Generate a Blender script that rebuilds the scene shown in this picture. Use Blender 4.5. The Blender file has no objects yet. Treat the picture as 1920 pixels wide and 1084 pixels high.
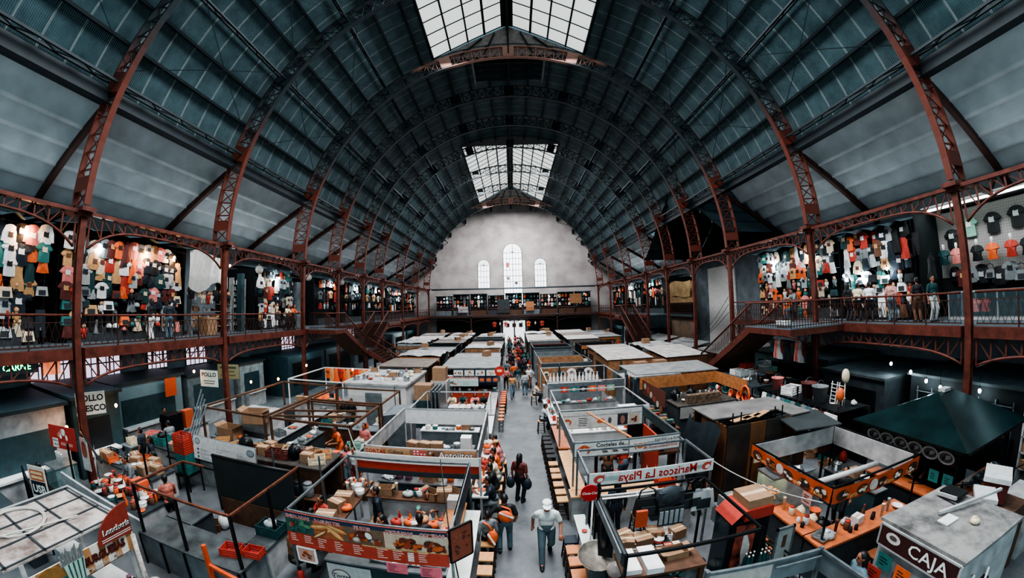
import bpy, math, random
from mathutils import Vector, Matrix
RN = random.Random(11)
SC = bpy.context.scene
COL = SC.collection
PI = math.pi
Z = Vector((0, 0, 1))
sin, cos = math.sin, math.cos
# ------------------------------------------------------------------ materials
def lin(c):
 o = []
 for v in c:
  v = v / 255.0
  o.append(v / 12.92 if v <= .04045 else ((v + .055) / 1.055) ** 2.4)
 return (o[0], o[1], o[2], 1.0)
_M = {}
def mat(name, rgb, rough=.6, metal=0., var=.12, scale=5., emit=0., bump=0., emit_rgb=None):
 if name in _M: return _M[name]
 m = bpy.data.materials.new(name); m.use_nodes = True; _M[name] = m
 nt = m.node_tree; b = nt.nodes['Principled BSDF']; L = nt.links.new
 b.inputs['Roughness'].default_value = rough; b.inputs['Metallic'].default_value = metal
 c = lin(rgb); b.inputs['Base Color'].default_value = c
 if var > 0 or bump > 0:
  tc = nt.nodes.new('ShaderNodeTexCoord'); n = nt.nodes.new('ShaderNodeTexNoise')
  n.inputs['Scale'].default_value = scale; n.inputs['Detail'].default_value = 4
  L(tc.outputs['Object'], n.inputs['Vector'])
  if var > 0:
   r = nt.nodes.new('ShaderNodeValToRGB'); e = r.color_ramp.elements
   e[0].position = .3; e[1].position = .72
   e[0].color = [max(0, x * (1 - var * 1.6)) for x in c[:3]] + [1]
   e[1].color = [min(1, x * (1 + var)) for x in c[:3]] + [1]
   L(n.outputs['Fac'], r.inputs[0]); L(r.outputs[0], b.inputs['Base Color'])
  if bump > 0:
   bn = nt.nodes.new('ShaderNodeBump'); bn.inputs['Strength'].default_value = bump
   bn.inputs['Distance'].default_value = .03
   L(n.outputs['Fac'], bn.inputs['Height']); L(bn.outputs[0], b.inputs['Normal'])
 if emit > 0:
  b.inputs['Emission Color'].default_value = lin(emit_rgb or rgb)
  b.inputs['Emission Strength'].default_value = emit
 return m
def C(r, g, b, rough=.65):
 """plain cloth / plastic / paint of one colour"""
 return mat('paint_%d_%d_%d' % (r, g, b), (r, g, b), rough, 0, .1, 9)
def glass(name, rgb, alpha=.25, rough=.08):
 if name in _M: return _M[name]
 m = mat(name, rgb, rough, 0, 0); m.node_tree.nodes['Principled BSDF'].inputs['Alpha'].default_value = alpha
 return m
def ramp_mat(name, build, rough=.7):
 m = bpy.data.materials.new(name); m.use_nodes = True; _M[name] = m
 nt = m.node_tree; b = nt.nodes['Principled BSDF']; b.inputs['Roughness'].default_value = rough
 build(nt, b, nt.links.new)
 return m
def node(nt, t, **kw):
 n = nt.nodes.new('ShaderNode' + t)
 for k, v in kw.items():
  if k in n.inputs: n.inputs[k].default_value = v
  else: setattr(n, k, v)
 return n
def stripes(nt, L, vec, axis, freq, lo, hi, soft=.05):
 """0/1 stripes along an axis of vec"""
 sx = node(nt, 'SeparateXYZ'); L(vec, sx.inputs[0])
 mu = node(nt, 'Math', operation='MULTIPLY'); mu.inputs[1].default_value = freq
 L(sx.outputs[axis], mu.inputs[0])
 fr = node(nt, 'Math', operation='FRACT'); L(mu.outputs[0], fr.inputs[0])
 r = node(nt, 'ValToRGB'); e = r.color_ramp.elements
 e[0].position = lo; e[1].position = lo + soft; e[0].color = (1, 1, 1, 1); e[1].color = (0, 0, 0, 1)
 if hi < 1:
  k = e.new(hi); k.color = (0, 0, 0, 1); k = e.new(min(1, hi + soft)); k.color = (1, 1, 1, 1)
 L(fr.outputs[0], r.inputs[0])
 return r.outputs[0]
# ------------------------------------------------------------------ mesh builder
class MB:
 def __init__(s, m=None):
  s.v = []; s.f = []; s.mi = []; s.sm = []; s.m = []; s.c = 0
  if m: s.use(m)
 def use(s, m):
  if m not in s.m: s.m.append(m)
  s.c = s.m.index(m); return s
 def add(s, vs, fs, smooth=False):
  o = len(s.v); s.v += [tuple(v) for v in vs]
  for f in fs:
   s.f.append([o + i for i in f]); s.mi.append(s.c); s.sm.append(smooth)
  return s
 def b2(s, x0, y0, z0, x1, y1, z1):
  vs = [(x, y, z) for z in (z0, z1) for y in (y0, y1) for x in (x0, x1)]
  return s.add(vs, [(0, 2, 3, 1), (4, 5, 7, 6), (0, 1, 5, 4), (2, 6, 7, 3), (0, 4, 6, 2), (1, 3, 7, 5)])
 def box(s, c, d, rz=0, rx=0, ry=0):
  M = Matrix.Translation(c) @ Matrix.Rotation(rz, 4, 'Z') @ Matrix.Rotation(ry, 4, 'Y') @ Matrix.Rotation(rx, 4, 'X')
  vs = [M @ Vector((x * d[0] / 2, y * d[1] / 2, z * d[2] / 2)) for z in (-1, 1) for y in (-1, 1) for x in (-1, 1)]
  return s.add(vs, [(0, 2, 3, 1), (4, 5, 7, 6), (0, 1, 5, 4), (2, 6, 7, 3), (0, 4, 6, 2), (1, 3, 7, 5)])
 def bar(s, p, q, w, h=None, up=Z):
  p = Vector(p); q = Vector(q); d = q - p
  if d.length < 1e-6: return s
  d.normalize(); h = h or w
  u = d.cross(up)
  if u.length < 1e-4: u = d.cross(Vector((1, 0, 0)))
  u.normalize(); n = u.cross(d)
  vs = [a + u * (i * w / 2) + n * (j * h / 2) for a in (p, q) for i, j in ((-1, -1), (1, -1), (1, 1), (-1, 1))]
  return s.add(vs, [(0, 3, 2, 1), (4, 5, 6, 7)] + [(i, (i + 1) % 4, 4 + (i + 1) % 4, 4 + i) for i in range(4)])
 def tube(s, pts, r, n=6, closed=False):
  pts = [Vector(p) for p in pts]; N = len(pts); vs = []
  rr = r if isinstance(r, (list, tuple)) else [r] * N
  for i, p in enumerate(pts):
   a = pts[(i - 1) % N] if (closed or i > 0) else p; b = pts[(i + 1) % N] if (closed or i < N - 1) else p
   d = (b - a).normalized()
   u = d.cross(Z)
   if u.length < 1e-3: u = d.cross(Vector((1, 0, 0)))
   u.normalize(); w = u.cross(d)
   for k in range(n):
    t = 2 * PI * k / n
    vs.append(p + (u * cos(t) + w * sin(t)) * rr[i])
  fs = []
  for i in range(N if closed else N - 1):
   j = (i + 1) % N
   for k in range(n):
    fs.append((i * n + k, i * n + (k + 1) % n, j * n + (k + 1) % n, j * n + k))
  if not closed: fs += [tuple(range(n))[::-1], tuple((N - 1) * n + k for k in range(n))]
  return s.add(vs, fs, n > 4)
 def lathe(s, prof, n=12, c=(0, 0, 0), M=None):
  vs = []; c = Vector(c)
  for r, z in prof:
   for k in range(n):
    p = Vector((r * cos(2 * PI * k / n), r * sin(2 * PI * k / n), z))
    if M: p = M @ p
    vs.append(c + p)
  fs = []
  for i in range(len(prof) - 1):
   for k in range(n):
    fs.append((i * n + k, i * n + (k + 1) % n, (i + 1) * n + (k + 1) % n, (i + 1) * n + k))
  fs += [tuple(range(n))[::-1], tuple((len(prof) - 1) * n + k for k in range(n))]
  return s.add(vs, fs, True)
 def cyl(s, c, r, h, n=12): return s.lathe([(r, 0), (r, h)], n, c)
 def prism(s, pts, o, u, v, th):
  """polygon pts (2d) in plane o,u,v extruded by th along u x v, centred"""
  o = Vector(o); u = Vector(u); v = Vector(v); n = u.cross(v).normalized() * (th / 2); N = len(pts)
  vs = [o + u * a + v * b - n for a, b in pts] + [o + u * a + v * b + n for a, b in pts]
  return s.add(vs, [tuple(range(N))[::-1], tuple(range(N, 2 * N))] + [(i, (i + 1) % N, N + (i + 1) % N, N + i) for i in range(N)])
 def ell(s, c, r, nu=10, nv=6, M=None):
  vs = []; c = Vector(c); rx, ry, rz = r if isinstance(r, (list, tuple)) else (r, r, r)
  for j in range(nv + 1):
   t = PI * j / nv
   for i in range(nu):
    a = 2 * PI * i / nu
    p = Vector((rx * sin(t) * cos(a), ry * sin(t) * sin(a), -rz * cos(t)))
    vs.append(c + (M @ p if M else p))
  fs = [(j * nu + i, j * nu + (i + 1) % nu, (j + 1) * nu + (i + 1) % nu, (j + 1) * nu + i) for j in range(nv) for i in range(nu)]
  return s.add(vs, fs, True)
 def quad(s, a, b, c, d): return s.add([a, b, c, d], [(0, 1, 2, 3)])
 def text(s, txt, size, o, u, v, bold=.0, shear=0., align='CENTER', wide=1., lift=0.):
  """lettering in plane o,u,v"""
  o = Vector(o); u = Vector(u).normalized(); v = Vector(v).normalized(); n = u.cross(v)
  vs, fs = text_mesh(txt, bold, shear, align)
  return s.add([o + u * (a * size * wide) + v * (b * size) + n * lift for a, b in vs], fs)
 def mesh(s, name='m'):
  me = bpy.data.meshes.new(name)
  me.from_pydata(s.v, [], s.f)
  for m in s.m: me.materials.append(m)
  if len(s.m) > 1: me.polygons.foreach_set('material_index', s.mi)
  if any(s.sm): me.polygons.foreach_set('use_smooth', s.sm)
  me.update()
  return me
_TX = {}
def text_mesh(txt, bold, shear, align):
 k = (txt, bold, shear, align)
 if k in _TX: return _TX[k]
 cu = bpy.data.curves.new('t', 'FONT'); cu.body = txt; cu.align_x = align; cu.align_y = 'CENTER'
 cu.offset = bold; cu.shear = shear; cu.resolution_u = 2; cu.size = 1
 o = bpy.data.objects.new('t', cu)
 me = o.to_mesh()
 r = ([(v.co.x, v.co.y) for v in me.vertices], [tuple(p.vertices) for p in me.polygons])
 o.to_mesh_clear(); bpy.data.objects.remove(o); bpy.data.curves.remove(cu)
 _TX[k] = r
 return r
# ------------------------------------------------------------------ objects
def props(o, label=None, cat=None, group=None, kind=None):
 if label: o['label'] = label
 if cat: o['category'] = cat
 if group: o['group'] = group
 if kind: o['kind'] = kind
 return o
def T(name, label, cat, loc=(0, 0, 0), rz=0, group=None, kind=None):
 o = bpy.data.objects.new(name, None); COL.objects.link(o); o.empty_display_size = .1
 o.location = loc; o.rotation_euler = (0, 0, rz)
 return props(o, label, cat, group, kind)
def part(name, mb, parent, label=None, kind=None):
 me = mb if isinstance(mb, bpy.types.Mesh) else mb.mesh(name)
 o = bpy.data.objects.new(name, me); COL.objects.link(o); o.parent = parent
 return props(o, label, None, None, kind)
def one(name, mb, label, cat, loc=(0, 0, 0), rz=0, group=None, kind=None):
 me = mb if isinstance(mb, bpy.types.Mesh) else mb.mesh(name)
 o = bpy.data.objects.new(name, me); COL.objects.link(o)
 o.location = loc; o.rotation_euler = (0, 0, rz)
 return props(o, label, cat, group, kind)
def struct(name, mb, parent=None):
 o = part(name, mb, parent)
 if parent is None: o['kind'] = 'structure'
 return o
_KIDS = {}
def kids(o):
 return [c for c in o.children]
def dup(root, loc, rz=None, label=None, group=None, name=None, cat=None):
 def cp(o, par):
  c = o.copy(); COL.objects.link(c); c.parent = par
  for ch in kids(o): cp(ch, c)
  return c
 r = cp(root, root.parent)
 r.location = loc
 if rz is not None: r.rotation_euler = (0, 0, rz)
 if label: r['label'] = label
 if group: r['group'] = group
 if name: r.name = name
 if cat: r['category'] = cat
 return r
def recolor(o, m, slot=0):
 s = o.material_slots[slot]; s.link = 'OBJECT'; s.material = m
 return o
def only_child(o, stem_):
 for c in o.children:
  if c.name.split('.')[0] == stem_: return c
ORD = 'first second third fourth fifth sixth seventh eighth ninth tenth eleventh twelfth thirteenth fourteenth fifteenth sixteenth seventeenth eighteenth nineteenth twentieth'.split()
def nth(i): return ORD[i] if i < 20 else ('twenty-' + ORD[i - 20] if i < 29 else 'farthest')
# ------------------------------------------------------------------ shared materials
RUST = mat('rust_red_painted_iron', (98, 49, 38), .55, .1, .3, 3.5)
RUSTD = mat('dark_brown_painted_iron', (66, 38, 30), .6, .1, .25, 3)
IRON = mat('dark_teal_painted_iron', (17, 33, 39), .6, .2, .2, 3)
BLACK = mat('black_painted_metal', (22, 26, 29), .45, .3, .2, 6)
STEEL = mat('brushed_steel', (165, 170, 172), .32, .85, .15, 4)
GALV = mat('galvanised_steel', (120, 130, 134), .45, .6, .2, 6)
WHITE = mat('white_paint', (216, 214, 212), .5, 0, .08, 5)
OFFW = mat('dirty_white_paint', (168, 168, 168), .6, 0, .22, 3)
GREYP = mat('grey_paint', (112, 120, 124), .6, 0, .18, 3)
DGREY = mat('dark_grey_paint', (52, 60, 64), .6, 0, .2, 3)
TEALG = mat('dull_teal_paint', (46, 70, 76), .65, 0, .2, 3)
WOOD = mat('honey_wood', (176, 118, 76), .5, 0, .2, 7)
WOODD = mat('brown_wood', (92, 62, 44), .6, 0, .3, 5)
PLY = mat('plywood', (150, 108, 76), .65, 0, .22, 4)
ORANGEW = mat('orange_varnished_wood', (190, 108, 70), .4, 0, .15, 6)
CARD = mat('cardboard', (150, 118, 92), .8, 0, .12, 8)
CHROME = mat('polished_steel', (200, 205, 206), .18, .95, .05)
CLEAR = glass('clear_glass', (190, 215, 220), .22)
SHEETG = mat('weathered_grey_sheet', (132, 134, 134), .75, 0, .2, 2.2)
# ------------------------------------------------------------------ hall geometry (metres; y runs down the nave)
CY = [-.954, 6.225, 13.404, 20.583, 25.59, 30.597, 35.604, 42.783, 49.962, 57.141]   # column lines
CW = 14.0; GF = 4.97; RI = 13.83; RO = 14.88; ZC = 9.6; RS = 15.2; YE = 61.6
def onarc(r, a, y): return Vector((r * cos(a), y, ZC + r * sin(a)))
D = PI / 180
def sheet(nt, b, L, dark, light, seam, fine=True):
 tc = node(nt, 'TexCoord'); v = tc.outputs['Object']
 n = node(nt, 'TexNoise', Scale=1.3, Detail=5.); L(v, n.inputs['Vector'])
 r = node(nt, 'ValToRGB'); e = r.color_ramp.elements; e[0].position = .3; e[1].position = .7
 e[0].color = lin(dark); e[1].color = lin(light); L(n.outputs['Fac'], r.inputs[0])
 st = stripes(nt, L, v, 1, .92, .05, 1.1, .05)
 mx = node(nt, 'MixRGB'); mx.inputs[2].default_value = lin(seam)
 L(st, mx.inputs[0]); L(r.outputs[0], mx.inputs[1])
 L(mx.outputs[0], b.inputs['Base Color'])
 w = node(nt, 'TexWave', bands_direction='Y', Scale=4.2); L(v, w.inputs['Vector'])
 bp = node(nt, 'Bump', Strength=.9, Distance=.06); L(w.outputs['Fac'], bp.inputs['Height']); L(bp.outputs[0], b.inputs['Normal'])
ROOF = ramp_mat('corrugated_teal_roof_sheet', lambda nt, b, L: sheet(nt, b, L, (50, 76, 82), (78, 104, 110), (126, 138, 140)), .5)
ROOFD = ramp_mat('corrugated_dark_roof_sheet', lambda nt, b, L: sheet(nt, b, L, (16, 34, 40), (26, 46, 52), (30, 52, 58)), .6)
FABRIC = mat('pale_insulation_sheet', (166, 176, 179), .7, 0, .13, 1.1)
def brickwall(nt, b, L):
 tc = node(nt, 'TexCoord'); v = tc.outputs['Object']
 n = node(nt, 'TexNoise', Scale=.5, Detail=7.); L(v, n.inputs['Vector'])
 r = node(nt, 'ValToRGB'); e = r.color_ramp.elements; e[0].position = .32; e[1].position = .62
 e[0].color = lin((156, 146, 144)); e[1].color = lin((180, 173, 170)); L(n.outputs['Fac'], r.inputs[0])
 mp = node(nt, 'Mapping'); mp.inputs['Rotation'].default_value = (PI / 2, 0, 0); L(v, mp.inputs['Vector'])
 br = node(nt, 'TexBrick', Scale=1.0); br.inputs['Color1'].default_value = (1, 1, 1, 1); br.inputs['Color2'].default_value = (.93, .93, .93, 1)
 br.inputs['Mortar'].default_value = (.74, .72, .71, 1); br.inputs['Brick Width'].default_value = .7; br.inputs['Row Height'].default_value = .3; br.inputs['Mortar Size'].default_value = .015
 L(mp.outputs[0], br.inputs['Vector'])
 mx = node(nt, 'MixRGB', blend_type='MULTIPLY'); mx.inputs[0].default_value = .8
 L(r.outputs[0], mx.inputs[1]); L(br.outputs['Color'], mx.inputs[2]); L(mx.outputs[0], b.inputs['Base Color'])
ENDW = ramp_mat('whitewashed_brick', brickwall, .85)
def concrete(nt, b, L):
 tc = node(nt, 'TexCoord'); v = tc.outputs['Object']
 n = node(nt, 'TexNoise', Scale=.9, Detail=9., Roughness=.7); L(v, n.inputs['Vector'])
 r = node(nt, 'ValToRGB'); e = r.color_ramp.elements; e[0].position = .3; e[1].position = .72
 e[0].color = lin((72, 77, 81)); e[1].color = lin((114, 117, 119)); L(n.outputs['Fac'], r.inputs[0])
 s2 = node(nt, 'TexNoise', Scale=4.5, Detail=3.); L(v, s2.inputs['Vector'])
 r2 = node(nt, 'ValToRGB'); e = r2.color_ramp.elements; e[0].position = .68; e[1].position = .76; e[0].color = (0, 0, 0, 1); e[1].color = (.55, .55, .55, 1)
 L(s2.outputs['Fac'], r2.inputs[0])
 mx = node(nt, 'MixRGB'); mx.inputs[2].default_value = lin((128, 130, 132)); L(r2.outputs[0], mx.inputs[0]); L(r.outputs[0], mx.inputs[1])
 L(mx.outputs[0], b.inputs['Base Color'])
 bp = node(nt, 'Bump', Strength=.25, Distance=.02); L(n.outputs['Fac'], bp.inputs['Height']); L(bp.outputs[0], b.inputs['Normal'])
FLOOR = ramp_mat('worn_concrete', concrete, .62)
SKYGL = mat('frosted_skylight_glass', (205, 212, 212), .5, 0, .06, 1.2, .78, emit_rgb=(222, 226, 224))
WINGL = mat('bright_window_glass', (235, 240, 242), .4, 0, 0, 1, 1.05, emit_rgb=(240, 245, 248))
m = MB(FLOOR); m.b2(-20.2, -6, -.2, 20.2, YE + .3, 0); struct('floor', m)
m = MB(ENDW)
pts = [(-20.2, 0), (20.2, 0), (20.2, 11.1), (14.9, 14.1)] + [(RS * cos(a * D), ZC + RS * sin(a * D)) for a in range(18, 163, 6)] + [(-14.9, 14.1), (-20.2, 11.1)]
m.prism(pts, (0, YE + .15, 0), (1, 0, 0), (0, 0, 1), .3); struct('wall_end', m)
SIDEW = mat('grey_plaster', (112, 122, 128), .85, 0, .2, 1.2)
for nm, s in (('wall_left', -1), ('wall_right', 1)):
 m = MB(SIDEW); x0, x1 = sorted((s * 20.0, s * 20.2)); m.b2(x0, -6, 0, x1, YE, 10.7); struct(nm, m)
def vault(m, y0, y1, a0, a1, n):
 vs = []; fs = []
 for i in range(n + 1):
  a = (a0 + (a1 - a0) * i / n) * D
  vs += [onarc(RS, a, y0), onarc(RS, a, y1)]
 for i in range(n): fs.append((2 * i, 2 * i + 1, 2 * i + 3, 2 * i + 2))
 m.add(vs, fs, True)
SKA = 69.4
lit = {0: 1, 1: 1, 2: 1, 6: 1, 7: 1, 8: 1}
ceil = MB(ROOF)
for i in range(-1, 10):
 y0 = -6 if i < 0 else CY[i]; y1 = CY[0] if i < 0 else (CY[i + 1] if i < 9 else YE)
 if i in lit or i < 0:
  vault(ceil, y0, y1, 15.5, SKA, 12); vault(ceil, y0, y1, 180 - SKA, 164.5, 12)
 else:
  ceil.use(ROOF); vault(ceil, y0, y1, 15.5, 164.5, 36)
ceiling = struct('ceiling', ceil)
for a in range(18, 163, 6):
 m = MB(IRON)
 segs = [(-6, CY[3]), (CY[3], CY[6]), (CY[6], CY[9]), (CY[9], YE)]
 for k, (y0, y1) in enumerate(segs):
  if 71 < a < 109 and k in (0, 2) and a != 90: continue
  if a % 18 == 0:
   for r in (RO + .12, RI + .35):
    if a == 90 and k in (0, 2) and r > RO: continue
    m.bar(onarc(r, a * D, y0), onarc(r, a * D, y1), .09, .09)
   n = int((y1 - y0) / .75)
   for j in range(n):
    ya = y0 + (y1 - y0) * j / n; yb = y0 + (y1 - y0) * (j + 1) / n
    if a == 90 and k in (0, 2): continue
    p, q = (RO + .1, RI + .35) if j % 2 else (RI + .35, RO + .1)
    m.bar(onarc(p, a * D, ya), onarc(q, a * D, yb), .045)
  else:
   p = onarc(RO + .14, a * D, y0); q = onarc(RO + .14, a * D, y1)
   m.bar(p, q, .12, .26, onarc(1, a * D, 0) - onarc(0, a * D, 0))
 part('purlin', m, ceiling)
for s in (-1, 1):
 m = MB(IRON); m.b2(*sorted((s * 13.95, s * 14.25))[:1], -6, 13.35, sorted((s * 13.95, s * 14.25))[1], YE, 13.85)
 m.b2(sorted((s * 14.55, s * 14.75))[0], -6, 13.5, sorted((s * 14.55, s * 14.75))[1], YE, 13.75)
 part('edge_beam', m, ceiling)
for s in (0, 1):
 for i in range(0, 9):
  m = MB(IRON)
  for a0, a1 in ((20, 38), (38, 56)):
   if s: a0, a1 = 180 - a0, 180 - a1
   m.tube([onarc(RI + .2, a0 * D, CY[i]), onarc(RI + .2, a1 * D, CY[i + 1])], .018, 4)
   m.tube([onarc(RI + .2, a1 * D, CY[i]), onarc(RI + .2, a0 * D, CY[i + 1])], .018, 4)
  part('brace_rod', m, ceiling)
m = MB(IRON)
for k in range(5): m.box((0, CY[3] + .9 + k * .75, ZC + RO + .02), (5.2, .16, .3), rx=.5)
m.use(GREYP)
for s in (-1, 1): m.box((s * 2.7, CY[3] + 2.4, ZC + RO - .05), (.16, 4.2, .3))
part('vent_louver', m, ceiling)
GAB = mat('grey_gable_sheet', (128, 122, 120), .7, 0, .2, 4)
for wi, (y0, y1) in enumerate(((-6, CY[3]), (CY[6], CY[9]))):
 xe = RS * cos(SKA * D); ze = ZC + RS * sin(SKA * D); zr = 26.6
 m = MB(SKYGL)
 for s in (-1, 1):
  m.quad((s * xe, y0, ze), (s * xe, y1, ze), (s * .35, y1, zr), (s * .35, y0, zr))
 w = struct('window_%d' % (wi + 1), m)
 m = MB(IRON)
 for s in (-1, 1):
  for t in (0, .25, .5, .74, 1.0):
   x = xe + (.35 - xe) * t; z = ze + (zr - ze) * t - .06
   m.bar((s * x, y0, z), (s * x, y1, z), .1 if t in (.25, .5) else .16, .16)
  n = int((y1 - y0) / 1.2)
  for k in range(n + 1):
   y = y0 + (y1 - y0) * k / n
   m.bar((s * xe, y, ze - .03), (s * .35, y, zr - .03), .05, .06)
 m.b2(-.4, y0, zr - .1, .4, y1, zr + .1)
 m.bar((0, y0, zr - .35), (0, y1, zr - .35), .16, .4)
 part('glazing_bars', m, w)
 m = MB(GAB)
 for yy in (y0, y1):
  m.prism([(-xe, ze - .1), (xe, ze - .1), (0, zr)], (0, yy + (.1 if yy == y1 else -.1), 0), (1, 0, 0), (0, 0, 1), .06)
 m.use(IRON)
 for x in (-3.4, -1.7, 0, 1.7, 3.4): m.bar((x, y1 - .02, ze), (x * .55, y1 - .02, zr - .2 - abs(x) * .3), .1)
 part('gable', m, w)
def side_roof(s, y0, y1, nm):
 m = MB(FABRIC); x0, z0, x1, z1 = 14.55, 13.75, 20.0, 10.62
 vs = []; N = 60
 for i in range(N + 1):
  t = i / N; q = (t * 6) % 1.0
  d = Vector((x0 + (x1 - x0) * t, 0, z0 + (z1 - z0) * t)); sag = -.72 * (q ** 2) if i < N else -.72
  if q == 0 and i > 0: sag = -.72
  vs += [(s * d.x, y0, d.z + sag * .85), (s * d.x, y1, d.z + sag * .85)]
  if q == 0 and 0 < i < N: pass
 fs = [(2 * i, 2 * i + 1, 2 * i + 3, 2 * i + 2) for i in range(N)]
 m.add(vs, fs, True)
 return struct(nm, m, ceiling)
for i in range(-1, 10):
 y0 = -6 if i < 0 else CY[i]; y1 = CY[0] if i < 0 else (CY[i + 1] if i < 9 else YE)
 for s in (-1, 1):
  if s > 0 and i in (3, 4, 5): continue
  side_roof(s, y0, y1, 'side_roof')
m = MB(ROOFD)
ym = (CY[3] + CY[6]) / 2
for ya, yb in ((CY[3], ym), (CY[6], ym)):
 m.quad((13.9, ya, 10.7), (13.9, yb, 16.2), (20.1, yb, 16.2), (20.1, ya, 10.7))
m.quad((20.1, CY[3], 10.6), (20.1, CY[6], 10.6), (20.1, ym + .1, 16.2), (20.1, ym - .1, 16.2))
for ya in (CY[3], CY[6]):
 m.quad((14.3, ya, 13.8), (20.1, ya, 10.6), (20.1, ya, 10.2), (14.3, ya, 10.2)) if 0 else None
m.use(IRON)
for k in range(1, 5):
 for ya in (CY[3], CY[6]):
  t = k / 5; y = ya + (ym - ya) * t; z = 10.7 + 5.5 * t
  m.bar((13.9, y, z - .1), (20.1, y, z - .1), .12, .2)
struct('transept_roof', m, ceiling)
# ------------------------------------------------------------------ end wall windows (windows 3..5)
FRAMEW = mat('dark_window_frame', (48, 58, 62), .6, 0, .1)
def arched_window(idx, cx, z0, z1, w, cols, rows, centre=False):
 y = YE - .02; r = w / 2; zs = z1 - r
 m = MB(FRAMEW)
 arc = [(r * cos(a * D), zs + r * sin(a * D)) for a in range(0, 181, 12)]
 out = [((r + .09) * cos(a * D), zs + (r + .09) * sin(a * D)) for a in range(0, 181, 12)]
 m.prism([(-r - .09, z0 - .09), (r + .09, z0 - .09)] + out, (cx, y, 0), (1, 0, 0), (0, 0, 1), .06)
 f = struct('window_%d' % idx, m)
 m = MB(WINGL)
 m.prism([(-r, z0), (r, z0)] + arc, (cx, y - .05, 0), (1, 0, 0), (0, 0, 1), .04); part('pane', m, f)
 m = MB(FRAMEW); yy = y - .08
 for k in range(1, cols): x = cx - r + w * k / cols; m.bar((x, yy, z0), (x, yy, zs), .06)
 for k in range(rows + 1): z = z0 + (zs - z0) * k / rows; m.bar((cx - r, yy, z), (cx + r, yy, z), .14 if (centre and k == rows // 2 + 1) else (.12 if k == rows else .06), .05)
 if centre: m.bar((cx, yy - .02, z0), (cx, yy - .02, z1), .3, .08)
 for a in range(18, 170, 18): m.bar((cx, yy, zs), (cx + r * cos(a * D), yy, zs + r * sin(a * D)), .03)
 for rr in (.55, .8): m.tube([(cx + rr * r * cos(a * D), yy, zs + rr * r * sin(a * D)) for a in range(0, 181, 15)], .016, 4)
 part('muntins', m, f)
 return f
arched_window(3, 0.0, 6.6, 17.35, 3.2, 6, 9, True)
arched_window(4, -5.1, 9.65, 14.6, 2.0, 4, 4)
arched_window(5, 4.85, 9.6, 14.6, 2.0, 4, 4)
m = MB(C(176, 110, 98))
for x, z, w, h in ((-.9, 13.6, .5, .8), (-.85, 11.2, .45, .4), (.5, 10.5, .5, .4)): m.b2(x - w / 2, YE - .14, z - h / 2, x + w / 2, YE - .12, z + h / 2)
one('window_sticker', MB(C(180, 104, 92)).b2(-1.15, YE - .16, 13.2, -.65, YE - .15, 14.0), 'red paper notice stuck high on the tall arched end window', 'notice')
one('window_sticker', MB(C(90, 92, 96)).b2(.3, YE - .16, 10.2, .8, YE - .15, 10.6), 'small grey paper square stuck low on the tall arched end window', 'notice')
one('window_sticker', MB(C(140, 120, 116)).b2(-1.1, YE - .16, 11.0, -.6, YE - .15, 11.5), 'torn pale paper stuck at mid height on the tall arched end window', 'notice')
m = MB(IRON)
for a in (22, 32, 42, 56, 76, 90, 104, 124, 138, 148, 158):
 p = onarc(RS - .55, a * D, YE - .35); m.b2(p.x - .1, YE - .6, p.z - .45, p.x + .1, YE - .02, p.z + .25)
part('wall_bracket', m, ceiling)
# ------------------------------------------------------------------ columns
def column_mesh():
 return
col0 = T('iron_column', '', 'column')
m = MB(RUST); m.b2(-.09, -.07, .3, .09, .07, 9.2)
for sx in (-1, 1): m.b2(sx * .1 - .015, -.11, .3, sx * .1 + .015, .11, 9.2)
part('shaft', m, col0)
m = MB(RUSTD); m.b2(-.24, -.24, 0, .24, .24, .3); part('base', m, col0)
m = MB(RUST); m.b2(-.22, -.2, 9.2, .22, .2, 9.35); m.b2(-.4, -.26, 9.35, .95, .26, 9.5); part('capital', m, col0)
sides = ((-1, 'west'), (1, 'east'))
SN = {-1: 'on the side of the pale hanging banner', 1: 'on the side of the dark transept roof'}
SN = {-1: 'left', 1: 'right'}
first = True
for s in (-1, 1):
 for i in range(10):
  lb = 'rust-red iron gallery column, %s from the camera along the %s-hand gallery' % (nth(i - 1) if i else 'nearest', SN[s])
  lb = 'rust-red iron column, the %s from the camera along the %s gallery' % (ORD[i - 1], SN[s])
  loc = (s * CW, CY[i], 0); rz = 0 if s > 0 else PI
  if i == 0: continue
  if first: col0.location = loc; col0.rotation_euler = (0, 0, rz); props(col0, lb, 'column', 'iron columns'); first = False
  else: dup(col0, loc, rz, lb, 'iron columns')
# ------------------------------------------------------------------ arch ribs
rib = T('roof_arch', '', 'arch')
def arcbar(m, r, w, h, a0=0, a1=180, n=60):
 vs = []
 for i in range(n + 1):
  a = (a0 + (a1 - a0) * i / n) * D
  for rr, yy in ((r - h / 2, -w / 2), (r + h / 2, -w / 2), (r + h / 2, w / 2), (r - h / 2, w / 2)): vs.append(onarc(rr, a, yy))
 fs = [(4 * i + k, 4 * i + (k + 1) % 4, 4 * i + 4 + (k + 1) % 4, 4 * i + 4 + k) for i in range(n) for k in range(4)]
 m.add(vs, fs + [(0, 1, 2, 3), (4 * n + 3, 4 * n + 2, 4 * n + 1, 4 * n)])
def twotone(a0, a1, nm, r):
 for lo, hi, mm in ((0, 20, RUST), (20, 160, RIBM), (160, 180, RUST)):
  pass
RIBM = mat('teal_brown_arch_paint', (50, 54, 54), .5, .15, .25, 2)
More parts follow.
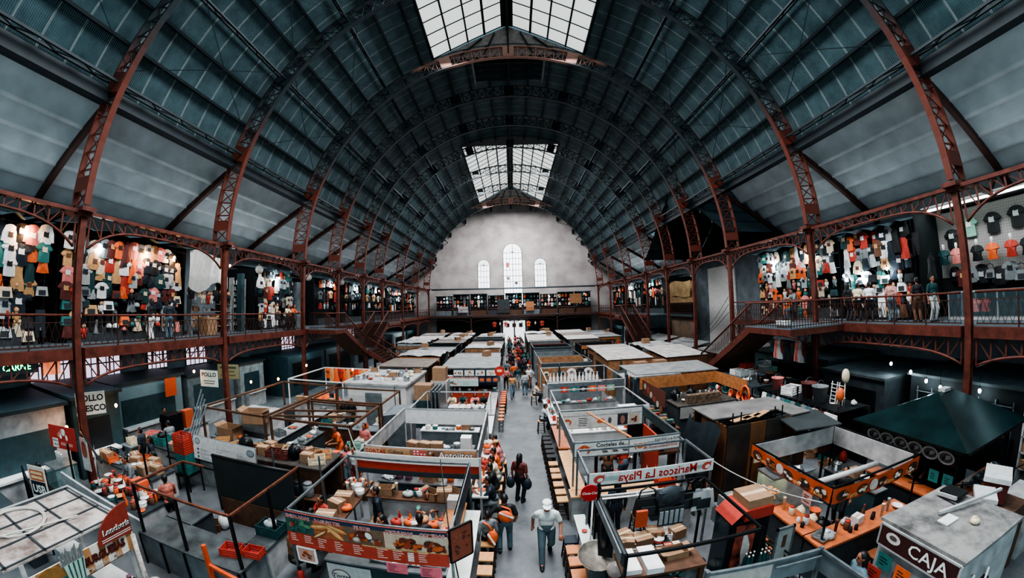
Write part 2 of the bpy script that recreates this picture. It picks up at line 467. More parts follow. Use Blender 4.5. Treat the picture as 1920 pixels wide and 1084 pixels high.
def rust_arch(nt, b, L, crown=(34, 46, 50)):
 tc = node(nt, 'TexCoord'); sx = node(nt, 'SeparateXYZ'); L(tc.outputs['Object'], sx.inputs[0])
 mr = node(nt, 'MapRange'); mr.inputs[1].default_value = 13.2; mr.inputs[2].default_value = 23.4; L(sx.outputs[2], mr.inputs[0])
 n = node(nt, 'TexNoise', Scale=3., Detail=4.); L(tc.outputs['Object'], n.inputs['Vector'])
 r = node(nt, 'ValToRGB'); e = r.color_ramp.elements; e[0].position = .05; e[1].position = .3; e[0].color = lin((108, 53, 40)); e[1].color = lin((34, 46, 50)); k = e.new(.93); k.color = lin((34, 46, 50)); k = e.new(.96); k.color = lin(crown); L(mr.outputs[0], r.inputs[0])
 mx = node(nt, 'MixRGB', blend_type='MULTIPLY'); mx.inputs[0].default_value = .4; L(r.outputs[0], mx.inputs[1]); L(n.outputs['Fac'], mx.inputs[2]); L(mx.outputs[0], b.inputs['Base Color'])
RIBP = ramp_mat('arch_paint', rust_arch, .5); RIBS = ramp_mat('arch_paint_skylit_crown', lambda nt, b, L: rust_arch(nt, b, L, (178, 132, 118)), .5)  # second copy's pale crown is skylight painted onto two arches
m = MB(RIBP); arcbar(m, RI + .04, .24, .07); part('inner_chord', m, rib)
m = MB(RIBP); arcbar(m, RO - .04, .24, .07); part('outer_chord', m, rib)
m = MB(RIBP)
N = 70
for i in range(N):
 a, b_ = 180 * i / N, 180 * (i + 1) / N
 am = (a + b_) / 2
 for k, (p, q) in enumerate(((RI + .07, RO - .07), (RO - .07, RI + .07))):
  yy = .02 - .04 * k
  m.bar(onarc(p, a * D, yy), onarc(q, b_ * D, yy), .04, .035, Vector((0, 1, 0)))
 m.bar(onarc(RI + .05, a * D, 0), onarc(RO - .05, a * D, 0), .06, .04, Vector((0, 1, 0)))
part('lattice', m, rib)
for a in [3] + list(range(18, 163, 18)) + [177]:
 m = MB(RIBP)
 w = 1.0 if a in (3, 177) else 1.55
 q = [onarc(r, (a + d) * D, 0) for r, d in ((RI + .07, -w), (RO - .07, -w), (RO - .07, w), (RI + .07, w))]
 m.add([p + Vector((0, yy, 0)) for yy in (-.15, .15) for p in q], [(0, 1, 2, 3), (7, 6, 5, 4), (0, 4, 5, 1), (1, 5, 6, 2), (2, 6, 7, 3), (3, 7, 4, 0)])
 part('gusset_panel', m, rib)
GLOW = None
for i in range(1, 10):
 lb = 'latticed iron roof arch, %s' % {1: 'nearest of the row, its two feet in view', 2: 'second of the row, standing on the second columns', 3: 'third of the row, at the far edge of the near skylight', 4: 'fourth of the row, just behind the near skylight', 5: 'fifth of the row, midway between the two skylights', 6: 'sixth of the row, at the near edge of the far skylight', 7: 'seventh of the row, first to cross below the far skylight', 8: 'eighth of the row, second to cross below the far skylight', 9: 'last of the row, just before the white end wall'}[i]
 if i == 1: rib.location = (0, CY[1], 0); props(rib, lb, 'arch', 'roof arches')
 else:
  q = dup(rib, (0, CY[i], 0), 0, lb, 'roof arches')
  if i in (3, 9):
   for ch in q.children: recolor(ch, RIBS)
raf = T('side_rafter', '', 'rafter')
m = MB(RUSTD); m.bar((14.45, 0, 13.1), (19.9, 0, 9.95), .2, .3); part('beam', m, raf)
m = MB(RUSTD); m.bar((14.6, 0, 9.6), (17.4, 0, 9.5), .14, .2); m.bar((17.4, 0, 9.6), (18.6, 0, 10.5), .1, .14); part('tie', m, raf)
f = True
for s in (-1, 1):
 for i in range(1, 10):
  if s > 0 and i in (4, 5): continue
  lb = 'brown sloping rafter under the side roof, %s column, %s gallery' % (ORD[i - 1], SN[s])
  if f: raf.location = (0, CY[i], 0); raf.rotation_euler = (0, 0, PI); props(raf, lb, 'rafter', 'side rafters'); f = False
  else: dup(raf, (0, CY[i], 0), PI if s < 0 else 0, lb, 'side rafters')
# ------------------------------------------------------------------ gallery floors, girders, railings
SLAB = mat('gallery_floor_concrete', (84, 96, 104), .7, 0, .15, 2)
for s, nm in ((-1, 'floor_gallery_left'), (1, 'floor_gallery_right')):
 m = MB(SLAB)
 for y0, y1 in (((-6, YE),) if s < 0 else ((-6, CY[3]), (CY[6], YE))):
  x0, x1 = sorted((s * 14.15, s * 20.0)); m.b2(x0, y0, GF - .12, x1, y1, GF)
 struct(nm, m)
m = MB(SLAB); m.b2(-14.1, 57.3, GF - .12, 14.1, YE, GF); struct('floor_gallery_end', m)
def girder(L_, low, mats=None):
 """lattice girder of length L_ along +y from the origin, arched underneath"""
 P = {}
 y0, y1 = .26, L_ - .26
 top = GF - .34 if low else 9.36
 def zb(t):  # underside
  e = (abs(2 * t - 1)) ** 4
  return (4.18 - .42 * e) if low else (9.0 - .8 * e)
 if low:
  m = MB(RUST); m.b2(-.16, .22, GF - .34, .16, L_ - .22, GF); P['fascia_beam'] = m
 else:
  m = MB(RUST); m.b2(-.1, y0, 9.3, .1, y1, 9.42); P['top_chord'] = m
 m = MB(RUST)
 m.tube([(0, y0 + (y1 - y0) * k / 24, zb(k / 24)) for k in range(25)], .05, 5); P['arched_chord'] = m
 m = MB(RUST); n = max(8, int(L_ / .5))
 for k in range(n + 1):
  t = k / n; y = y0 + (y1 - y0) * t
  m.bar((0, y, zb(t)), (0, y, top), .05)
  if k < n:
   t2 = (k + 1) / n; y2 = y0 + (y1 - y0) * t2
   if k < n / 2: m.bar((0, y, top), (0, y2, zb(t2)), .035)
   else: m.bar((0, y, zb(t)), (0, y2, top), .035)
 P['lattice'] = m
 return P
def railing(L_, gap=None):
 P = {}
 m = MB(RUST); m.tube([(0, .26, 6.03), (0, L_ - .26, 6.03)], .045, 6); P['handrail'] = [m]
 m = MB(RUSTD); m.bar((0, .26, GF + .1), (0, L_ - .26, GF + .1), .04); m.bar((0, .26, 5.8), (0, L_ - .26, 5.8), .025)
 P['rail_bar'] = [m]
 n = max(3, int(L_ / 1.2)); P['post'] = []
 for k in range(1, n): P['post'].append(MB(RUSTD).b2(-.02, .26 + (L_ - .52) * k / n - .02, GF, .02, .26 + (L_ - .52) * k / n + .02, 6.0))
 m = MB(RUSTD); q = int(L_ / .24)
 for k in range(q):
  y = .26 + (L_ - .52) * k / q; d = (L_ - .52) / q
  m.bar((0, y, GF + .1), (0, y + d, 5.8), .014); m.bar((0, y + d, GF + .1), (0, y, 5.8), .014)
 P['lattice'] = [m]
 return P
def span(name, P, label, cat, loc, grp, rz=0):
 t = T(name, label, cat, loc, rz, grp)
 for k, v in P.items():
  for mm in (v if isinstance(v, list) else [v]): part(k, mm, t)
 return t
cache = {}
for s in (-1, 1):
 for i in range(0, 9):
  L_ = CY[i + 1] - CY[i]
  bay = 'between columns %s and %s, %s gallery' % (ORD[i - 1], ORD[i], SN[s])
  if i == 0: bay = 'nearest one, ending at the first column, %s gallery' % SN[s]
  bay = bay.replace('column second', 'the second column')
  key = round(L_, 2)
  for nm, cat, lb, grp in (('gallery_girder', 'girder', 'lattice girder under the gallery floor, ', 'gallery floor girders'),
                                 ('arcade_girder', 'girder', 'thin arch girder at the column tops, ', 'arcade girders'),
                                 ('gallery_railing', 'railing', 'rust-red gallery railing, ', 'gallery railings')):
   if s > 0 and i in (3, 4, 5) and nm != 'arcade_girder': continue
   if nm == 'gallery_railing' and ((s < 0 and i == 4) or (s < 0 and i == 3)): continue
   loc = (s * CW, CY[i], 0)
   if (nm, key) in cache: dup(cache[nm, key], loc, 0, lb + bay, grp)
   else:
    P = girder(L_, nm == 'gallery_girder') if nm != 'gallery_railing' else railing(L_)
    cache[nm, key] = span(nm, P, lb + bay, cat, loc, grp)
for k in range(4):
 L_ = 7.0; x = -14 + 7 * k
 lb = ['from the left corner', 'left of the entrance door', 'right of the entrance door', 'up to the right corner'][k]
 t = span('gallery_girder', {'fascia_beam': MB(RUSTD).b2(-.16, .2, GF - .34, .16, 6.8, GF), 'arched_chord': MB(RUSTD).tube([(0, .2 + 6.6 * j / 16, 4.3 - .5 * abs(j / 8 - 1) ** 3) for j in range(17)], .05, 5)}, 'dark end gallery girder, span ' + lb, 'girder', (x, 57.141, 0), 'end gallery girders', -PI / 2)
 P = railing(7.0)
 span('gallery_railing', P, 'far railing of the end gallery, span ' + lb, 'railing', (x, 57.141, 0), 'end gallery railings', -PI / 2)
 if k: one('slim_post', MB(RUSTD).b2(x - .1, 57.0, 0, x + .1, 57.25, GF - .35), 'slim dark iron post holding the end gallery, %s from the left corner' % ORD[k - 1], 'post', group='end gallery posts')
one('tie_pipe', MB(mat('grey_pipe', (96, 106, 110), .5, .3)).tube([(-13.5, 57.1, 9.3), (13.5, 57.1, 9.3)], .13, 8), 'grey horizontal pipe spanning the nave before the white end wall', 'pipe')
# ------------------------------------------------------------------ camera
cam = bpy.data.cameras.new('camera'); co = bpy.data.objects.new('camera', cam); COL.objects.link(co); SC.camera = co
Rr = Vector((0.99855651, 0.04858093, -0.02290818)); Up = Vector((0.02635039, -0.07144114, 0.9970967)); Fw = Vector((-0.0468033, 0.99626104, 0.07261814))
co.matrix_world = Matrix(((Rr.x, Up.x, -Fw.x, -.372), (Rr.y, Up.y, -Fw.y, 0), (Rr.z, Up.z, -Fw.z, 6.3), (0, 0, 0, 1)))
cam.type = 'PANO'; cam.panorama_type = 'FISHEYE_LENS_POLYNOMIAL'
cam.sensor_width = 36; cam.sensor_fit = 'HORIZONTAL'; cam.fisheye_fov = math.radians(220)
cam.fisheye_polynomial_k0 = 0
cam.fisheye_polynomial_k1 = -8.03128386e-02; cam.fisheye_polynomial_k2 = -2.49123780e-04
cam.fisheye_polynomial_k3 = 5.60357913e-05; cam.fisheye_polynomial_k4 = -8.32898240e-07
cam.shift_x = 32.92 / 1920; cam.shift_y = -14.33 / 1084
cam.lens = 13; cam.clip_start = .05; cam.clip_end = 300
# ------------------------------------------------------------------ light
W = bpy.data.worlds.new('world'); SC.world = W; W.use_nodes = True
bg = W.node_tree.nodes['Background']; bg.inputs[0].default_value = lin((150, 190, 205)); bg.inputs[1].default_value = .4
def area(name, loc, sx, sy, rot, power, rgb=(255, 255, 255)):
 l = bpy.data.lights.new(name, 'AREA'); l.shape = 'RECTANGLE'; l.size = sx; l.size_y = sy; l.energy = power; l.color = lin(rgb)[:3]
 o = bpy.data.objects.new(name, l); COL.objects.link(o); o.location = loc; o.rotation_euler = rot; return o
area('skylight_daylight', (0, 9, 23.2), 9.5, 22, (0, 0, 0), 9000, (250, 252, 255))
area('skylight_daylight', (0, 46.5, 23.2), 9.5, 20, (0, 0, 0), 8500, (250, 252, 255))
area('front_fill', (0, -5.8, 9), 22, 12, (PI / 2, 0, 0), 1200, (205, 232, 240))  # added fill from behind the camera; no front window is built
def point(name, loc, power, rgb, r=.08):
 l = bpy.data.lights.new(name, 'POINT'); l.energy = power; l.color = lin(rgb)[:3]; l.shadow_soft_size = r
 o = bpy.data.objects.new(name, l); COL.objects.link(o); o.location = loc; return o
for s in (-1, 1):
 for y, L_ in ((4, 9), (13.5, 8), (21 if s < 0 else 43, 8), (32 if s < 0 else 52, 10), (48, 12)):
  area('side_roof_fill', (s * 16.6, y, 9.75), .8, L_, (PI, -s * .25, 0), 55 if s < 0 else 45, (235, 240, 245))  # added upward fill to brighten the side roofs, no lamp stands there
  area('under_gallery_fill', (s * 15.1, y, 4.5), .8, L_, (0, 0, 0), 150 if s < 0 else 40, (190, 222, 232))  # added fill to brighten the shops under the galleries
# ------------------------------------------------------------------ authoring in world coordinates
def shift(mb, o):
 mb.v = [(x - o[0], y - o[1], z - o[2]) for x, y, z in mb.v]; return mb
def PW(name, mb, root, label=None, kind=None):
 """part built in world coordinates under an unrotated root"""
 return part(name, shift(mb, root_loc(root)), root, label, kind)
def root_loc(o):
 p = Vector((0, 0, 0))
 while o is not None: p += o.location; o = o.parent
 return p
def W1(name, mb, label, cat, group=None, kind=None):
 xs, ys, zs = zip(*mb.v); c = ((min(xs) + max(xs)) / 2, (min(ys) + max(ys)) / 2, min(zs))
 return one(name, shift(mb, c), label, cat, c, 0, group, kind)
COLS = {'white': (222, 220, 218), 'black': (24, 27, 30), 'dark navy': (28, 40, 52), 'grey': (118, 124, 126), 'pale grey': (170, 174, 174), 'orange': (222, 104, 58), 'red': (176, 62, 50),
  'maroon': (98, 44, 40), 'teal': (48, 112, 108), 'dark teal': (26, 66, 68), 'tan': (196, 150, 104), 'cream': (214, 196, 170), 'pink': (216, 128, 122), 'brown': (104, 70, 50), 'denim': (84, 108, 120), 'plum': (104, 62, 84), 'mint': (132, 176, 158)}
def CC(n): return C(*COLS[n])
ORIG = {}
PROTO = {}
HIDE = []
def proto(kind, fn, slots=(0,)):
 PROTO[kind] = fn
def _new(kind):
 """first of its kind is built, later ones are copies of it and of its parts"""
 if kind in ORIG: return None
 return PROTO[kind]()
def put(kind, loc, rz=0, label='', cat='', group=None, colour=None, part_colour=None, scale=None):
 if kind in ORIG: o = dup(ORIG[kind], loc, rz, label, group)
 else:
  o = PROTO[kind](); MAINP[kind] = _last[0]; ORIG[kind] = o; o.location = loc; o.rotation_euler = (0, 0, rz); props(o, label, cat, group)
 o['category'] = cat
 if group: o['group'] = group
 elif 'group' in o: del o['group']
 if colour is not None:
  t = o if o.type == 'MESH' else only_child(o, MAINP[kind])
  recolor(t, colour if not isinstance(colour, str) else CC(colour))
 if part_colour:
  for nm, cl in part_colour.items():
   ch = only_child(o, nm)
   if ch: recolor(ch, CC(cl) if isinstance(cl, str) else cl)
 o.scale = (1, 1, 1) if not scale else (scale if isinstance(scale, tuple) else (scale,) * 3)
 return o
DEF = C(200, 200, 200)
def P1(name, mb):
 o = bpy.data.objects.new(name, mb.mesh(name)); COL.objects.link(o); return o
MAINP = {}; _last = ['']
def PT(name, parts):
 t = T(name, '', ''); _last[0] = parts[0][0]
 for q in parts:
  p = part(q[0], q[1], t)
  for r in q[2:]: part(r[0], r[1], p)
 return t
def m_(f, m=DEF):
 b = MB(m); f(b); return b
def lathe_(prof, n=10, m=DEF): return MB(m).lathe(prof, n)
proto('bottle', lambda: PT('bottle', [('glass_body', lathe_([(.035, 0), (.038, .02), (.038, .17), (.014, .23), (.014, .27)])), ('cap', MB(CC('red')).cyl((0, 0, .27), .017, .025, 8))]))
proto('jar', lambda: PT('jar', [('jar_body', lathe_([(.07, 0), (.08, .02), (.08, .17), (.06, .2)])), ('lid', MB(CC('red')).cyl((0, 0, .2), .065, .03, 10))]))
proto('tub', lambda: PT('tub', [('tub_body', lathe_([(.1, 0), (.13, .16)])), ('lid', MB(WHITE).cyl((0, 0, .16), .135, .02, 12))]))
proto('bucket', lambda: PT('bucket', [('bucket_body', lathe_([(.12, 0), (.16, .3), (.17, .3), (.165, .28), (.15, .27), (.11, .03)], 14)), ('bucket_handle', MB(GALV).tube([(.16 * cos(a * D), 0, .3 + .1 * sin(a * D)) for a in range(0, 181, 20)], .006, 5))]))
proto('bowl', lambda: P1('bowl', lathe_([(.05, 0), (.14, .08), (.15, .085), (.135, .08), (.05, .02)], 14)))
proto('plate', lambda: P1('plate', lathe_([(.06, 0), (.12, .02), (.115, .022), (.06, .008)], 14)))
proto('cup_stack', lambda: P1('paper_cups', lathe_([(.03, 0), (.042, .32), (.046, .33), (.046, .345), (.04, .35)], 10)))
proto('carton', lambda: PT('carton_box', [('box_body', m_(lambda b: b.b2(-.2, -.15, 0, .2, .15, .28), CARD)), ('tape', MB(C(190, 168, 140)).b2(-.2, -.03, .28, .2, .03, .283))]))
def _open_carton():
 b = MB(CARD); t = .008
 b.b2(-.2, -.15, 0, .2, .15, t)
 for s in (-1, 1):
  b.b2(*sorted((s * .2, s * (.2 - t)))[:1], -.15, 0, sorted((s * .2, s * (.2 - t)))[1], .15, .22)
  b.b2(-.2, sorted((s * .15, s * (.15 - t)))[0], 0, .2, sorted((s * .15, s * (.15 - t)))[1], .22)
 f = [MB(CARD).add([(s * .2, -.15, .22), (s * .2, .15, .22), (s * .29, .15, .26), (s * .29, -.15, .26)], [(0, 1, 2, 3)]) for s in (-1, 1)]
 return PT('open_carton', [('box_body', b), ('flap', f[0]), ('flap', f[1])])
proto('open_carton', _open_carton)
def _crate():
 b = MB(DEF)
 b.b2(-.25, -.17, 0, .25, .17, .015)
 for z in (.06, .13, .2):
  for s in (-1, 1):
   b.b2(-.25, s * .17 - .008, z - .025, .25, s * .17 + .008, z + .025); b.b2(s * .25 - .008, -.17, z - .025, s * .25 + .008, .17, z + .025)
 for sx in (-1, 1):
  for sy in (-1, 1): b.b2(sx * .25 - .015, sy * .17 - .015, 0, sx * .25 + .015, sy * .17 + .015, .23)
 return P1('crate', b)
proto('crate', _crate)
def _tray():
 b = MB(STEEL); b.lathe([(.0, 0), (.2, 0), (.215, .05), (.22, .05), (.2, .005), (0, .005)], 4, (0, 0, 0), Matrix.Scale(1.35, 4, (1, 0, 0)) @ Matrix.Rotation(PI / 4, 4, 'Z'))
 f = MB(DEF); rr = random.Random(3)
 for k in range(14): f.ell((rr.uniform(-.14, .14), rr.uniform(-.09, .09), .035), (.06, .05, .03), 7, 4)
 return PT('food_tray', [('food', f), ('pan', b)])
proto('food_tray', _tray)
proto('pan', lambda: P1('steel_pan', MB(STEEL).lathe([(.0, 0), (.2, 0), (.215, .09), (.225, .09), (.2, .01), (0, .01)], 4, (0, 0, 0), Matrix.Scale(1.5, 4, (1, 0, 0)) @ Matrix.Rotation(PI / 4, 4, 'Z'))))
def _pot():
 b = lathe_([(.15, 0), (.16, .02), (.16, .2), (.165, .205)], 16, STEEL)
 l = lathe_([(.165, .205), (.12, .235), (.02, .25), (.02, .275), (.012, .28)], 16, STEEL)
 h = []
 for s in (-1, 1): h.append(('handle', MB(BLACK).tube([(s * .16, -.05, .15), (s * .2, -.04, .16), (s * .2, .04, .16), (s * .16, .05, .15)], .009, 5)))
 return PT('cooking_pot', [('pot_body', b), ('lid', l)] + h)
proto('pot', _pot)
def _micro():
 return PT('microwave_oven', [('casing', m_(lambda b: b.b2(-.24, -.17, .01, .24, .17, .28))), ('door', MB(BLACK).b2(-.22, -.185, .03, .1, -.172, .26), ('door_handle', MB(STEEL).bar((.08, -.2, .05), (.08, -.2, .24), .015))), ('control_panel', MB(DGREY).b2(.12, -.18, .03, .23, -.172, .26))])
proto('microwave', _micro)
proto('fruit', lambda: PT('orange_fruit', [('skin', m_(lambda b: b.ell((0, 0, .045), .045, 8, 6))), ('stem', MB(CC('brown')).cyl((0, 0, .085), .005, .012, 5))]))
proto('bag', lambda: P1('plastic_bag', m_(lambda b: (b.ell((0, 0, .07), (.16, .12, .085), 9, 6), b.ell((.05, .03, .1), (.1, .09, .07), 7, 5), b.ell((-.07, -.02, .09), (.08, .09, .06), 7, 5), b.ell((.0, .0, .16), (.045, .02, .05), 6, 4, Matrix.Rotation(.6, 3, 'Y'))))))
proto('sack', lambda: P1('sack', m_(lambda b: (b.ell((0, 0, .22), (.19, .16, .24), 10, 7), b.ell((.02, 0, .43), (.09, .05, .05), 7, 4), b.ell((.1, .05, .2), (.1, .12, .15), 7, 5)))))
proto('bin_bag', lambda: P1('black_bin_bag', m_(lambda b: (b.ell((0, 0, .26), (.22, .2, .26), 10, 7), b.ell((.0, .02, .5), (.1, .06, .06), 7, 4), b.ell((-.12, .05, .25), (.12, .14, .18), 7, 5), b.ell((.1, -.08, .33), (.12, .12, .14), 7, 5)), BLACK)))
proto('cooler', lambda: PT('cool_box', [('cooler_body', m_(lambda b: b.add([(x * (.28 if z else .24), y * (.19 if z else .16), .34 * z) for z in (0, 1) for y in (-1, 1) for x in (-1, 1)], [(0, 2, 3, 1), (4, 5, 7, 6), (0, 1, 5, 4), (2, 6, 7, 3), (0, 4, 6, 2), (1, 3, 7, 5)]))), ('lid', MB(C(186, 188, 188)).b2(-.3, -.21, .34, .3, .21, .42)), ('carry_handle', MB(GALV).tube([(.3, -.1, .3), (.36, -.1, .33), (.36, .1, .33), (.3, .1, .3)], .012, 5))]))
def _stool(seatm, legm, backless=True):
 ps = [('seat', MB(seatm).b2(-.16, -.16, .61, .16, .16, .65))]
 for sx in (-1, 1):
  for sy in (-1, 1): ps.append(('leg', MB(legm).bar((sx * .17, sy * .17, 0), (sx * .13, sy * .13, .61), .035)))
 for z, q in ((.2, .158), (.42, .142)):
  fr = MB(legm); ps.append(('footrest', fr))
  for s in (-1, 1): fr.bar((-q, s * q, z), (q, s * q, z), .022); fr.bar((s * q, -q, z), (s * q, q, z), .022)
 return PT('stool', ps)
proto('stool', lambda: _stool(C(196, 146, 100), mat('dark_stool_leg', (58, 44, 36), .5)))
proto('round_stool', lambda: PT('round_stool', [('seat', lathe_([(.15, .6), (.17, .62), (.17, .65), (.16, .665)], 14, C(214, 140, 96)))] + [('leg', MB(STEEL).bar((.15 * cos(a), .15 * sin(a), 0), (.11 * cos(a), .11 * sin(a), .6), .025)) for a in (.8, 2.35, 3.9, 5.5)] + [('ring', MB(STEEL).tube([(.14 * cos(k * PI / 6), .14 * sin(k * PI / 6), .22) for k in range(12)], .01, 5, True))]))
def _chair():
 ps = [('seat', MB(C(150, 92, 60)).b2(-.19, -.19, .44, .19, .19, .47))]
 for sx in (-1, 1): ps.append(('leg', MB(BLACK).bar((sx * .18, -.18, 0), (sx * .17, -.17, .44), .03)))
 for sx in (-1, 1): ps.append(('leg', MB(BLACK).bar((sx * .18, .22, 0), (sx * .17, .18, .44), .03)))
 b = MB(BLACK)
 for sx in (-1, 1): b.bar((sx * .17, .18, .47), (sx * .17, .25, .9), .03)
 for z in (.6, .74, .88): b.bar((-.17, .2 + (z - .47) * .15, z), (.17, .2 + (z - .47) * .15, z), .045, .02)
 for sy in (-1, 1): ps.append(('stretcher', MB(BLACK).bar((-.17, sy * .19, .2), (.17, sy * .19, .2), .02)))
 return PT('dining_chair', ps + [('backrest', b)])
proto('chair', _chair)
def _monitor():
 return PT('box_television', [('casing', m_(lambda b: (b.b2(-.26, -.05, .02, .26, .12, .46), b.b2(-.16, .12, .08, .16, .4, .4)), BLACK)), ('screen', MB(mat('dark_screen', (30, 36, 40), .15, 0, 0)).b2(-.22, -.055, .07, .22, -.05, .42))])
proto('television', _monitor)
def garment(outline, th=.05, neck=True, printed=None, extra=None):
 b = MB(DEF); pts = outline + [(-x, z) for x, z in reversed(outline) if x != 0]
 N = len(pts); cz = sum(p[1] for p in pts) / N
 vs = [(x, -th * (1.0 if abs(x) < .16 else .55), z) for x, z in pts] + [(x, th * .4, z) for x, z in pts] + [(0, -th * 1.7, cz), (0, th, cz)]
 fs = [(N + i, N + (i + 1) % N, (i + 1) % N, i) for i in range(N)] + [((i + 1) % N, i, 2 * N) [::-1] for i in range(N)] + [(N + (i + 1) % N, N + i, 2 * N + 1)[::-1] for i in range(N)]
 b.add(vs, fs, False)
 return b, cz
TS = [(.07, 0), (.1, -.01), (.2, -.05), (.34, -.22), (.26, -.29), (.2, -.22), (.215, -.45), (.22, -.68), (0, -.7)]
LS = [(.07, 0), (.2, -.05), (.3, -.3), (.33, -.6), (.25, -.61), (.22, -.36), (.2, -.24), (.22, -.66), (0, -.68)]
TK = [(.05, 0), (.1, -.01), (.12, -.12), (.18, -.2), (.17, -.4), (.22, -.75), (.26, -1.0), (0, -1.02)]
TR = [(.18, 0), (.2, -.2), (.2, -.5), (.19, -1.0), (.06, -1.0), (.03, -.35), (0, -.3)]
SK = [(.14, 0), (.17, -.15), (.25, -.5), (0, -.53)]
def mk_g(name, outline, pr=True, hanger=True):
 def f():
  b, cz = garment(outline)
  ps = [('cloth', b)]
  if pr: ps.append(('print', MB(DEF).prism([(-.1, -.09), (.1, -.1), (.085, .02), (.1, .09), (.0, .07), (-.09, .1), (-.11, 0)], (0, -.088, cz + .02), (1, 0, 0), (0, 0, 1), .006)))
  if hanger: ps.append(('hanger', MB(GALV).tube([(0, 0, -.02), (0, 0, .05), (.03, 0, .08), (.0, 0, .11)], .006, 4)))
  return PT(name, ps)
 return f
proto('t-shirt', mk_g('t_shirt', TS)); proto('sweatshirt', mk_g('sweatshirt', LS)); proto('dress', mk_g('dress', TK, False)); proto('trousers', mk_g('trousers', TR, False)); proto('skirt', mk_g('skirt', SK, False))
def _hbag():
 b = m_(lambda b: b.add([(x * (.15 if z else .18), y * (.03 if z else .07), -.42 + .26 * z) for z in (0, 1) for y in (-1, 1) for x in (-1, 1)], [(0, 2, 3, 1), (4, 5, 7, 6), (0, 1, 5, 4), (2, 6, 7, 3), (0, 4, 6, 2), (1, 3, 7, 5)]))
 return PT('handbag', [('pouch', b), ('strap', MB(BLACK).tube([(-.13, 0, -.17), (-.1, 0, -.04), (0, 0, .02), (.1, 0, -.04), (.13, 0, -.17)], .012, 5)), ('pocket', MB(DGREY).b2(-.1, -.075, -.4, .1, -.062, -.26))])
proto('handbag', _hbag)
def _cap():
 b = m_(lambda b: b.lathe([(.1, -.2), (.1, -.15), (.085, -.1), (.05, -.075), (.004, -.07)], 10))
 return PT('cap', [('crown', b), ('peak', MB(DGREY).prism([(.09 * cos(a * D), .16 * sin(a * D)) for a in range(180, 361, 20)], (0, -.02, -.2), (1, 0, 0), (0, 1, 0), .012))])
proto('cap', _cap)
proto('toy', lambda: PT('rag_doll', [('doll_body', m_(lambda b: (b.ell((0, 0, -.28), (.08, .06, .12), 8, 6), b.ell((.09, 0, -.25), (.03, .03, .09), 6, 4), b.ell((-.09, 0, -.25), (.03, .03, .09), 6, 4), b.ell((.05, 0, -.42), (.035, .035, .08), 6, 4), b.ell((-.05, 0, -.42), (.035, .035, .08), 6, 4)))), ('head', MB(C(206, 160, 128)).ell((0, 0, -.11), .07, 8, 6)), ('hair', MB(BLACK).ell((0, .012, -.095), (.074, .07, .07), 8, 5))]))
def _skate(): return PT('skateboard', [('deck', m_(lambda b: b.prism([(.1 * cos(a * D), (.3 if a < 180 else -.3) + .1 * sin(a * D)) for a in range(0, 360, 20)], (0, 0, -.42), (1, 0, 0), (0, 0, 1), .02))), ('sticker', MB(BLACK).prism([(.07, -.2), (.07, .2), (-.07, .26), (-.07, -.24)], (0, -.013, -.42), (1, 0, 0), (0, 0, 1), .004)), ('truck', MB(STEEL).b2(-.08, .01, -.2, .08, .05, -.16)), ('truck', MB(STEEL).b2(-.08, .01, -.68, .08, .05, -.64))])
proto('skateboard', _skate)
def _bust():
 b, cz = garment([(.07, 0), (.18, -.05), (.26, -.2), (.2, -.24), (.17, -.2), (.14, -.36), (.19, -.55), (0, -.57)], .1)
 return PT('shirt_on_bust', [('cloth', b), ('bust', lathe_([(.05, -.02), (.045, .06), (.06, .1), (.05, .2), (.0, .23)], 10, WHITE))])
proto('bust', _bust)
GLOWW = mat('glowing_white_bulb', (255, 250, 240), .4, 0, 0, 1, 14, emit_rgb=(240, 250, 250))
GLOWO = mat('glowing_warm_bulb', (255, 200, 150), .4, 0, 0, 1, 14, emit_rgb=(255, 176, 110))
def _bulb(g): return lambda: PT('light_bulb', [('bulb', MB(g).lathe([(.02, .0), (.05, .04), (.06, .09), (.04, .13), (.02, .15)], 8)), ('socket', MB(BLACK).cyl((0, 0, .15), .025, .07, 8)), ('flex', MB(BLACK).bar((0, 0, .22), (0, 0, .8), .01))])
proto('bulb_white', _bulb(GLOWW)); proto('bulb_warm', _bulb(GLOWO))
def bulb(loc, warm, where, power=30):
 put('bulb_warm' if warm else 'bulb_white', loc, 0, 'lit bare %s bulb hanging %s' % ('orange' if warm else 'white', where), 'bulb', 'hanging light bulbs')
 point('bulb_light', (loc[0], loc[1], loc[2] - .08), power, (255, 190, 130) if warm else (225, 245, 250), .06)
def _globe(): return PT('globe_lamp', [('globe', MB(mat('milky_globe', (200, 198, 194), .4, 0, .05)).ell((0, 0, 0), .24, 14, 9)), ('neck', MB(GALV).cyl((0, 0, .22), .07, .1, 8)), ('rod', MB(BLACK).bar((0, 0, .3), (0, 0, .75), .02))])
proto('globe', _globe)
proto('parasol', lambda: PT('closed_parasol', [('canopy', lathe_([(.02, 2.55), (.05, 2.4), (.1, 2.0), (.16, 1.5), (.2, 1.15), (.15, 1.1)], 9, C(24, 44, 46))), ('pole', MB(GALV).bar((0, 0, .05), (0, 0, 2.65), .035)), ('foot', MB(DGREY).cyl((0, 0, 0), .22, .06, 12))]))
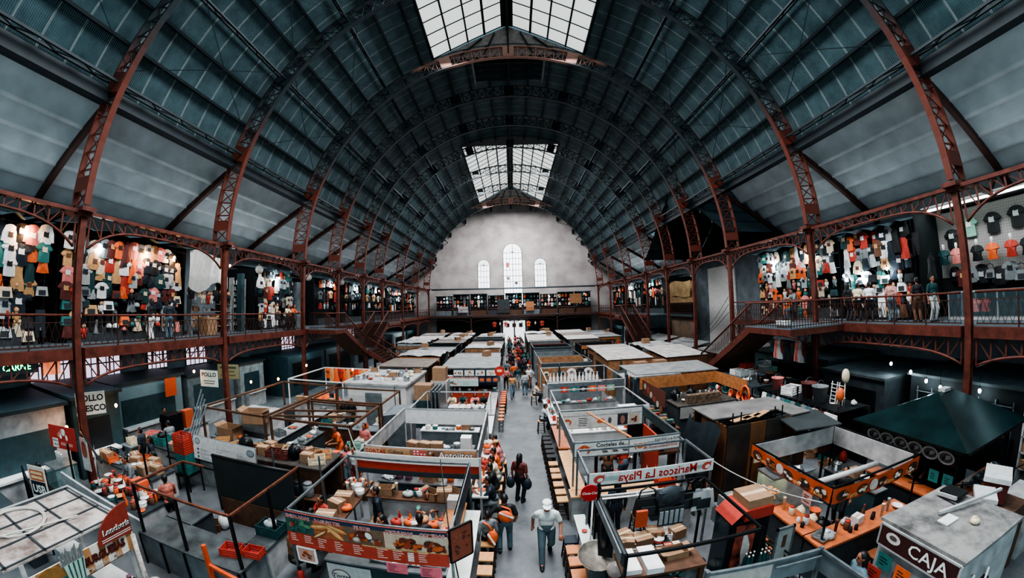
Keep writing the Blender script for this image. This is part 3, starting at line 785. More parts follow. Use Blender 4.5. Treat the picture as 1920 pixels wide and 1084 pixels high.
# ------------------------------------------------------------------ rows of goods
_seen = {}
def number_goods():
 for base, os_ in _seen.items():
  if len(os_) > 1:
   for k, o in enumerate(os_): o['label'] = base + ', %s %s' % (nth(k), 'of two' if len(os_) == 2 else 'from near')
def goods(kinds, x0, y0, x1, y1, z, nx, ny, place, group, jit=.3, cols=None, fill=.9, rz=None, rnd=None):
 """a grid of individual things on a surface, counted from the near left"""
 r = rnd or RN
 dx = (x1 - x0) / nx; dy = (y1 - y0) / ny
 for j in range(ny):
  for i in range(nx):
   if r.random() > fill: continue
   kind = r.choice(kinds)
   cl = r.choice(cols or ['white', 'white', 'cream', 'red', 'orange', 'teal', 'grey', 'tan', 'pale grey'])
   if kind in ('pot', 'pan', 'carton', 'open_carton', 'bin_bag'): cl2 = None
   else: cl2 = cl
   x = x0 + dx * (i + .5 + r.uniform(-jit, jit) * .5); y = y0 + dy * (j + .5 + r.uniform(-jit, jit) * .5)
   nm = {'cup_stack': 'cup stack', 'fruit': 'round fruit', 'tub': 'lidded tub', 'food_tray': 'food tray', 'pan': 'empty steel tray', 'pot': 'lidded steel pot', 'carton': 'cardboard box', 'open_carton': 'open cardboard box', 'bin_bag': 'black bin bag', 'microwave': 'microwave oven', 'bag': 'plastic bag'}.get(kind, kind)
   base = ((cl2 + ' ') if cl2 else '') + nm + ' ' + place
   _seen.setdefault(base, []).append(
   put(kind, (x, y, z), (r.uniform(-.5, .5) if rz is None else rz), base, {'cup_stack': 'cups', 'carton': 'box', 'open_carton': 'box', 'food_tray': 'tray', 'pan': 'tray', 'bin_bag': 'bag', 'microwave': 'microwave'}.get(kind, kind), group, cl2))
# ------------------------------------------------------------------ people
def ik(a, c, l1, l2, bend):
 a = Vector(a); c = Vector(c); d = c - a; L_ = min(d.length, l1 + l2 - .004); d.normalize(); c = a + d * L_
 x = (l1 * l1 - l2 * l2 + L_ * L_) / (2 * L_); h = math.sqrt(max(0, l1 * l1 - x * x))
 b = Vector(bend); b = (b - d * b.dot(d)).normalized()
 return a + d * x + b * h, c
def cone(m, p, q, r1, r2, n=10):
 p = Vector(p); q = Vector(q); m.tube([p, q], [r1, r2], n); m.ell(p, r1, n, 6); m.ell(q, r2, n, 6)
def remesh(mb, vox, ratio, name):
 me = mb.mesh(name); o = bpy.data.objects.new('tmp', me); COL.objects.link(o)
 r = o.modifiers.new('r', 'REMESH'); r.mode = 'VOXEL'; r.voxel_size = vox
 s = o.modifiers.new('s', 'SMOOTH'); s.factor = .5; s.iterations = 3
 d = o.modifiers.new('d', 'DECIMATE'); d.ratio = ratio
 dg = bpy.context.evaluated_depsgraph_get(); out = bpy.data.meshes.new_from_object(o.evaluated_get(dg))
 bpy.data.objects.remove(o); bpy.data.meshes.remove(me)
 out.materials.clear(); out.materials.append(mb.m[0]); out.polygons.foreach_set('use_smooth', [True] * len(out.polygons)); out.name = name
 return out
POSES = {
 'stand': dict(pz=.93, lean=.02, hl=(.25, .04, .82), hr=(-.25, .04, .82), fl=(.1, 0, .08), fr=(-.1, .02, .08)),
 'walk': dict(pz=.91, lean=.05, hl=(.27, -.14, .84), hr=(-.27, .2, .87), fl=(.08, .3, .08), fr=(-.09, -.26, .13)),
 'hip': dict(pz=.93, lean=0, hl=(.24, .12, .88), hr=(-.2, -.04, .98), fl=(.12, .06, .08), fr=(-.12, -.05, .08), br=(-1, -.2, 0)),
 'work': dict(pz=.92, lean=.22, hl=(.15, .42, 1.02), hr=(-.14, .4, 1.04), fl=(.12, .03, .08), fr=(-.12, -.02, .08)),
 'rail': dict(pz=.9, lean=.42, hl=(.1, .55, 1.12), hr=(-.1, .55, 1.12), fl=(.11, -.05, .08), fr=(-.1, .06, .08)),
 'sit': dict(pz=.74, lean=.3, hl=(.16, .52, 1.06), hr=(-.12, .5, 1.07), fl=(.13, .3, .26), fr=(-.13, .28, .26)),
 'sitlow': dict(pz=.56, lean=.15, hl=(.14, .44, .82), hr=(-.14, .44, .82), fl=(.12, .36, .08), fr=(-.12, .4, .08)),
}
SKIN = mat('brown_skin', (150, 98, 74), .55, 0, .06, 20)
SKIN2 = mat('light_brown_skin', (182, 128, 100), .55, 0, .06, 20)
HAIRM = mat('dark_hair', (24, 22, 22), .5, 0, .2, 40)
_PM = {}
def person_meshes(pose):
 if pose in _PM: return _PM[pose]
 P = POSES[pose]; pz = P['pz']; ln = P['lean']
 pel = Vector((0, 0, pz)); Rx = Matrix.Rotation(-ln, 3, 'X')
 up = lambda x, y, z: pel + Rx @ Vector((x, y, z))
 nod = Matrix.Rotation(-ln * .2, 3, 'X')
 head0 = up(0, .015, .56)
 hd = lambda x, y, z: head0 + nod @ Vector((x, y, z))
 B = MB(SKIN); S = MB(DEF); Tm = MB(DEF); S2 = MB(DEF)
 for mb, e in ((B, 0), (S, .016), (S2, .016)):
  mb.ell(up(0, 0, .02), (.155 + e, .115 + e, .13 + e), 14, 8, Rx); mb.ell(up(0, 0, .2), (.148 + e, .105 + e, .18 + e), 14, 8, Rx); mb.ell(up(0, 0, .36), (.172 + e, .115 + e, .15 + e), 14, 8, Rx)
  cone(mb, up(.13, -.005, .44), up(-.13, -.005, .44), .062 + e, .062 + e)
 cone(B, up(0, 0, .44), up(0, .01, .58), .058, .052)
 B.ell(hd(0, 0, .12), (.076, .095, .112), 16, 10, nod); B.ell(hd(0, .03, .06), (.06, .068, .07), 12, 8, nod)
 cone(B, hd(0, .09, .125), hd(0, .108, .095), .011, .016, 8)
 for s in (-1, 1): B.ell(hd(s * .078, 0, .105), (.014, .024, .034), 8, 6, nod)
 for s, key, bk in ((1, 'hl', 'bl'), (-1, 'hr', 'br')):
  sh = up(s * .185, 0, .425); w = Vector(P[key]); bend = P.get(bk, (s * .5, -1, -.4))
  e, w = ik(sh, w, .29, .26, bend)
  cone(B, sh, e, .047, .038); cone(B, e, w, .039, .027)
  cone(S, sh, sh + (e - sh) * .72, .064, .062)
  cone(S2, sh, e, .062, .05); cone(S2, e, e + (w - e) * .93, .05, .04)
  d = (w - e).normalized(); side = d.cross(Vector((0, 0, 1)))
  if side.length < .3: side = Vector((0, 1, 0))
  side.normalize(); nrm = side.cross(d).normalized()
  pc = w + d * .05; B.ell(pc, (.042, .042, .042), 8, 6); cone(B, w, w + d * .085, .024, .03, 8)
  for k in range(4):
   o = w + d * .085 + side * (-.03 + .02 * k); l = (.05, .06, .056, .042)[k]
   k1 = o + d * l * .6 - nrm * .012 + side * (-.006 + .004 * k); k2 = k1 + d * l * .5 - nrm * .022
   cone(B, o, k1, .0095, .009, 7); cone(B, k1, k2, .009, .008, 7)
  sg = 1 if side.dot(Vector((0, 1, 0))) > 0 else -1
  t0 = w + d * .03 + side * sg * .03; t1 = t0 + (d * .6 + side * sg * .8).normalized() * .045; t2 = t1 + d * .032
  cone(B, t0, t1, .013, .011, 7); cone(B, t1, t2, .011, .009, 7)
 SHS = []
 for s, key in ((1, 'fl'), (-1, 'fr')):
  hip = Vector((s * .088, 0, pz - .03)); k, a = ik(hip, P[key], .43, .43, (s * .1, 1, .15))
  cone(B, hip, k, .08, .052); cone(B, k, a, .052, .036)
  cone(Tm, hip, k, .1, .074); cone(Tm, k, a + Vector((0, 0, .0)), .074, .062)
  cone(B, a, a + Vector((0, .13, -.045)), .036, .03)
  SH = MB(DEF); SHS.append(SH); SH.ell(a + Vector((0, .07, -.042)), (.05, .14, .045), 10, 6); SH.ell(a + Vector((0, -.02, -.03)), (.045, .06, .06), 10, 6); cone(SH, a, a + Vector((0, 0, .05)), .05, .05)
 Tm.ell(Vector((0, 0, pz)), (.172, .132, .12), 14, 8); cone(Tm, up(0, 0, .1), pel, .138, .14)
 def cap_(mb, e, low):
  for i in range(1): pass
  mb.ell(hd(0, -.012, .135), (.082 + e, .1 + e, .108 + e), 14, 9, nod)
 H = MB(HAIRM); H.ell(hd(0, -.018, .138), (.083, .098, .106), 14, 9, nod); H.ell(hd(0, -.05, .08), (.07, .06, .08), 12, 7, nod)
 HL = MB(HAIRM); HL.ell(hd(0, -.018, .138), (.087, .1, .108), 14, 9, nod); cone(HL, hd(0, -.07, .12), up(0, -.1, .36), .075, .05)
 for s in (-1, 1): cone(HL, hd(s * .065, -.03, .12), hd(s * .07, -.03, -.08), .035, .03)
 CP = MB(WHITE); CP.lathe([(.094, 0), (.096, .04), (.082, .07), (.05, .092), (.004, .096)], 14, hd(0, -.012, .152), nod.to_4x4() @ Matrix.Scale(1.15, 4, (0, 1, 0)))
 CP.add([hd(.085 * cos(a * D), .07 + .13 * sin(a * D), .158 - .03 * sin(a * D)) for a in range(0, 181, 20)] + [hd(.085 * cos(a * D), .07 + .13 * sin(a * D), .167 - .03 * sin(a * D)) for a in range(0, 181, 20)], [tuple(range(10))[::-1], tuple(range(10, 20))] + [(i, i + 1, i + 11, i + 10) for i in range(9)])
 EYS = []
 for s in (-1, 1): EYS.append(MB(BLACK).ell(hd(s * .031, .087, .122), (.013, .008, .008), 6, 4).bar(hd(s * .018, .095, .139), hd(s * .048, .086, .141), .012))
 MO = MB(C(120, 62, 54)); MO.ell(hd(0, .094, .052), (.022, .008, .007), 8, 4)
 r = dict(body=remesh(B, .0085, .14, 'body'), shirt=remesh(S, .014, .35, 'shirt'), long=remesh(S2, .014, .35, 'shirt'), trousers=remesh(Tm, .015, .4, 'trousers'), shoes=[q.mesh('shoe') for q in SHS], short=H.mesh('hair'), longhair=remesh(HL, .014, .4, 'hair'), cap=CP.mesh('cap'), eyes=[q.mesh('eye') for q in EYS], mouth=MO.mesh('mouth'), up=up)
 _PM[pose] = r
 return r
def person(pose, loc, rz, label, shirt='white', legs='denim', hair='short', sleeve=False, skin=0, scale=1., cap=None, group=None, face=True, wide=1.04):
 g = person_meshes(pose)
 t = T('person', label, 'person', loc, rz, group); t.scale = (scale * wide, scale * wide, scale)
 b = part('body', g['body'], t)
 if skin: recolor(b, SKIN2)
 recolor(part('shirt', g['long' if sleeve else 'shirt'], t), CC(shirt) if isinstance(shirt, str) else shirt)
 recolor(part('trousers', g['trousers'], t), CC(legs) if isinstance(legs, str) else legs)
 for q in g['shoes']: recolor(part('shoe', q, t), CC('black'))
 if cap: recolor(part('cap', g['cap'], t), CC(cap))
 part('hair', g['longhair' if hair == 'long' else 'short'], t)
 if face:
  for q in g['eyes']: part('eye', q, t)
  part('mouth', g['mouth'], t)
 return t
# ------------------------------------------------------------------ gallery shops
SHOPB = mat('shop_dark_backing', (20, 27, 31), .8, 0, .3, 3)
TARP = mat('grey_blue_tarpaulin', (70, 88, 96), .6, 0, .2, 2)
def shop(s, y0, y1, what, zt=9.1, awning=True, counter=True, back=True):
 x = s * 16.35; t = T('shop_booth', what, 'shop', (x, (y0 + y1) / 2, GF), 0, None)
 m = MB(SHOPB); m.b2(*sorted((s * 17.0, s * 17.06))[:1], y0, GF, sorted((s * 17.0, s * 17.06))[1], y1, zt)
 if back: PW('backing', m, t)  # dark sheet added so the gaps between garments read as shaded
 for yy in (y0, y1): PW('side_partition', MB(SHOPB).b2(min(s * 16.4, s * 19.9), yy - .03, GF, max(s * 16.4, s * 19.9), yy + .03, zt), t)
 for z in (8.95, 8.2, 7.45): PW('hanging_rail', MB(GALV).tube([(s * 16.42, y0, z + .1), (s * 16.42, y1, z + .1)], .015, 5), t)
 if counter: 
  PW('counter', MB(DGREY).b2(min(s * 16.15, s * 16.9), y0 + .3, GF, max(s * 16.15, s * 16.9), y1 - .3, GF + .55), t)
 if awning:
  m = MB(TARP); n = 12; vs = []
  for i in range(n + 1):
   y = y0 + (y1 - y0) * i / n; vs += [(s * 15.7, y, zt - .1 + .12 * sin(i * 2.1)), (s * 17.6, y, zt + .2 + .1 * sin(i * 1.3)), (s * 19.8, y, zt + .3)]
  m.add(vs, [(3 * i + k, 3 * i + k + 1, 3 * i + 4 + k, 3 * i + 3 + k) for i in range(n) for k in (0, 1)], True); PW('awning', m, t)
 return t
PALD = ['black', 'dark navy', 'black', 'white', 'white', 'grey', 'dark teal', 'teal', 'orange', 'red', 'maroon', 'cream', 'pale grey', 'dark navy', 'tan', 'brown']
PALL = ['white', 'white', 'cream', 'orange', 'tan', 'maroon', 'teal', 'dark teal', 'black', 'dark navy', 'grey', 'red', 'pale grey', 'black', 'pink']
PRN = {'white': 'black', 'cream': 'maroon', 'black': 'pale grey', 'dark navy': 'white', 'grey': 'black', 'teal': 'cream', 'dark teal': 'cream', 'orange': 'black', 'red': 'white', 'maroon': 'tan', 'pale grey': 'dark navy', 'tan': 'brown', 'brown': 'tan', 'pink': 'white', 'mint': 'white', 'plum': 'pink', 'denim': 'white'}
ROWN = ['top', 'second', 'third', 'fourth', 'fifth', 'sixth', 'lowest']
def hang(s, y0, y1, rows, place, seed, step=.43, pal=None, x=16.2):
 r = random.Random(seed); rz = PI / 2 if s < 0 else -PI / 2
 for ri, (z, kinds) in enumerate(rows):
  n = int((y1 - y0) / step); 
  for k in range(n):
   if r.random() < .06: continue
   kind = r.choice(kinds); col = r.choice(pal or PALD)
   y = y0 + (k + .5) * (y1 - y0) / n + r.uniform(-.06, .06)
   nm = {'bust': 'shirt on white bust', 'toy': 'rag doll', 'skirt': 'skirt'}.get(kind, kind)
   lb = '%s %s, %s row, %s along, %s' % (col, nm, ROWN[ri], nth(k), place)
   put(kind, (s * (x - r.uniform(0, .12)), y, z + r.uniform(-.12, .1)), rz + r.uniform(-.25, .25), lb, {'bust': 'shirt', 'toy': 'doll', 't-shirt': 'shirt', 'sweatshirt': 'shirt'}.get(kind, kind), 'goods hung up ' + place, col,
    {'print': PRN.get(col, 'black'), 'hair': r.choice(['black', 'brown', 'orange'])}, r.uniform(.9, 1.12) * (1.35 if kind in ('handbag', 'toy', 'cap') else 1))
shirts = ['t-shirt', 't-shirt', 'sweatshirt', 'dress', 't-shirt']
R5 = [(9.0, shirts), (8.4, shirts), (7.8, ['t-shirt', 'sweatshirt', 'dress', 't-shirt', 'skirt']), (7.2, ['t-shirt', 'skirt', 'handbag', 't-shirt', 'toy']), (6.7, ['handbag', 'skirt', 'cap', 'toy', 't-shirt']), (6.2, ['toy', 'handbag', 'skateboard', 'cap', 't-shirt', 'trousers']), (5.75, ['toy', 'handbag', 'skirt', 'cap'])]
shop(-1, 2.6, 6.0, 'clothes booth at the near end of the left gallery, before the first column', 9.25)
hang(-1, 3.2, 5.95, R5, 'left booth before the first column', 1, .36, PALL)
shop(-1, 6.5, 12.9, 'crowded clothes booth of the left gallery between first and second columns', 9.35)
hang(-1, 6.6, 12.4, R5, 'left booth past the first column', 2, .36, PALL)
m = MB(C(206, 204, 198)); vs = []
for i in range(15):
 y = 12.75 + 2.75 * i / 14
 for j in range(7): vs.append((-15.9 + .07 * sin(i * 1.7 + j * .5), y, 9.15 - (1.75 + .3 * sin(i * .45)) * j / 6 + .12 * sin(i * PI / 14 * 2) * (j < 2)))
m.add(vs, [(i * 7 + j, i * 7 + j + 1, i * 7 + 8 + j, i * 7 + 7 + j) for i in range(14) for j in range(6)], True)
W1('cloth_screen', m, 'pale cloth sheet hung high across the second column of the left gallery', 'cloth')
hang(-1, 12.9, 16.0, [(7.35, ['toy', 'toy', 'bust'])], 'under the pale cloth sheet', 5, .3, ['white', 'cream', 'black', 'white', 'red'])
def shelves(s, y0, y1, x, label, z1=8.6, n=6, mt=None):
 t = T('shelf_unit', label, 'shelf', (s * x, (y0 + y1) / 2, GF)); mt = mt or OFFW
 for k in range(n): PW('shelf', MB(mt).b2(min(s * x, s * (x + .4)), y0, GF + .35 + (z1 - GF - .4) * k / n, max(s * x, s * (x + .4)), y1, GF + .38 + (z1 - GF - .4) * k / n), t)
 for y in (y0, y1): PW('upright', MB(mt).b2(min(s * x, s * (x + .4)), y - .025, GF, max(s * x, s * (x + .4)), y + .025, z1), t)
 return [GF + .38 + (z1 - GF - .4) * k / n for k in range(n)]
def stock(s, x, y0, y1, zs, place, seed, kinds, step=.3, cols=None):
 r = random.Random(seed)
 for zi, z in enumerate(zs): goods(kinds, min(s * x, s * (x + .35)), y0, max(s * x, s * (x + .35)), y1, z, 1, int((y1 - y0) / step), 'on shelf %s %s' % (ORD[zi], place), 'shelf stock ' + place, .2, cols, .85, None, r)
zs = shelves(-1, 13.6, 16.6, 16.6, 'wide low shelf unit full of boxes behind the second column of the left gallery', 7.0, 4)
stock(-1, 16.6, 13.7, 16.5, zs, 'of the low left gallery unit', 6, ['carton', 'jar', 'jar', 'tub', 'bottle'], .34, ['brown', 'tan', 'cream', 'maroon', 'white'])
zs = shelves(-1, 17.2, 18.3, 17.0, 'tall white shelf rack of bottles in the left gallery, before the third column', 8.2, 8)
stock(-1, 17.0, 17.25, 18.25, zs, 'of the tall white rack', 7, ['bottle', 'jar', 'bottle'], .16, ['pale grey', 'white', 'grey', 'dark teal'])
shop(-1, 18.5, 22.6, 'accessory booth of the left gallery around the third column', 8.9)
hang(-1, 18.6, 22.4, R5, 'left booth around the third column', 8, .4)
W1('carton_stack_side', MB(CARD).b2(-16.3, 13.8, GF, -15.6, 14.5, GF + .9), 'large brown carton standing on the left gallery floor past the second column', 'box')
W1('pale_cabinet', MB(GREYP).b2(-16.8, 22.8, GF, -16.0, 23.7, 8.3), 'tall grey cabinet standing by the fourth column of the left gallery', 'cabinet')
W1('blue_pillar', MB(TEALG).b2(-16.4, 17.0 - .15, GF, -16.0, 17.1, 8.4), 'narrow teal upright board beside the tall white rack, left gallery', 'board')
for k, (y0, y1, a, b_) in enumerate(((25.9, 30.2, 'fifth', 'sixth'), (30.9, 35.2, 'sixth', 'seventh'), (36, 42.4, 'seventh', 'eighth'), (43.1, 49.6, 'eighth', 'ninth'), (50.3, 56.6, 'ninth', 'last'))):
 shop(-1, y0, y1, 'far clothes booth of the left gallery, past the %s column' % ORD[k + 4], 8.9, True)
 hang(-1, y0 + .2, y1 - .2, [(8.8, shirts), (7.9, ['t-shirt', 'handbag', 'dress']), (6.9, ['handbag', 'skirt', 'toy', 'trousers'])], 'left booth past the %s column' % ORD[k + 4], 20 + k, .62)
shop(1, 9.5, 13.2, 'dark crowded clothes booth of the right gallery, just before the second column', 9.1)
hang(1, 9.5, 13.2, R5, 'right booth before the second column', 30, .36)
hang(1, 8.3, 9.5, [(8.6, ['dress', 'trousers']), (7.5, ['dress', 'sweatshirt'])], 'at the near corner of the dark right gallery booth', 31, .4, ['white', 'black', 'pale grey', 'black'])
shop(1, 13.7, 20.4, 'bright clothes booth of the right gallery past the second column', 9.2)
hang(1, 13.8, 20.2, R5, 'right booth past the second column', 32, .4, PALL)
for k, (y0, y1) in enumerate(((36, 42.4), (43.1, 49.6), (50.3, 56.6))):
 shop(1, y0, y1, 'far clothes booth of the right gallery, past the %s column' % ORD[k + 6], 8.9)
 hang(1, y0 + .2, y1 - .2, [(8.8, shirts), (7.9, ['t-shirt', 'handbag', 'dress']), (6.9, ['handbag', 'skirt', 'toy', 'trousers'])], 'right booth past the %s column' % ORD[k + 6], 40 + k, .62)
def grid_(nt, b, L):
 tc = node(nt, 'TexCoord'); a = stripes(nt, L, tc.outputs['Object'], 1, 9, .06, 1.1, .03); c = stripes(nt, L, tc.outputs['Object'], 2, 9, .06, 1.1, .03)
 mx = node(nt, 'Math', operation='MAXIMUM'); L(a, mx.inputs[0]); L(c, mx.inputs[1])
 k = node(nt, 'MixRGB'); k.inputs[1].default_value = lin((146, 142, 140)); k.inputs[2].default_value = lin((92, 90, 90)); L(mx.outputs[0], k.inputs[0]); L(k.outputs[0], b.inputs['Base Color'])
GRID = ramp_mat('white_grid_panel', lambda nt, b, L: grid_(nt, b, L), .6)
t = T('shop_booth', 'bright booth with white grid wall of T-shirts at the near right gallery', 'shop', (18, 6, GF))
PW('grid_wall', MB(GRID).b2(18.5, 1.5, 6.6, 18.56, 9.3, 9.35), t)
PW('lower_wall', MB(SHOPB).b2(18.5, 1.5, GF, 18.58, 9.3, 6.6), t)
PW('light_tube', MB(mat('white_tube_light', (250, 250, 245), .4, 0, 0, 1, 5, emit_rgb=(235, 250, 240))).b2(17.6, 1.5, 9.42, 17.7, 9.3, 9.5), t)
PW('ceiling_board', MB(OFFW).b2(17.2, 1.5, 9.5, 19.9, 9.3, 9.56), t)
PW('side_partition', MB(SHOPB).b2(16.5, 9.3, GF, 19.9, 9.36, 9.4), t)
m = MB(OFFW)
m.b2(16.6, 1.5, GF, 17.2, 8.2, GF + .1); m.b2(16.6, 1.5, GF + 1.0, 17.2, 8.2, GF + 1.06)
for y in (2.0, 3.4, 4.8, 6.2, 7.6, 8.16): m.b2(16.6, y, GF + .1, 16.66, y + .05, GF + 1.0)
PW('glass_counter_frame', m, t); PW('counter_back', MB(SHOPB).b2(17.14, 1.5, GF + .1, 17.2, 8.2, GF + 1.0), t)
PW('counter_glass', MB(glass('counter_glass', (120, 150, 158), .15)).b2(16.58, 1.5, GF + .1, 16.6, 8.2, GF + 1.0), t)
for k, (y, z, c) in enumerate(((8.6, 8.6, 'black'), (7.75, 8.95, 'mint'), (6.75, 8.95, 'black'), (5.75, 9.0, 'black'), (4.8, 8.95, 'maroon'), (4.0, 8.95, 'dark navy'))):
 put('t-shirt', (18.42, y, z), -PI / 2, '%s T-shirt pinned on the white grid wall, %s from its far end' % (c, nth(k)), 'shirt', 'T-shirts on the grid wall', c, {'print': PRN[c]}, 1.15)
for k, (y, c) in enumerate(((8.9, 'dark teal'), (8.3, 'pink'), (7.4, 'black'), (6.75, 'orange'), (6.0, 'red'), (5.4, 'black'), (4.8, 'orange'), (4.2, 'white'))):
 put('bust', (18.0, y, 7.75), -PI / 2, '%s shirt on a white bust below the grid wall, %s from the far end' % (c, nth(k)), 'shirt', 'shirts on busts', c, None, 1.1)
hang(1, 4.0, 8.8, [(6.95, ['t-shirt', 'sweatshirt', 'handbag'])], 'dark wall below the white busts', 50, .4, ['black', 'dark navy', 'black', 'maroon', 'grey'], 18.3)
for k, (y, c) in enumerate(((7.9, 'black'), (7.2, 'pink'), (6.8, 'red'), (6.1, 'black'), (5.6, 'dark navy'), (5.0, 'maroon'), (4.4, 'grey'))):
 put('bust', (16.95, y, GF + .78), -PI / 2, '%s top displayed inside the glass counter, %s from the far end, right gallery' % (c, nth(k)), 'shirt', 'tops in the glass counter', c, None, .9)
area('booth_tube_light', (17.4, 5.5, 9.3), .3, 7, (0, .35, 0), 70, (225, 245, 240))
for loc, warm, w, pw in (((-15.9, 5.0, 8.75), 1, 'among the shirts before the first left column', 45), ((-16.0, 8.0, 8.6), 0, 'among the shirts just past the first left column', 40), ((-15.9, 10.2, 8.6), 1, 'over the middle of the first left booth', 45), ((-15.9, 11.8, 8.6), 1, 'at the far end of the first left booth', 45),
 ((15.9, 10.6, 7.1), 0, 'inside the dark right booth, near the glass counter', 30), ((15.9, 12.0, 7.0), 0, 'in the middle of the dark right booth', 30), ((15.9, 13.1, 7.0), 0, 'inside the dark right booth by the second column', 30), ((15.8, 15.5, 8.3), 0, 'in the bright right booth, near its front end', 40), ((15.8, 18.5, 8.3), 0, 'in the bright right booth, towards its far end', 40),
 ((-15.7, 15.5, 8.6), 0, 'over the low shelf unit of the left gallery', 40), ((-15.7, 20.2, 8.3), 0, 'in the accessory booth of the left gallery', 50), ((-15.7, 28, 8.3), 0, 'in the left gallery past the fifth column', 50), ((-15.7, 33, 8.3), 0, 'in the left gallery past the sixth column', 50), ((-15.7, 39, 8.3), 0, 'in the left gallery past the seventh column', 60), ((-15.7, 46.5, 8.3), 0, 'in the left gallery past the eighth column', 60), ((15.7, 39, 8.3), 0, 'in the right gallery past the seventh column', 60), ((15.7, 46.5, 8.3), 0, 'in the right gallery past the eighth column', 60)):
 bulb(loc, warm, w, pw)
for s, ys in ((-1, (16.8, 22.2, 27.4, 33.6, 39.5, 46, 53)), (1, (36.5, 42))):
 for k, y in enumerate(ys):
  put('globe', (s * 14.6, y, 8.55), 0, 'milky globe lamp hanging in the %s arcade, %s from the camera' % (SN[s], nth(k)), 'lamp', 'arcade globe lamps')
person('stand', (-15.0, 10.0, GF), PI / 2 + .3, 'person in black top and white trousers looking at the first left gallery booth', 'black', 'white', 'long', True)
person('stand', (-15.0, 10.95, GF), PI / 2 - .2, 'person in dark waistcoat and jeans facing the first left gallery booth', 'dark navy', 'denim', 'short', False)
person('rail', (-14.5, 19.3, GF), -PI / 2, 'person in cream top leaning on the left gallery railing before the third column', 'cream', 'black', 'long', False)
person('rail', (-14.5, 19.95, GF), -PI / 2, 'person in orange vest leaning on the left railing, nearest the third column', 'orange', 'black', 'long', False)
person('stand', (15.0, 12.2, GF), -PI / 2, 'long-haired person in black on the right gallery, nearest the second column', 'black', 'black', 'long', False)
person('work', (15.0, 11.7, GF), -PI / 2 + .3, 'person in pale top bending over the goods of the dark right booth', 'cream', 'black', 'short', False)
person('work', (15.1, 11.1, GF), -PI / 2 + .5, 'person in white top and dark trousers bending to the dark right booth', 'white', 'black', 'short', True)
person('stand', (15.0, 9.9, GF), -PI / 2 + .1, 'person in red and white striped shirt and jeans at the right gallery', mat('red_white_stripes', (200, 150, 140), .7, 0, .3, 14), 'denim', 'short', False)
person('stand', (15.4, 8.9, GF), -PI / 2 + .9, 'person in black shirt and shorts walking along the right gallery', 'black', 'brown', 'short', False)
person('stand', (15.6, 8.35, GF), PI - .4, 'person in teal shirt and pale trousers nearest the glass counter, right gallery', 'dark teal', 'pale grey', 'short', False)
person('rail', (14.8, 15.6, GF), PI / 2, 'person in grey shirt leaning on the right gallery railing past the second column', 'grey', 'dark navy', 'short', False)
person('sitlow', (15.2, 16.3, GF), PI / 2, 'person in orange top crouching behind the right gallery railing', 'orange', 'denim', 'short', False)
# ------------------------------------------------------------------ end gallery booths
for k in range(9):
 x0 = -13.2 + 2.95 * k; w = 2.8; h = 8.5 if k % 3 else 8.2
 lb = '%s booth of the end gallery, %s from its left end' % (['dark', 'bright', 'grey-topped', 'dark', 'bright', 'draped', 'dark', 'bright', 'brown'][k], nth(k))
 t = T('end_booth', lb, 'booth', (x0 + w / 2, 59, GF), 0, 'end gallery booths')
 PW('backing', MB(SHOPB).b2(x0, 59.6, GF, x0 + w, 59.66, h), t)
 PW('canopy', MB(random.Random(k).choice([DGREY, TARP, GREYP, SHOPB])).b2(x0 - .05, 58.6, h, x0 + w + .05, 60.4, h + .08), t)
 PW('counter', MB(random.Random(k + 5).choice([DGREY, WOODD, GREYP])).b2(x0 + .1, 58.6, GF, x0 + w - .1, 59.1, GF + .8), t)
 r = random.Random(60 + k)
 for ri, z in enumerate((8.2, 7.5, 6.8)):
  for q in range(5):
   c = r.choice(['white', 'cream', 'pink', 'teal', 'black', 'grey', 'orange', 'pale grey', 'dark navy', 'dark navy']); kd = r.choice(['t-shirt', 'handbag', 'bust', 'skirt', 'toy'])
   put(kd, (x0 + .3 + q * .55, 59.2, z), 0, '%s %s, %s row of end booth %s, hook %s' % (c, {'bust': 'shirt on bust', 'toy': 'rag doll'}.get(kd, kd), ROWN[ri], ORD[k], ORD[q]), 'goods', 'goods on end gallery booths', c, None, .9)
 if k % 2 == 0: bulb((x0 + 1.5, 58.7, h - .45), 0, 'in end gallery booth %s' % ORD[k], 25)
W1('plywood_panel', MB(WOOD).b2(2.0, 58.2, GF + .6, 3.3, 58.26, GF + 2.1), 'tan wooden board standing at the front of the end gallery, right of the tall window', 'board')
W1('plywood_panel', MB(PLY).b2(9.3, 58.0, GF + 1.6, 11.3, 58.06, GF + 3.2), 'brown wooden board high at the right end of the end gallery', 'board')
m = MB(DGREY); vs = []
for i in range(9):
 for j in range(5): vs.append((-2.7 + i * .25, 58.1 + .06 * sin(i * 1.9), 7.5 - j * .55))
m.add(vs, [(i * 5 + j, i * 5 + j + 1, i * 5 + 6 + j, i * 5 + 5 + j) for i in range(8) for j in range(4)], True)
W1('grey_cloth', m, 'dark grey cloth draped over the end gallery booths under the tall window', 'cloth')
W1('white_crate', MB(OFFW).b2(-9.2, 57.8, GF + .5, -7.6, 58.4, GF + 1.5), 'pale box seat at the front of the end gallery, left part', 'box')
m = MB(WHITE); m.b2(-2.1, YE - .1, 0, 2.1, YE - .04, 4.1); d = struct('door_1', m)
part('door_glow', MB(WINGL).b2(-1.9, YE - .13, 0, 1.9, YE - .1, 3.9), d)
m = MB(C(120, 100, 88))
for x in (-1.15, .0, 1.15): m.b2(x - .32, YE - .16, 2.7, x + .32, YE - .14, 3.4)
part('door_panes', m, d)
m = MB(FRAMEW)
for x in (-2.0, 2.0): m.b2(x - .06, YE - .2, 0, x + .06, YE - .05, 4.0)
m.b2(-2.0, YE - .2, 3.85, 2.0, YE - .05, 4.0); part('door_frame', m, d)
area('entrance_daylight', (0, 61.2, 2), 3.6, 3.6, (-PI / 2, 0, 0), 160)
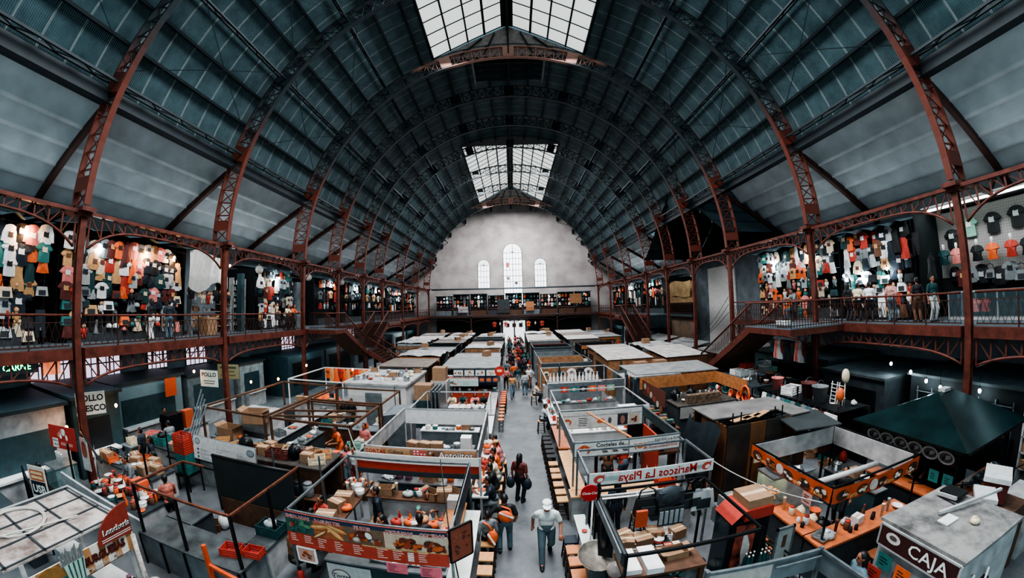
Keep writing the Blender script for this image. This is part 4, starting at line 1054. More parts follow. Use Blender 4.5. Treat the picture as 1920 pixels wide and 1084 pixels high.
m = MB(WHITE); m.b2(19.85, 28.3, 0, 19.98, 33.0, 9.4); struct('wall_transept', m)
m = MB(WINGL); m.prism([(-.5, 0), (.5, 0)] + [(.5 * cos(a * D), 1.4 + .5 * sin(a * D)) for a in range(0, 181, 20)], (19.8, 36.6, 7.1), (0, 1, 0), (0, 0, 1), .05); w = struct('window_6', m)
part('muntins', MB(FRAMEW).b2(19.7, 36.57, 7.1, 19.76, 36.63, 9.0).b2(19.7, 36.1, 8.1, 19.76, 37.1, 8.16), w)
OCH = mat('ochre_board', (150, 122, 84), .7, 0, .2, 1.5)
t = T('balcony_box', 'ochre boarded balcony on dark base at the right side, behind the plain columns', 'balcony', (17, 33, 0))
PW('upper_boarding', MB(OCH).b2(16.4, 30.2, 6.1, 16.5, 35.2, 8.1), t); PW('ledge', MB(DGREY).b2(16.1, 30.0, GF - .2, 16.6, 35.4, GF), t)
PW('lower_wall', MB(mat('brown_render', (96, 78, 62), .8, 0, .25, 1)).b2(16.5, 30.2, 0, 16.6, 35.2, GF - .2), t)
m = MB(RUSTD); m.bar((16.2, 30, 6.0), (16.2, 35.4, 6.0), .06); m.bar((16.2, 30, 5.1), (16.2, 35.4, 5.1), .05)
for k in range(14):
 y = 30.1 + k * .38; m.bar((16.2, y, 5.1), (16.2, y + .38, 6.0), .03); m.bar((16.2, y + .38, 5.1), (16.2, y, 6.0), .03)
PW('grille', m, t)
m = MB(mat('ochre_cloth', (158, 132, 92), .8, 0, .2, 2)); vs = []
for i in range(13):
 for j in range(6): vs.append((16.3 + .08 * sin(i * 1.3 + j), 30.4 + i * .36, 8.2 - j * .3 - .1 * sin(i * .5)))
m.add(vs, [(i * 6 + j, i * 6 + j + 1, i * 6 + 7 + j, i * 6 + 6 + j) for i in range(12) for j in range(5)], True)
W1('ochre_tarp', m, 'ochre tarpaulin hung over the balcony at the right side', 'tarpaulin')
# ------------------------------------------------------------------ staircases
def flight(t, p0, p1, side, w, n=14):
 """iron stair flight from p0 (top) to p1 (bottom); side = unit vector across"""
 p0 = Vector(p0); p1 = Vector(p1); sd = Vector(side)
 m = MB(RUSTD)
 for k in range(n):
  p = p0 + (p1 - p0) * (k + .5) / n; d = (p1 - p0); d.z = 0; d = d / n
  q = [p + sd * (i * w / 2) + d * j * .55 for i, j in ((-1, -1), (1, -1), (1, 1), (-1, 1))]
  m.add([v + Vector((0, 0, -.02)) for v in q] + [v + Vector((0, 0, .02)) for v in q], [(0, 1, 2, 3), (4, 5, 6, 7), (0, 1, 5, 4), (1, 2, 6, 5), (2, 3, 7, 6), (3, 0, 4, 7)])
  m.add([q[0] + Vector((0, 0, .02)), q[1] + Vector((0, 0, .02)), q[1] + Vector((0, 0, (p0.z - p1.z) / n)), q[0] + Vector((0, 0, (p0.z - p1.z) / n))], [(0, 1, 2, 3)])
 PW('steps', m, t)
 for s in (-1, 1):
  a = p0 + sd * (s * w / 2); b = p1 + sd * (s * w / 2)
  PW('stringer', MB(RUST).bar(a + Vector((0, 0, -.1)), b + Vector((0, 0, -.1)), .06, .34), t)
  PW('handrail', MB(RUST).tube([a + Vector((0, 0, 1.06)), b + Vector((0, 0, 1.06))], .05, 6), t)
  m = MB(RUSTD); k = max(8, int((b - a).length / .17))
  for j in range(k + 1):
   q = a + (b - a) * j / k; m.bar(q, q + Vector((0, 0, 1.06)), .022)
   if j < k and j % 1 == 0: q2 = a + (b - a) * (j + 1) / k; m.bar(q + Vector((0, 0, .1)), q2 + Vector((0, 0, .9)), .014)
  PW('balusters', m, t)
def deck(t, x0, y0, x1, y1, z):
 PW('landing', MB(RUST).b2(x0, y0, z - .3, x1, y1, z - .04), t); PW('landing_floor', MB(SLAB).b2(x0, y0, z - .04, x1, y1, z), t)
def rails(t, pts):
 for a, b in zip(pts, pts[1:]):
  a = Vector(a); b = Vector(b)
  PW('handrail', MB(RUST).tube([a + Vector((0, 0, 1.06)), b + Vector((0, 0, 1.06))], .045, 6), t)
  m = MB(RUSTD); k = max(2, int((b - a).length / .16))
  for j in range(k + 1): q = a + (b - a) * j / k; m.bar(q, q + Vector((0, 0, 1.06)), .02)
  m.bar(a + Vector((0, 0, .1)), b + Vector((0, 0, .1)), .03); PW('balusters', m, t)
t = T('staircase', 'rust-red double iron staircase descending from the left gallery', 'staircase', (-12, 27.2, 0))
deck(t, -13.8, 20.9, -11.7, 22.5, GF); rails(t, [(-13.7, 20.95, GF), (-11.75, 20.95, GF), (-11.75, 22.5, GF)])
flight(t, (-12.6, 22.5, GF), (-12.6, 26.2, 3.0), (1, 0, 0), 1.5, 12)
flight(t, (-12.7, 31.9, GF), (-12.7, 28.3, 3.0), (1, 0, 0), 1.4, 12)
deck(t, -13.5, 31.9, -11.9, 35.5, GF); rails(t, [(-12.0, 31.95, GF), (-12.0, 35.4, GF)])
deck(t, -13.5, 26.2, -11.8, 28.3, 3.0)
flight(t, (-11.8, 27.25, 3.0), (-6.6, 27.25, 0), (0, 1, 0), 1.8, 18)
for y in (26.4, 28.1): PW('support', MB(RUSTD).b2(-12.0, y - .08, 0, -11.84, y + .08, 2.7), t)
PW('underboard', MB(WOODD).quad((-13.35, 22.5, GF - .32), (-13.35, 26.2, 2.6), (-11.8, 26.2, 2.6), (-11.8, 22.5, GF - .32)), t)
t = T('staircase', 'rust-red iron stair descending from the near right gallery landing', 'staircase', (12, 17, 0))
deck(t, 10.6, 11.6, 13.8, 14.7, GF); rails(t, [(13.6, 11.65, GF), (10.7, 11.65, GF), (10.7, 14.7, GF)])
flight(t, (12.0, 14.7, GF), (12.0, 19.6, 2.0), (1, 0, 0), 2.0, 18)
deck(t, 10.9, 19.6, 13.4, 21.2, 2.0)
PW('underboard', MB(WOODD).quad((11.0, 14.7, GF - .32), (11.0, 19.6, 1.6), (13.0, 19.6, 1.6), (13.0, 14.7, GF - .32)), t)
for x in (11.0, 13.3): PW('support', MB(RUSTD).b2(x - .08, 21.0, 0, x + .08, 21.16, 1.7), t)
t = T('staircase', 'rust-red iron stair descending towards the camera from the far right gallery', 'staircase', (12.6, 36.5, 0))
deck(t, 11.7, 38.6, 13.8, 40.4, GF); rails(t, [(11.8, 38.6, GF), (11.8, 40.3, GF), (13.7, 40.3, GF)])
flight(t, (12.65, 38.6, GF), (12.65, 33.4, 2.0), (1, 0, 0), 1.5, 18)
deck(t, 11.8, 31.8, 13.5, 33.4, 2.0); PW('support', MB(RUSTD).b2(12.0, 32, 0, 13.3, 32.1, 1.7), t)
for q, y in enumerate((12.5, 12.15)):
 put('tub', (10.9, y, GF), 0, 'white paint tub on the right stair landing, %s of the pair' % ['farther', 'nearer'][q], 'tub', 'tubs on the landing', 'pale grey', None, 1.6)
# ------------------------------------------------------------------ stall kit
def stall(label, x0, y0, x1, y1, h=2.2, pm=None, w=.05, name='market_stall', z0=0, rails=True, group=None):
 pm = pm or GALV; t = T(name, label, 'stall', ((x0 + x1) / 2, (y0 + y1) / 2, 0), 0, group)
 for x in (x0, x1):
  for y in (y0, y1): PW('post', MB(pm).b2(x - w / 2, y - w / 2, z0, x + w / 2, y + w / 2, h), t)
 if rails:
  for y in (y0, y1): PW('top_rail', MB(pm).b2(x0, y - w / 2, h - w, x1, y + w / 2, h), t)
  for x in (x0, x1): PW('top_rail', MB(pm).b2(x - w / 2, y0, h - w, x + w / 2, y1, h), t)
 return t
def counter(t, x0, y0, x1, y1, h, body, top, th=.04, z0=0, ov=.04, name='counter'):
 p = PW(name, MB(body).b2(x0, y0, z0, x1, y1, h - th), t)
 PW('countertop', MB(top).b2(x0 - ov, y0 - ov, h - th, x1 + ov, y1 + ov, h), p)
 return p
def fascia(t, x0, y0, x1, y1, z0, z1, m, th=.025, name='fascia'):
 d = Vector((x1 - x0, y1 - y0, 0)).normalized(); n = Vector((-d.y, d.x, 0)) * th / 2
 a = Vector((x0, y0, 0)); b = Vector((x1, y1, 0))
 mb = MB(m); mb.add([v + Vector((0, 0, z)) for z in (z0, z1) for v in (a - n, b - n, b + n, a + n)], [(3, 2, 1, 0), (4, 5, 6, 7)] + [(i, (i + 1) % 4, 4 + (i + 1) % 4, 4 + i) for i in range(4)])
 return PW(name, mb, t)
def sign(label, o, u, v, w, h, bg, items, name='sign_board', th=.02, cat='sign', frame=None, group=None):
 """flat sign centred on o in plane u,v (faces u x v); items: lettering and flat artwork"""
 o = Vector(o); u = Vector(u).normalized(); v = Vector(v).normalized(); n = u.cross(v)
 t = T(name, label, cat, o - v * h / 2, 0, group)
 PW('board', MB(bg).prism([(-w / 2, -h / 2), (w / 2, -h / 2), (w / 2, h / 2), (-w / 2, h / 2)], o, u, v, th), t)
 tx = MB(); art = MB()
 for it in items:
  k = it[0]
  if k == 't':
   _, s, cx, cy, size, m, kw = it; kw = dict(kw); lf = kw.pop('lift', .004); oc = kw.pop('outline', None)
   if oc: tx.use(oc).text(s, size, o + u * cx + v * cy, u, v, kw.get('bold', 0) + .045, kw.get('shear', 0), kw.get('align', 'CENTER'), kw.get('wide', 1), th / 2 + lf)
   tx.use(m).text(s, size, o + u * cx + v * cy, u, v, lift=th / 2 + lf + (.004 if oc else 0), **kw)
  elif k == 'b':
   _, cx, cy, bw, bh, m, *lf = it; c = o + u * cx + v * cy + n * (th / 2 + (lf[0] if lf else .002))
   art.use(m).add([c - u * bw / 2 - v * bh / 2, c + u * bw / 2 - v * bh / 2, c + u * bw / 2 + v * bh / 2, c - u * bw / 2 + v * bh / 2], [(0, 1, 2, 3)])
  elif k == 'e':
   _, cx, cy, rx, ry, m, lf, rot = it; c = o + u * cx + v * cy + n * (th / 2 + lf)
   art.use(m).add([c + (u * cos(rot) + v * sin(rot)) * rx * cos(a * D) + (v * cos(rot) - u * sin(rot)) * ry * sin(a * D) for a in range(0, 360, 24)], [tuple(range(15))])
  elif k == 'p':
   _, pts, m, lf = it; art.use(m).add([o + u * a + v * b + n * (th / 2 + lf) for a, b in pts], [tuple(range(len(pts)))])
 if art.f: PW('artwork', art, t)
 if tx.f: PW('lettering', tx, t)
 if frame:
  m = MB(frame)
  for a, b in (((-w / 2, -h / 2), (w / 2, -h / 2)), ((w / 2, -h / 2), (w / 2, h / 2)), ((w / 2, h / 2), (-w / 2, h / 2)), ((-w / 2, h / 2), (-w / 2, -h / 2))):
   m.bar(o + u * a[0] + v * a[1], o + u * b[0] + v * b[1], .035, .035, n)
  PW('frame', m, t)
 return t
XU = (1, 0, 0); ZU = (0, 0, 1); YU = (0, 1, 0)
INK = C(28, 26, 28); REDI = C(176, 44, 34); WHT = C(232, 230, 226)
def scribble(x0, y0, w, n, dy, m, r, h=.018):
 return [('b', x0 + w * (.3 + .35 * q) / 2, y0 - i * dy, w * (.3 + .35 * q), h, m, .003) for i, q in ((i, r.random()) for i in range(n))]
def food(cx, cy, rx, ry, n, cols, r, sz=(.05, .1)):
 out = []
 for k in range(n):
  a = r.uniform(0, 2 * PI); d = math.sqrt(r.random()); m = r.choice(cols); s = r.uniform(*sz)
  out.append(('e', cx + rx * d * cos(a), cy + ry * d * sin(a), s, s * r.uniform(.35, .8), C(*m), .003 + .0012 * k, r.uniform(0, PI)))
 return out
BREAD = [(196, 128, 76), (168, 98, 56), (214, 158, 104), (132, 74, 44)]; MEAT = [(150, 62, 34), (110, 48, 30), (190, 92, 48), (78, 42, 32)]; GREEN = [(50, 96, 84), (36, 70, 62), (90, 130, 100), (176, 62, 44)]; PALE = [(220, 214, 204), (196, 188, 176), (150, 140, 128), (60, 62, 62)]
rg = random.Random(4)
# ================================================================== left of the aisle, nearest: the salad and baguette stall
S1 = stall('food stall with the long red food-picture banner, nearest left of the aisle', -4.98, 5.72, -1.55, 8.75, 2.2, GALV)
BACK = (1.0, 1.02)
counter(S1, -4.3, 5.85, -1.75, 6.35, 1.02, TEALG, STEEL)
counter(S1, -4.3, 8.3, -1.75, 8.7, 1.25, OFFW, WOODD, name='rear_shelf_counter')
counter(S1, -2.0, 6.5, -1.62, 8.2, 1.3, GALV, WOOD, name='side_shelf')
PW('aisle_counter', MB(mat('white_green_laminate', (196, 204, 196), .35, 0, .05)).b2(-1.7, 4.6, .98, -1.25, 8.3, 1.03), S1)
PW('aisle_panel', MB(GALV).b2(-1.66, 4.6, 0, -1.6, 8.3, .98), S1)
PW('left_shelf', MB(WOODD).b2(-4.98, 5.8, 1.2, -4.4, 8.7, 1.25), S1)
fascia(S1, -1.56, 6.25, -1.56, 8.7, 1.6, 2.2, mat('navy_side_banner', (40, 52, 66), .5, 0, .4, 6), name='side_banner')
PW('slanted_pole', MB(BLACK).tube([(-2.3, 8.7, 2.3), (-1.75, 6.6, 1.5), (-1.3, 5.2, .95)], .015, 5), S1)
it = [('b', 0, .36, 3.4, .1, C(44, 54, 72)), ('b', 0, -.24, 3.4, .32, C(178, 66, 48)), ('b', -1.36, .12, .66, .38, C(56, 84, 76)), ('b', -.7, .12, .66, .38, C(170, 92, 58)), ('b', .05, .12, .84, .38, C(120, 92, 74)), ('b', .85, .12, .74, .38, C(196, 172, 150)), ('b', 1.46, .12, .48, .38, C(190, 176, 158)), ('b', .85, -.085, 1.7, .03, C(196, 160, 108), .003)]
it += food(-1.4, .12, .26, .12, 26, GREEN, rg) + food(1.46, .06, .18, .1, 16, MEAT, rg) + food(.92, .08, .24, .1, 26, MEAT, rg) + food(.05, .08, .34, .12, 24, PALE + MEAT, rg)
for k, (x, y, a) in enumerate(((-.9, .18, .15), (-.78, .08, .3), (-.56, .1, -.7), (-.9, 0, .6), (-.5, .2, -.3))): it += [('e', x, y, .23, .055, C(*BREAD[k % 4]), .006 + k * .003, a), ('e', x, y + .01, .18, .022, C(226, 176, 120), .008 + k * .003, a)]
for s, x, w in (('ENSALADAS', -1.36, 1), ('BAGUETTES', -.68, 1), ('FILETES', .06, 1), ('PECHUGAS', .8, 1), ('COMIDAS', 1.42, 1)): it.append(('t', s, x, .335, .105, REDI, dict(bold=.02, outline=WHT, lift=.04)))
for x in (-1.62, -1.3, -.98, -.6, -.2, .3, .62, 1.12): it += scribble(x, -.12, .34, 5 if x > -1.2 else 4, .05, C(226, 196, 184), rg)
it += [('b', .97, -.14 - .045 * k, .12, .03, WHT, .004) for k in range(5)]
sign('long red banner with salads, baguettes and chicken pictures across the nearest left stall', (-3.29, 5.64, 1.8), XU, ZU, 3.38, .82, C(160, 60, 46), it, 'menu_banner')
for k, x in enumerate((-2.62, -1.95)): sign('pink handwritten price paper below the long food banner, %s one' % ['left', 'right'][k], (x, 5.6, 1.27 - .02 * k), XU, ZU, .42, .25, C(216, 112, 122), scribble(-.17, .08, .36, 5, .04, C(110, 44, 70), rg, .012), 'price_paper', .006)
it = food(0, 0, .2, .28, 14, [(90, 50, 40), (150, 96, 70)], rg, (.03, .05))
sign('small brown food-picture panel at the aisle corner of the long food banner', (-1.36, 5.72, 1.95), (.5, .5, 0), ZU, .5, .75, C(142, 78, 58), it, 'food_picture', frame=BLACK)
sign('white panel with round sandwich-shop emblem under the long food banner', (-3.8, 5.82, .62), XU, ZU, 1.0, .6, C(190, 190, 188), [('e', -.2, .02, .22, .17, C(120, 96, 92), .003, 0), ('e', -.2, .02, .19, .14, C(206, 202, 198), .005, 0), ('t', 'Tortas', -.2, 0, .16, C(60, 56, 58), dict(shear=.3, bold=.01, lift=.01)), ('b', .34, -.1, .2, .2, C(160, 160, 158))], 'emblem_panel')
sign('small framed snack picture hanging under the left end of the long banner', (-4.62, 5.64, 1.18), XU, ZU, .42, .36, C(196, 150, 134), food(0, 0, .12, .09, 10, MEAT, rg, (.03, .06)), 'food_picture', frame=WHT)
goods(['food_tray', 'pan'], -3.3, 5.9, -1.8, 6.3, 1.02, 4, 1, 'behind the long food banner', 'trays on the salad stall counter', .1, ['cream', 'tan', 'grey'], 1, 0)
goods(['food_tray', 'pan'], -3.4, 5.75, -1.75, 6.0, .56, 4, 1, 'on the low front shelf of the salad stall', 'low trays of the salad stall', .1, ['cream', 'brown', 'pale grey'], 1, 0)
PW('low_shelf', MB(STEEL).b2(-3.5, 5.72, .52, -1.7, 5.86, .56), S1)
goods(['bottle', 'jar', 'bottle', 'tub', 'bottle', 'bag'], -3.3, 7.4, -1.9, 7.8, 1.0, 9, 2, 'on the inner table of the salad stall', 'condiments of the salad stall', .3, ['orange', 'tan', 'red', 'white', 'cream'])
counter(S1, -3.5, 7.3, -1.85, 7.85, 1.0, TEALG, STEEL, name='inner_table')
goods(['cup_stack', 'tub', 'carton', 'bag', 'jar', 'open_carton'], -4.3, 8.32, -1.75, 8.7, 1.25, 8, 1, 'on the rear shelf of the salad stall', 'supplies on the rear shelf', .2, ['white', 'white', 'cream', 'pale grey', 'mint'])
goods(['cup_stack', 'bag', 'cup_stack', 'tub'], -4.95, 8.1, -4.4, 8.7, 1.25, 3, 2, 'on the left shelf of the salad stall', 'cups on the left shelf', .2, ['white'])
for k, (y, sc) in enumerate(((6.75, 1.15), (7.75, 1.1))): put('carton', (-4.7, y, 1.25), .15, 'large cardboard box on the left shelf of the salad stall, %s' % ['nearer one', 'farther one'][k], 'box', 'boxes on the left shelf', None, None, sc)
goods(['bag', 'carton'], -4.9, 7.2, -4.4, 7.7, 1.25, 2, 1, 'between the large boxes of the salad stall', 'packs between the boxes', .2, ['red', 'orange', 'white'])
goods(['pot', 'pot', 'plate'], -4.4, 6.0, -4.0, 6.3, 1.02, 2, 1, 'at the left end of the salad counter', 'pots of the salad stall')
put('bag', (-1.82, 6.8, 1.3), 0, 'red and white packet bag on the side shelf of the salad stall', 'bag', None, 'pink', None, 1.2)
put('carton', (-1.82, 8.0, 1.3), 0, 'white printed carton on the side shelf of the salad stall', 'box', None, 'pale grey')
put('stool', (-4.0, 9.0 - .9, 0), .2, 'orange-seated stool standing inside the salad stall', 'stool')
for k, y in enumerate((8.0, 7.45, 6.92, 6.45, 6.0, 5.55)): put('stool', (-1.02, y, 0), 0, 'wooden stool at the white aisle counter of the salad stall, %s from the far end' % nth(k), 'stool', 'stools at the salad stall')
person('work', (-3.25, 6.9, 0), 2.6, 'woman in white top with long dark hair working behind the food banner', 'white', 'black', 'long', skin=1)
person('work', (-2.45, 6.85, 0), .3, 'man in black T-shirt seen from behind inside the salad stall', 'black', 'dark navy', 'short')
person('sit', (-2.7, 8.75 - .15, 0), 3.4, 'person in mint shirt seated at the back counter of the salad stall', 'mint', 'denim', 'short')
person('stand', (-3.9, 8.0, 0), 2, 'person in dark apron standing beside the cardboard boxes of the salad stall', 'dark navy', 'dark navy', 'short', face=True)
person('sitlow', (-3.9, 4.75, 0), -1.2, 'dark-haired man at the bottom edge below the emblem panel', 'dark navy', 'black', 'short')
person('sitlow', (-5.45, 7.9, 0), 2.9, 'man in coral shirt sitting beside the brown wooden counter', 'red', 'denim', 'short')
person('sitlow', (-5.4, 7.05, 0), -.3, 'person in black sitting opposite the man in coral shirt', 'black', 'dark navy', 'short', True)
person('sitlow', (-5.35, 6.1, 0), -.4, 'dark-haired person leaning over the small table by the coral shirt', 'brown', 'black', 'short')
# ================================================================== second left stall: snacks, with long white fascia
S2 = stall('snack stall with white fascias and microwaves, second left of the aisle', -4.78, 9.5, -1.4, 13.6, 2.25, OFFW)
fascia(S2, -4.9, 9.05, -1.3, 9.05, 1.95, 2.2, WHITE, name='white_fascia'); fascia(S2, -4.9, 9.1, -1.3, 9.1, 1.6, 1.95, C(176, 58, 42), name='red_panel')
fascia(S2, -4.9, 9.08, -1.3, 9.08, 1.55, 1.7, DGREY, name='dark_panel')
fascia(S2, -4.78, 13.6, -1.4, 13.6, 1.6, 2.25, WHITE); fascia(S2, -4.78, 9.6, -4.78, 13.6, 1.7, 2.2, OFFW); fascia(S2, -1.4, 9.6, -1.4, 13.6, 1.7, 2.2, GREYP)
for x in (-4.9, -1.3): PW('post', MB(OFFW).b2(x - .03, 9.03, 0, x + .03, 9.09, 2.2), S2)
it = [('b', -1.42, 0, .5, .25, C(196, 160, 130)), ('b', -.72, 0, .86, .25, C(178, 140, 104)), ('b', .0, 0, .4, .25, C(190, 90, 84)), ('b', .45, 0, .45, .25, C(120, 90, 70)), ('b', 1.15, 0, .9, .25, C(176, 130, 96))]
it += food(.45, 0, .18, .08, 10, PALE + MEAT, rg, (.03, .06)) + [('b', -.15 + .1 * (k % 4), -.08 + .08 * (k // 4), .05, .04, WHT, .004) for k in range(10)]
it += [('t', 'TORTAS', -1.35, 0, .17, REDI, dict(bold=.02)), ('t', 'Cubana', -.72, .02, .15, C(40, 60, 60), dict(bold=.015)), ('t', 'Antojitos', 1.05, -.01, .26, WHT, dict(bold=.02, outline=INK))]
sign('printed snack banner on the white fascia of the second left stall', (-3.07, 9.44, 2.1), XU, ZU, 3.3, .26, C(150, 110, 88), it, 'menu_banner')
counter(S2, -4.5, 9.7, -1.7, 10.2, 1.0, TEALG, STEEL); counter(S2, -4.3, 12.4, -1.9, 12.9, 1.0, GREYP, STEEL, name='rear_counter')
PW('aisle_counter', MB(WHITE).b2(-1.55, 9.0, .98, -1.1, 13.4, 1.03), S2); PW('aisle_panel', MB(DGREY).b2(-1.5, 9.0, 0, -1.46, 13.4, .98), S2)
for k, x in enumerate((-3.75, -3.05)): put('microwave', (x, 11.3, 1.1), 0, 'white microwave oven in the second left stall, %s of the pair' % ['left', 'right'][k], 'microwave', 'microwaves of the snack stall', 'pale grey', None, 1.2)
counter(S2, -4.1, 11.0, -2.7, 11.6, 1.1, DGREY, STEEL, name='oven_table')
goods(['carton', 'carton', 'bag'], -4.0, 11.15, -2.8, 11.5, 1.45, 3, 1, 'on top of the microwaves', 'boxes on the microwaves', .2, ['white', 'orange'])
goods(['tub', 'bottle', 'bowl', 'bag', 'carton', 'food_tray', 'jar'], -4.4, 9.75, -1.8, 10.15, 1.0, 8, 1, 'on the front counter of the snack stall', 'goods on the snack counter', .2, ['white', 'orange', 'white', 'cream', 'pale grey', 'plum'])
goods(['food_tray', 'pan', 'tub', 'bottle'], -4.2, 12.45, -2.0, 12.85, 1.0, 6, 1, 'on the rear counter of the snack stall', 'goods on the rear snack counter', .2, ['white', 'grey', 'cream'])
W1('standing_box', MB(WHITE).b2(-2.15, 11.2, 1.0, -1.8, 11.55, 1.95), 'tall white foam box standing in the second left stall', 'box')
W1('red_cabinet', MB(C(168, 58, 48)).b2(-4.65, 10.6, 0, -4.2, 11.1, 1.1), 'red cabinet under the orange bag in the snack stall', 'cabinet')
put('bag', (-4.4, 10.85, 1.1), 0, 'orange plastic bag heaped on the red cabinet', 'bag', None, 'orange', None, 1.7)
put('jar', (-4.3, 10.4, 1.0), 0, 'big clear jar with white top in the snack stall', 'jar', None, 'pale grey', {'lid': 'white'}, 1.7)
seated = [(-.92, 12.75, 'red', 'denim', None, 'person in red shirt on the aisle stools, farthest of the seated row'), (-.85, 12.2, 'pink', 'grey', 'tan', 'person in pink shirt and tan cap seated in the aisle row'), (-.9, 11.5, 'orange', 'black', None, 'person in orange vest seated behind the pink shirt, aisle row'), (-.92, 10.85, 'cream', 'denim', None, 'grey-haired person in pale shirt seated in the aisle row'), (-.95, 10.25, 'black', 'black', None, 'person in black shirt seated in the aisle row'), (-.95, 9.35, 'dark navy', 'grey', None, 'person in dark grey shirt and grey trousers, nearest of the seated row')]
for k, (x, y, a, b, c, l) in enumerate(seated):
 person('sit', (x, y, 0), PI / 2 + .1, l, a, b, 'short', cap=c)
 put('stool', (x + .03, y, 0), 0, 'stool under the %s seated person of the aisle row, counted from the far end' % nth(k), 'stool', 'stools under the seated row')
goods(['plate', 'bowl', 'plate', 'bottle', 'bag'], -1.52, 9.2, -1.15, 13.2, 1.03, 1, 9, 'on the aisle counter before the seated row', 'plates of the seated row', .2, ['white', 'white', 'red', 'orange'])
# ================================================================== third left: seafood stall with dining customers
S3 = stall('seafood stall with red-lettered sign and grey roof, third left of the aisle', -4.6, 21.9, -1.3, 25.0, 2.45, OFFW)
PW('flat_roof', MB(SHEETG).add([(-4.9, 21.6, 2.5), (-1.2, 21.6, 2.5), (-1.2, 25.6, 2.62), (-4.9, 25.6, 2.62), (-4.9, 21.6, 2.55), (-1.2, 21.6, 2.55), (-1.2, 25.6, 2.67), (-4.9, 25.6, 2.67)], [(3, 2, 1, 0), (4, 5, 6, 7), (0, 1, 5, 4), (1, 2, 6, 5), (2, 3, 7, 6), (3, 0, 4, 7)]), S3)
PW('rear_board', MB(C(60, 66, 84)).b2(-4.4, 22.6, 1.2, -1.5, 22.65, 2.45), S3)
counter(S3, -4.3, 21.6, -1.35, 22.1, 1.05, C(176, 66, 50), STEEL)
sign('white sign with red seafood lettering on the third left stall', (-3.5, 21.55, 1.75), XU, ZU, 1.95, .72, C(206, 206, 200), [('b', 0, -.17, 1.9, .36, C(176, 196, 190)), ('e', -.7, -.12, .16, .06, C(80, 120, 122), .004, .3), ('e', -.55, -.2, .2, .05, C(180, 90, 70), .004, -.2)] + scribble(0, -.1, .8, 3, .08, C(120, 130, 128), rg) + [('t', "MARISCOS PANCHO'S", 0, .2, .21, REDI, dict(bold=.02, wide=.95))], 'shop_sign')
for k in range(4): sign('dish picture %s from the left above the seafood stall sign' % nth(k), (-3.75 + .68 * k, 21.5, 2.25), XU, ZU, .62, .4, C(198, 200, 200), food(0, 0, .2, .1, 10, PALE + BREAD, rg, (.03, .07)), 'dish_picture', frame=DGREY, group='dish pictures')
for k in range(3): sign('orange shrimp picture %s from the left at the right of the seafood sign' % nth(k), (-2.3 + .42 * k, 21.54, 1.8), XU, ZU, .36, .34, C(70, 70, 90), [('e', 0, 0, .14, .1, C(214, 104, 58), .004, 0)], 'dish_picture', group='shrimp pictures')
sign('round red beverage disc at the aisle corner of the seafood stall', (-1.2, 21.5, 2.35), XU, ZU, .5, .05, C(176, 50, 40), [('e', 0, 0, .3, .3, C(186, 52, 40), .01, 0), ('e', 0, .02, .17, .09, C(222, 180, 150), .014, 0)], 'round_sign')
goods(['bowl', 'tub', 'bottle', 'jar', 'plate', 'food_tray'], -4.2, 21.65, -1.4, 22.05, 1.05, 9, 1, 'on the seafood stall counter', 'goods of the seafood stall', .2)
W1('counter_table', MB(WHITE).b2(-1.75, 14.2, .98, -1.3, 16.6, 1.03).b2(-1.7, 14.3, 0, -1.6, 16.5, .98), 'white narrow counter beside the aisle past the snack stall', 'counter')
W1('counter_table', MB(OFFW).b2(-1.75, 16.8, .98, -1.3, 21.4, 1.03).b2(-1.7, 16.9, 0, -1.6, 21.3, .98), 'long pale counter beside the aisle before the seafood stall', 'counter')
for k, y in enumerate((17.2, 17.8, 18.4, 19.0, 19.7)): put('round_stool', (-1.02, y, 0), 0, 'round orange-topped stool before the seafood stall, %s from the near end' % nth(k), 'stool', 'round stools')
for k in range(6): put('stool', (-1.0, 20.4 + .55 * k, 0), 0, 'orange-red stool at the seafood stall, %s from the near end' % nth(k), 'stool', 'red stools', None, {'seat': 'orange'})
t = T('dining_table', 'long white dining table before the seafood stall', 'table', (-3.0, 19.3, 0))
PW('tabletop', MB(WHITE).b2(-4.0, 18.9, .72, -2.0, 19.7, .76), t)
for x in (-3.9, -2.1):
 for y in (19.0, 19.6): PW('leg', MB(STEEL).b2(x - .02, y - .02, 0, x + .02, y + .02, .72), t)
goods(['plate', 'bottle', 'bowl', 'cup_stack'], -3.9, 19.0, -2.1, 19.6, .76, 5, 2, 'on the long white dining table', 'table ware', .2, ['white', 'orange', 'red', 'cream'])
for k, (x, y, rz, a, h, l) in enumerate(((-3.9, 20.1, 2.9, 'cream', 'short', 'person in cream top at the far left of the white dining table'), (-3.3, 20.2, 3.2, 'dark teal', 'short', 'man in dark green shirt at the far side of the dining table'), (-2.6, 20.1, 3.3, 'pink', 'long', 'woman in patterned pink top at the far side of the dining table'), (-2.1, 20.1, 3.3, 'black', 'short', 'person in black top at the far right of the dining table'), (-2.4, 18.4, 0, 'white', 'short', 'person in white T-shirt sitting with back turned at the dining table'))):
 person('sitlow', (x, y, 0), rz, l, a, 'denim', h)
W1('orange_basket', MB(C(196, 84, 52)).b2(-3.6, 18.1, .5, -2.9, 18.5, .8).b2(-3.5, 18.15, 0, -3.0, 18.45, .5), 'orange box basket standing before the dining table', 'basket')
S4 = stall('low white-framed counter stall between snack stall and dining table', -4.7, 14.1, -1.5, 17.2, 2.1, OFFW)
fascia(S4, -4.7, 14.1, -1.5, 14.1, 1.75, 2.1, GALV); counter(S4, -4.4, 14.6, -1.9, 15.1, .95, GREYP, WHITE); counter(S4, -4.4, 16.3, -1.9, 16.7, .95, GREYP, STEEL, name='rear_counter')
goods(['plate', 'bowl', 'tub', 'carton', 'pot', 'food_tray'], -4.3, 14.65, -2.0, 15.05, .95, 7, 1, 'on the white-framed counter stall', 'goods of the white-framed stall')
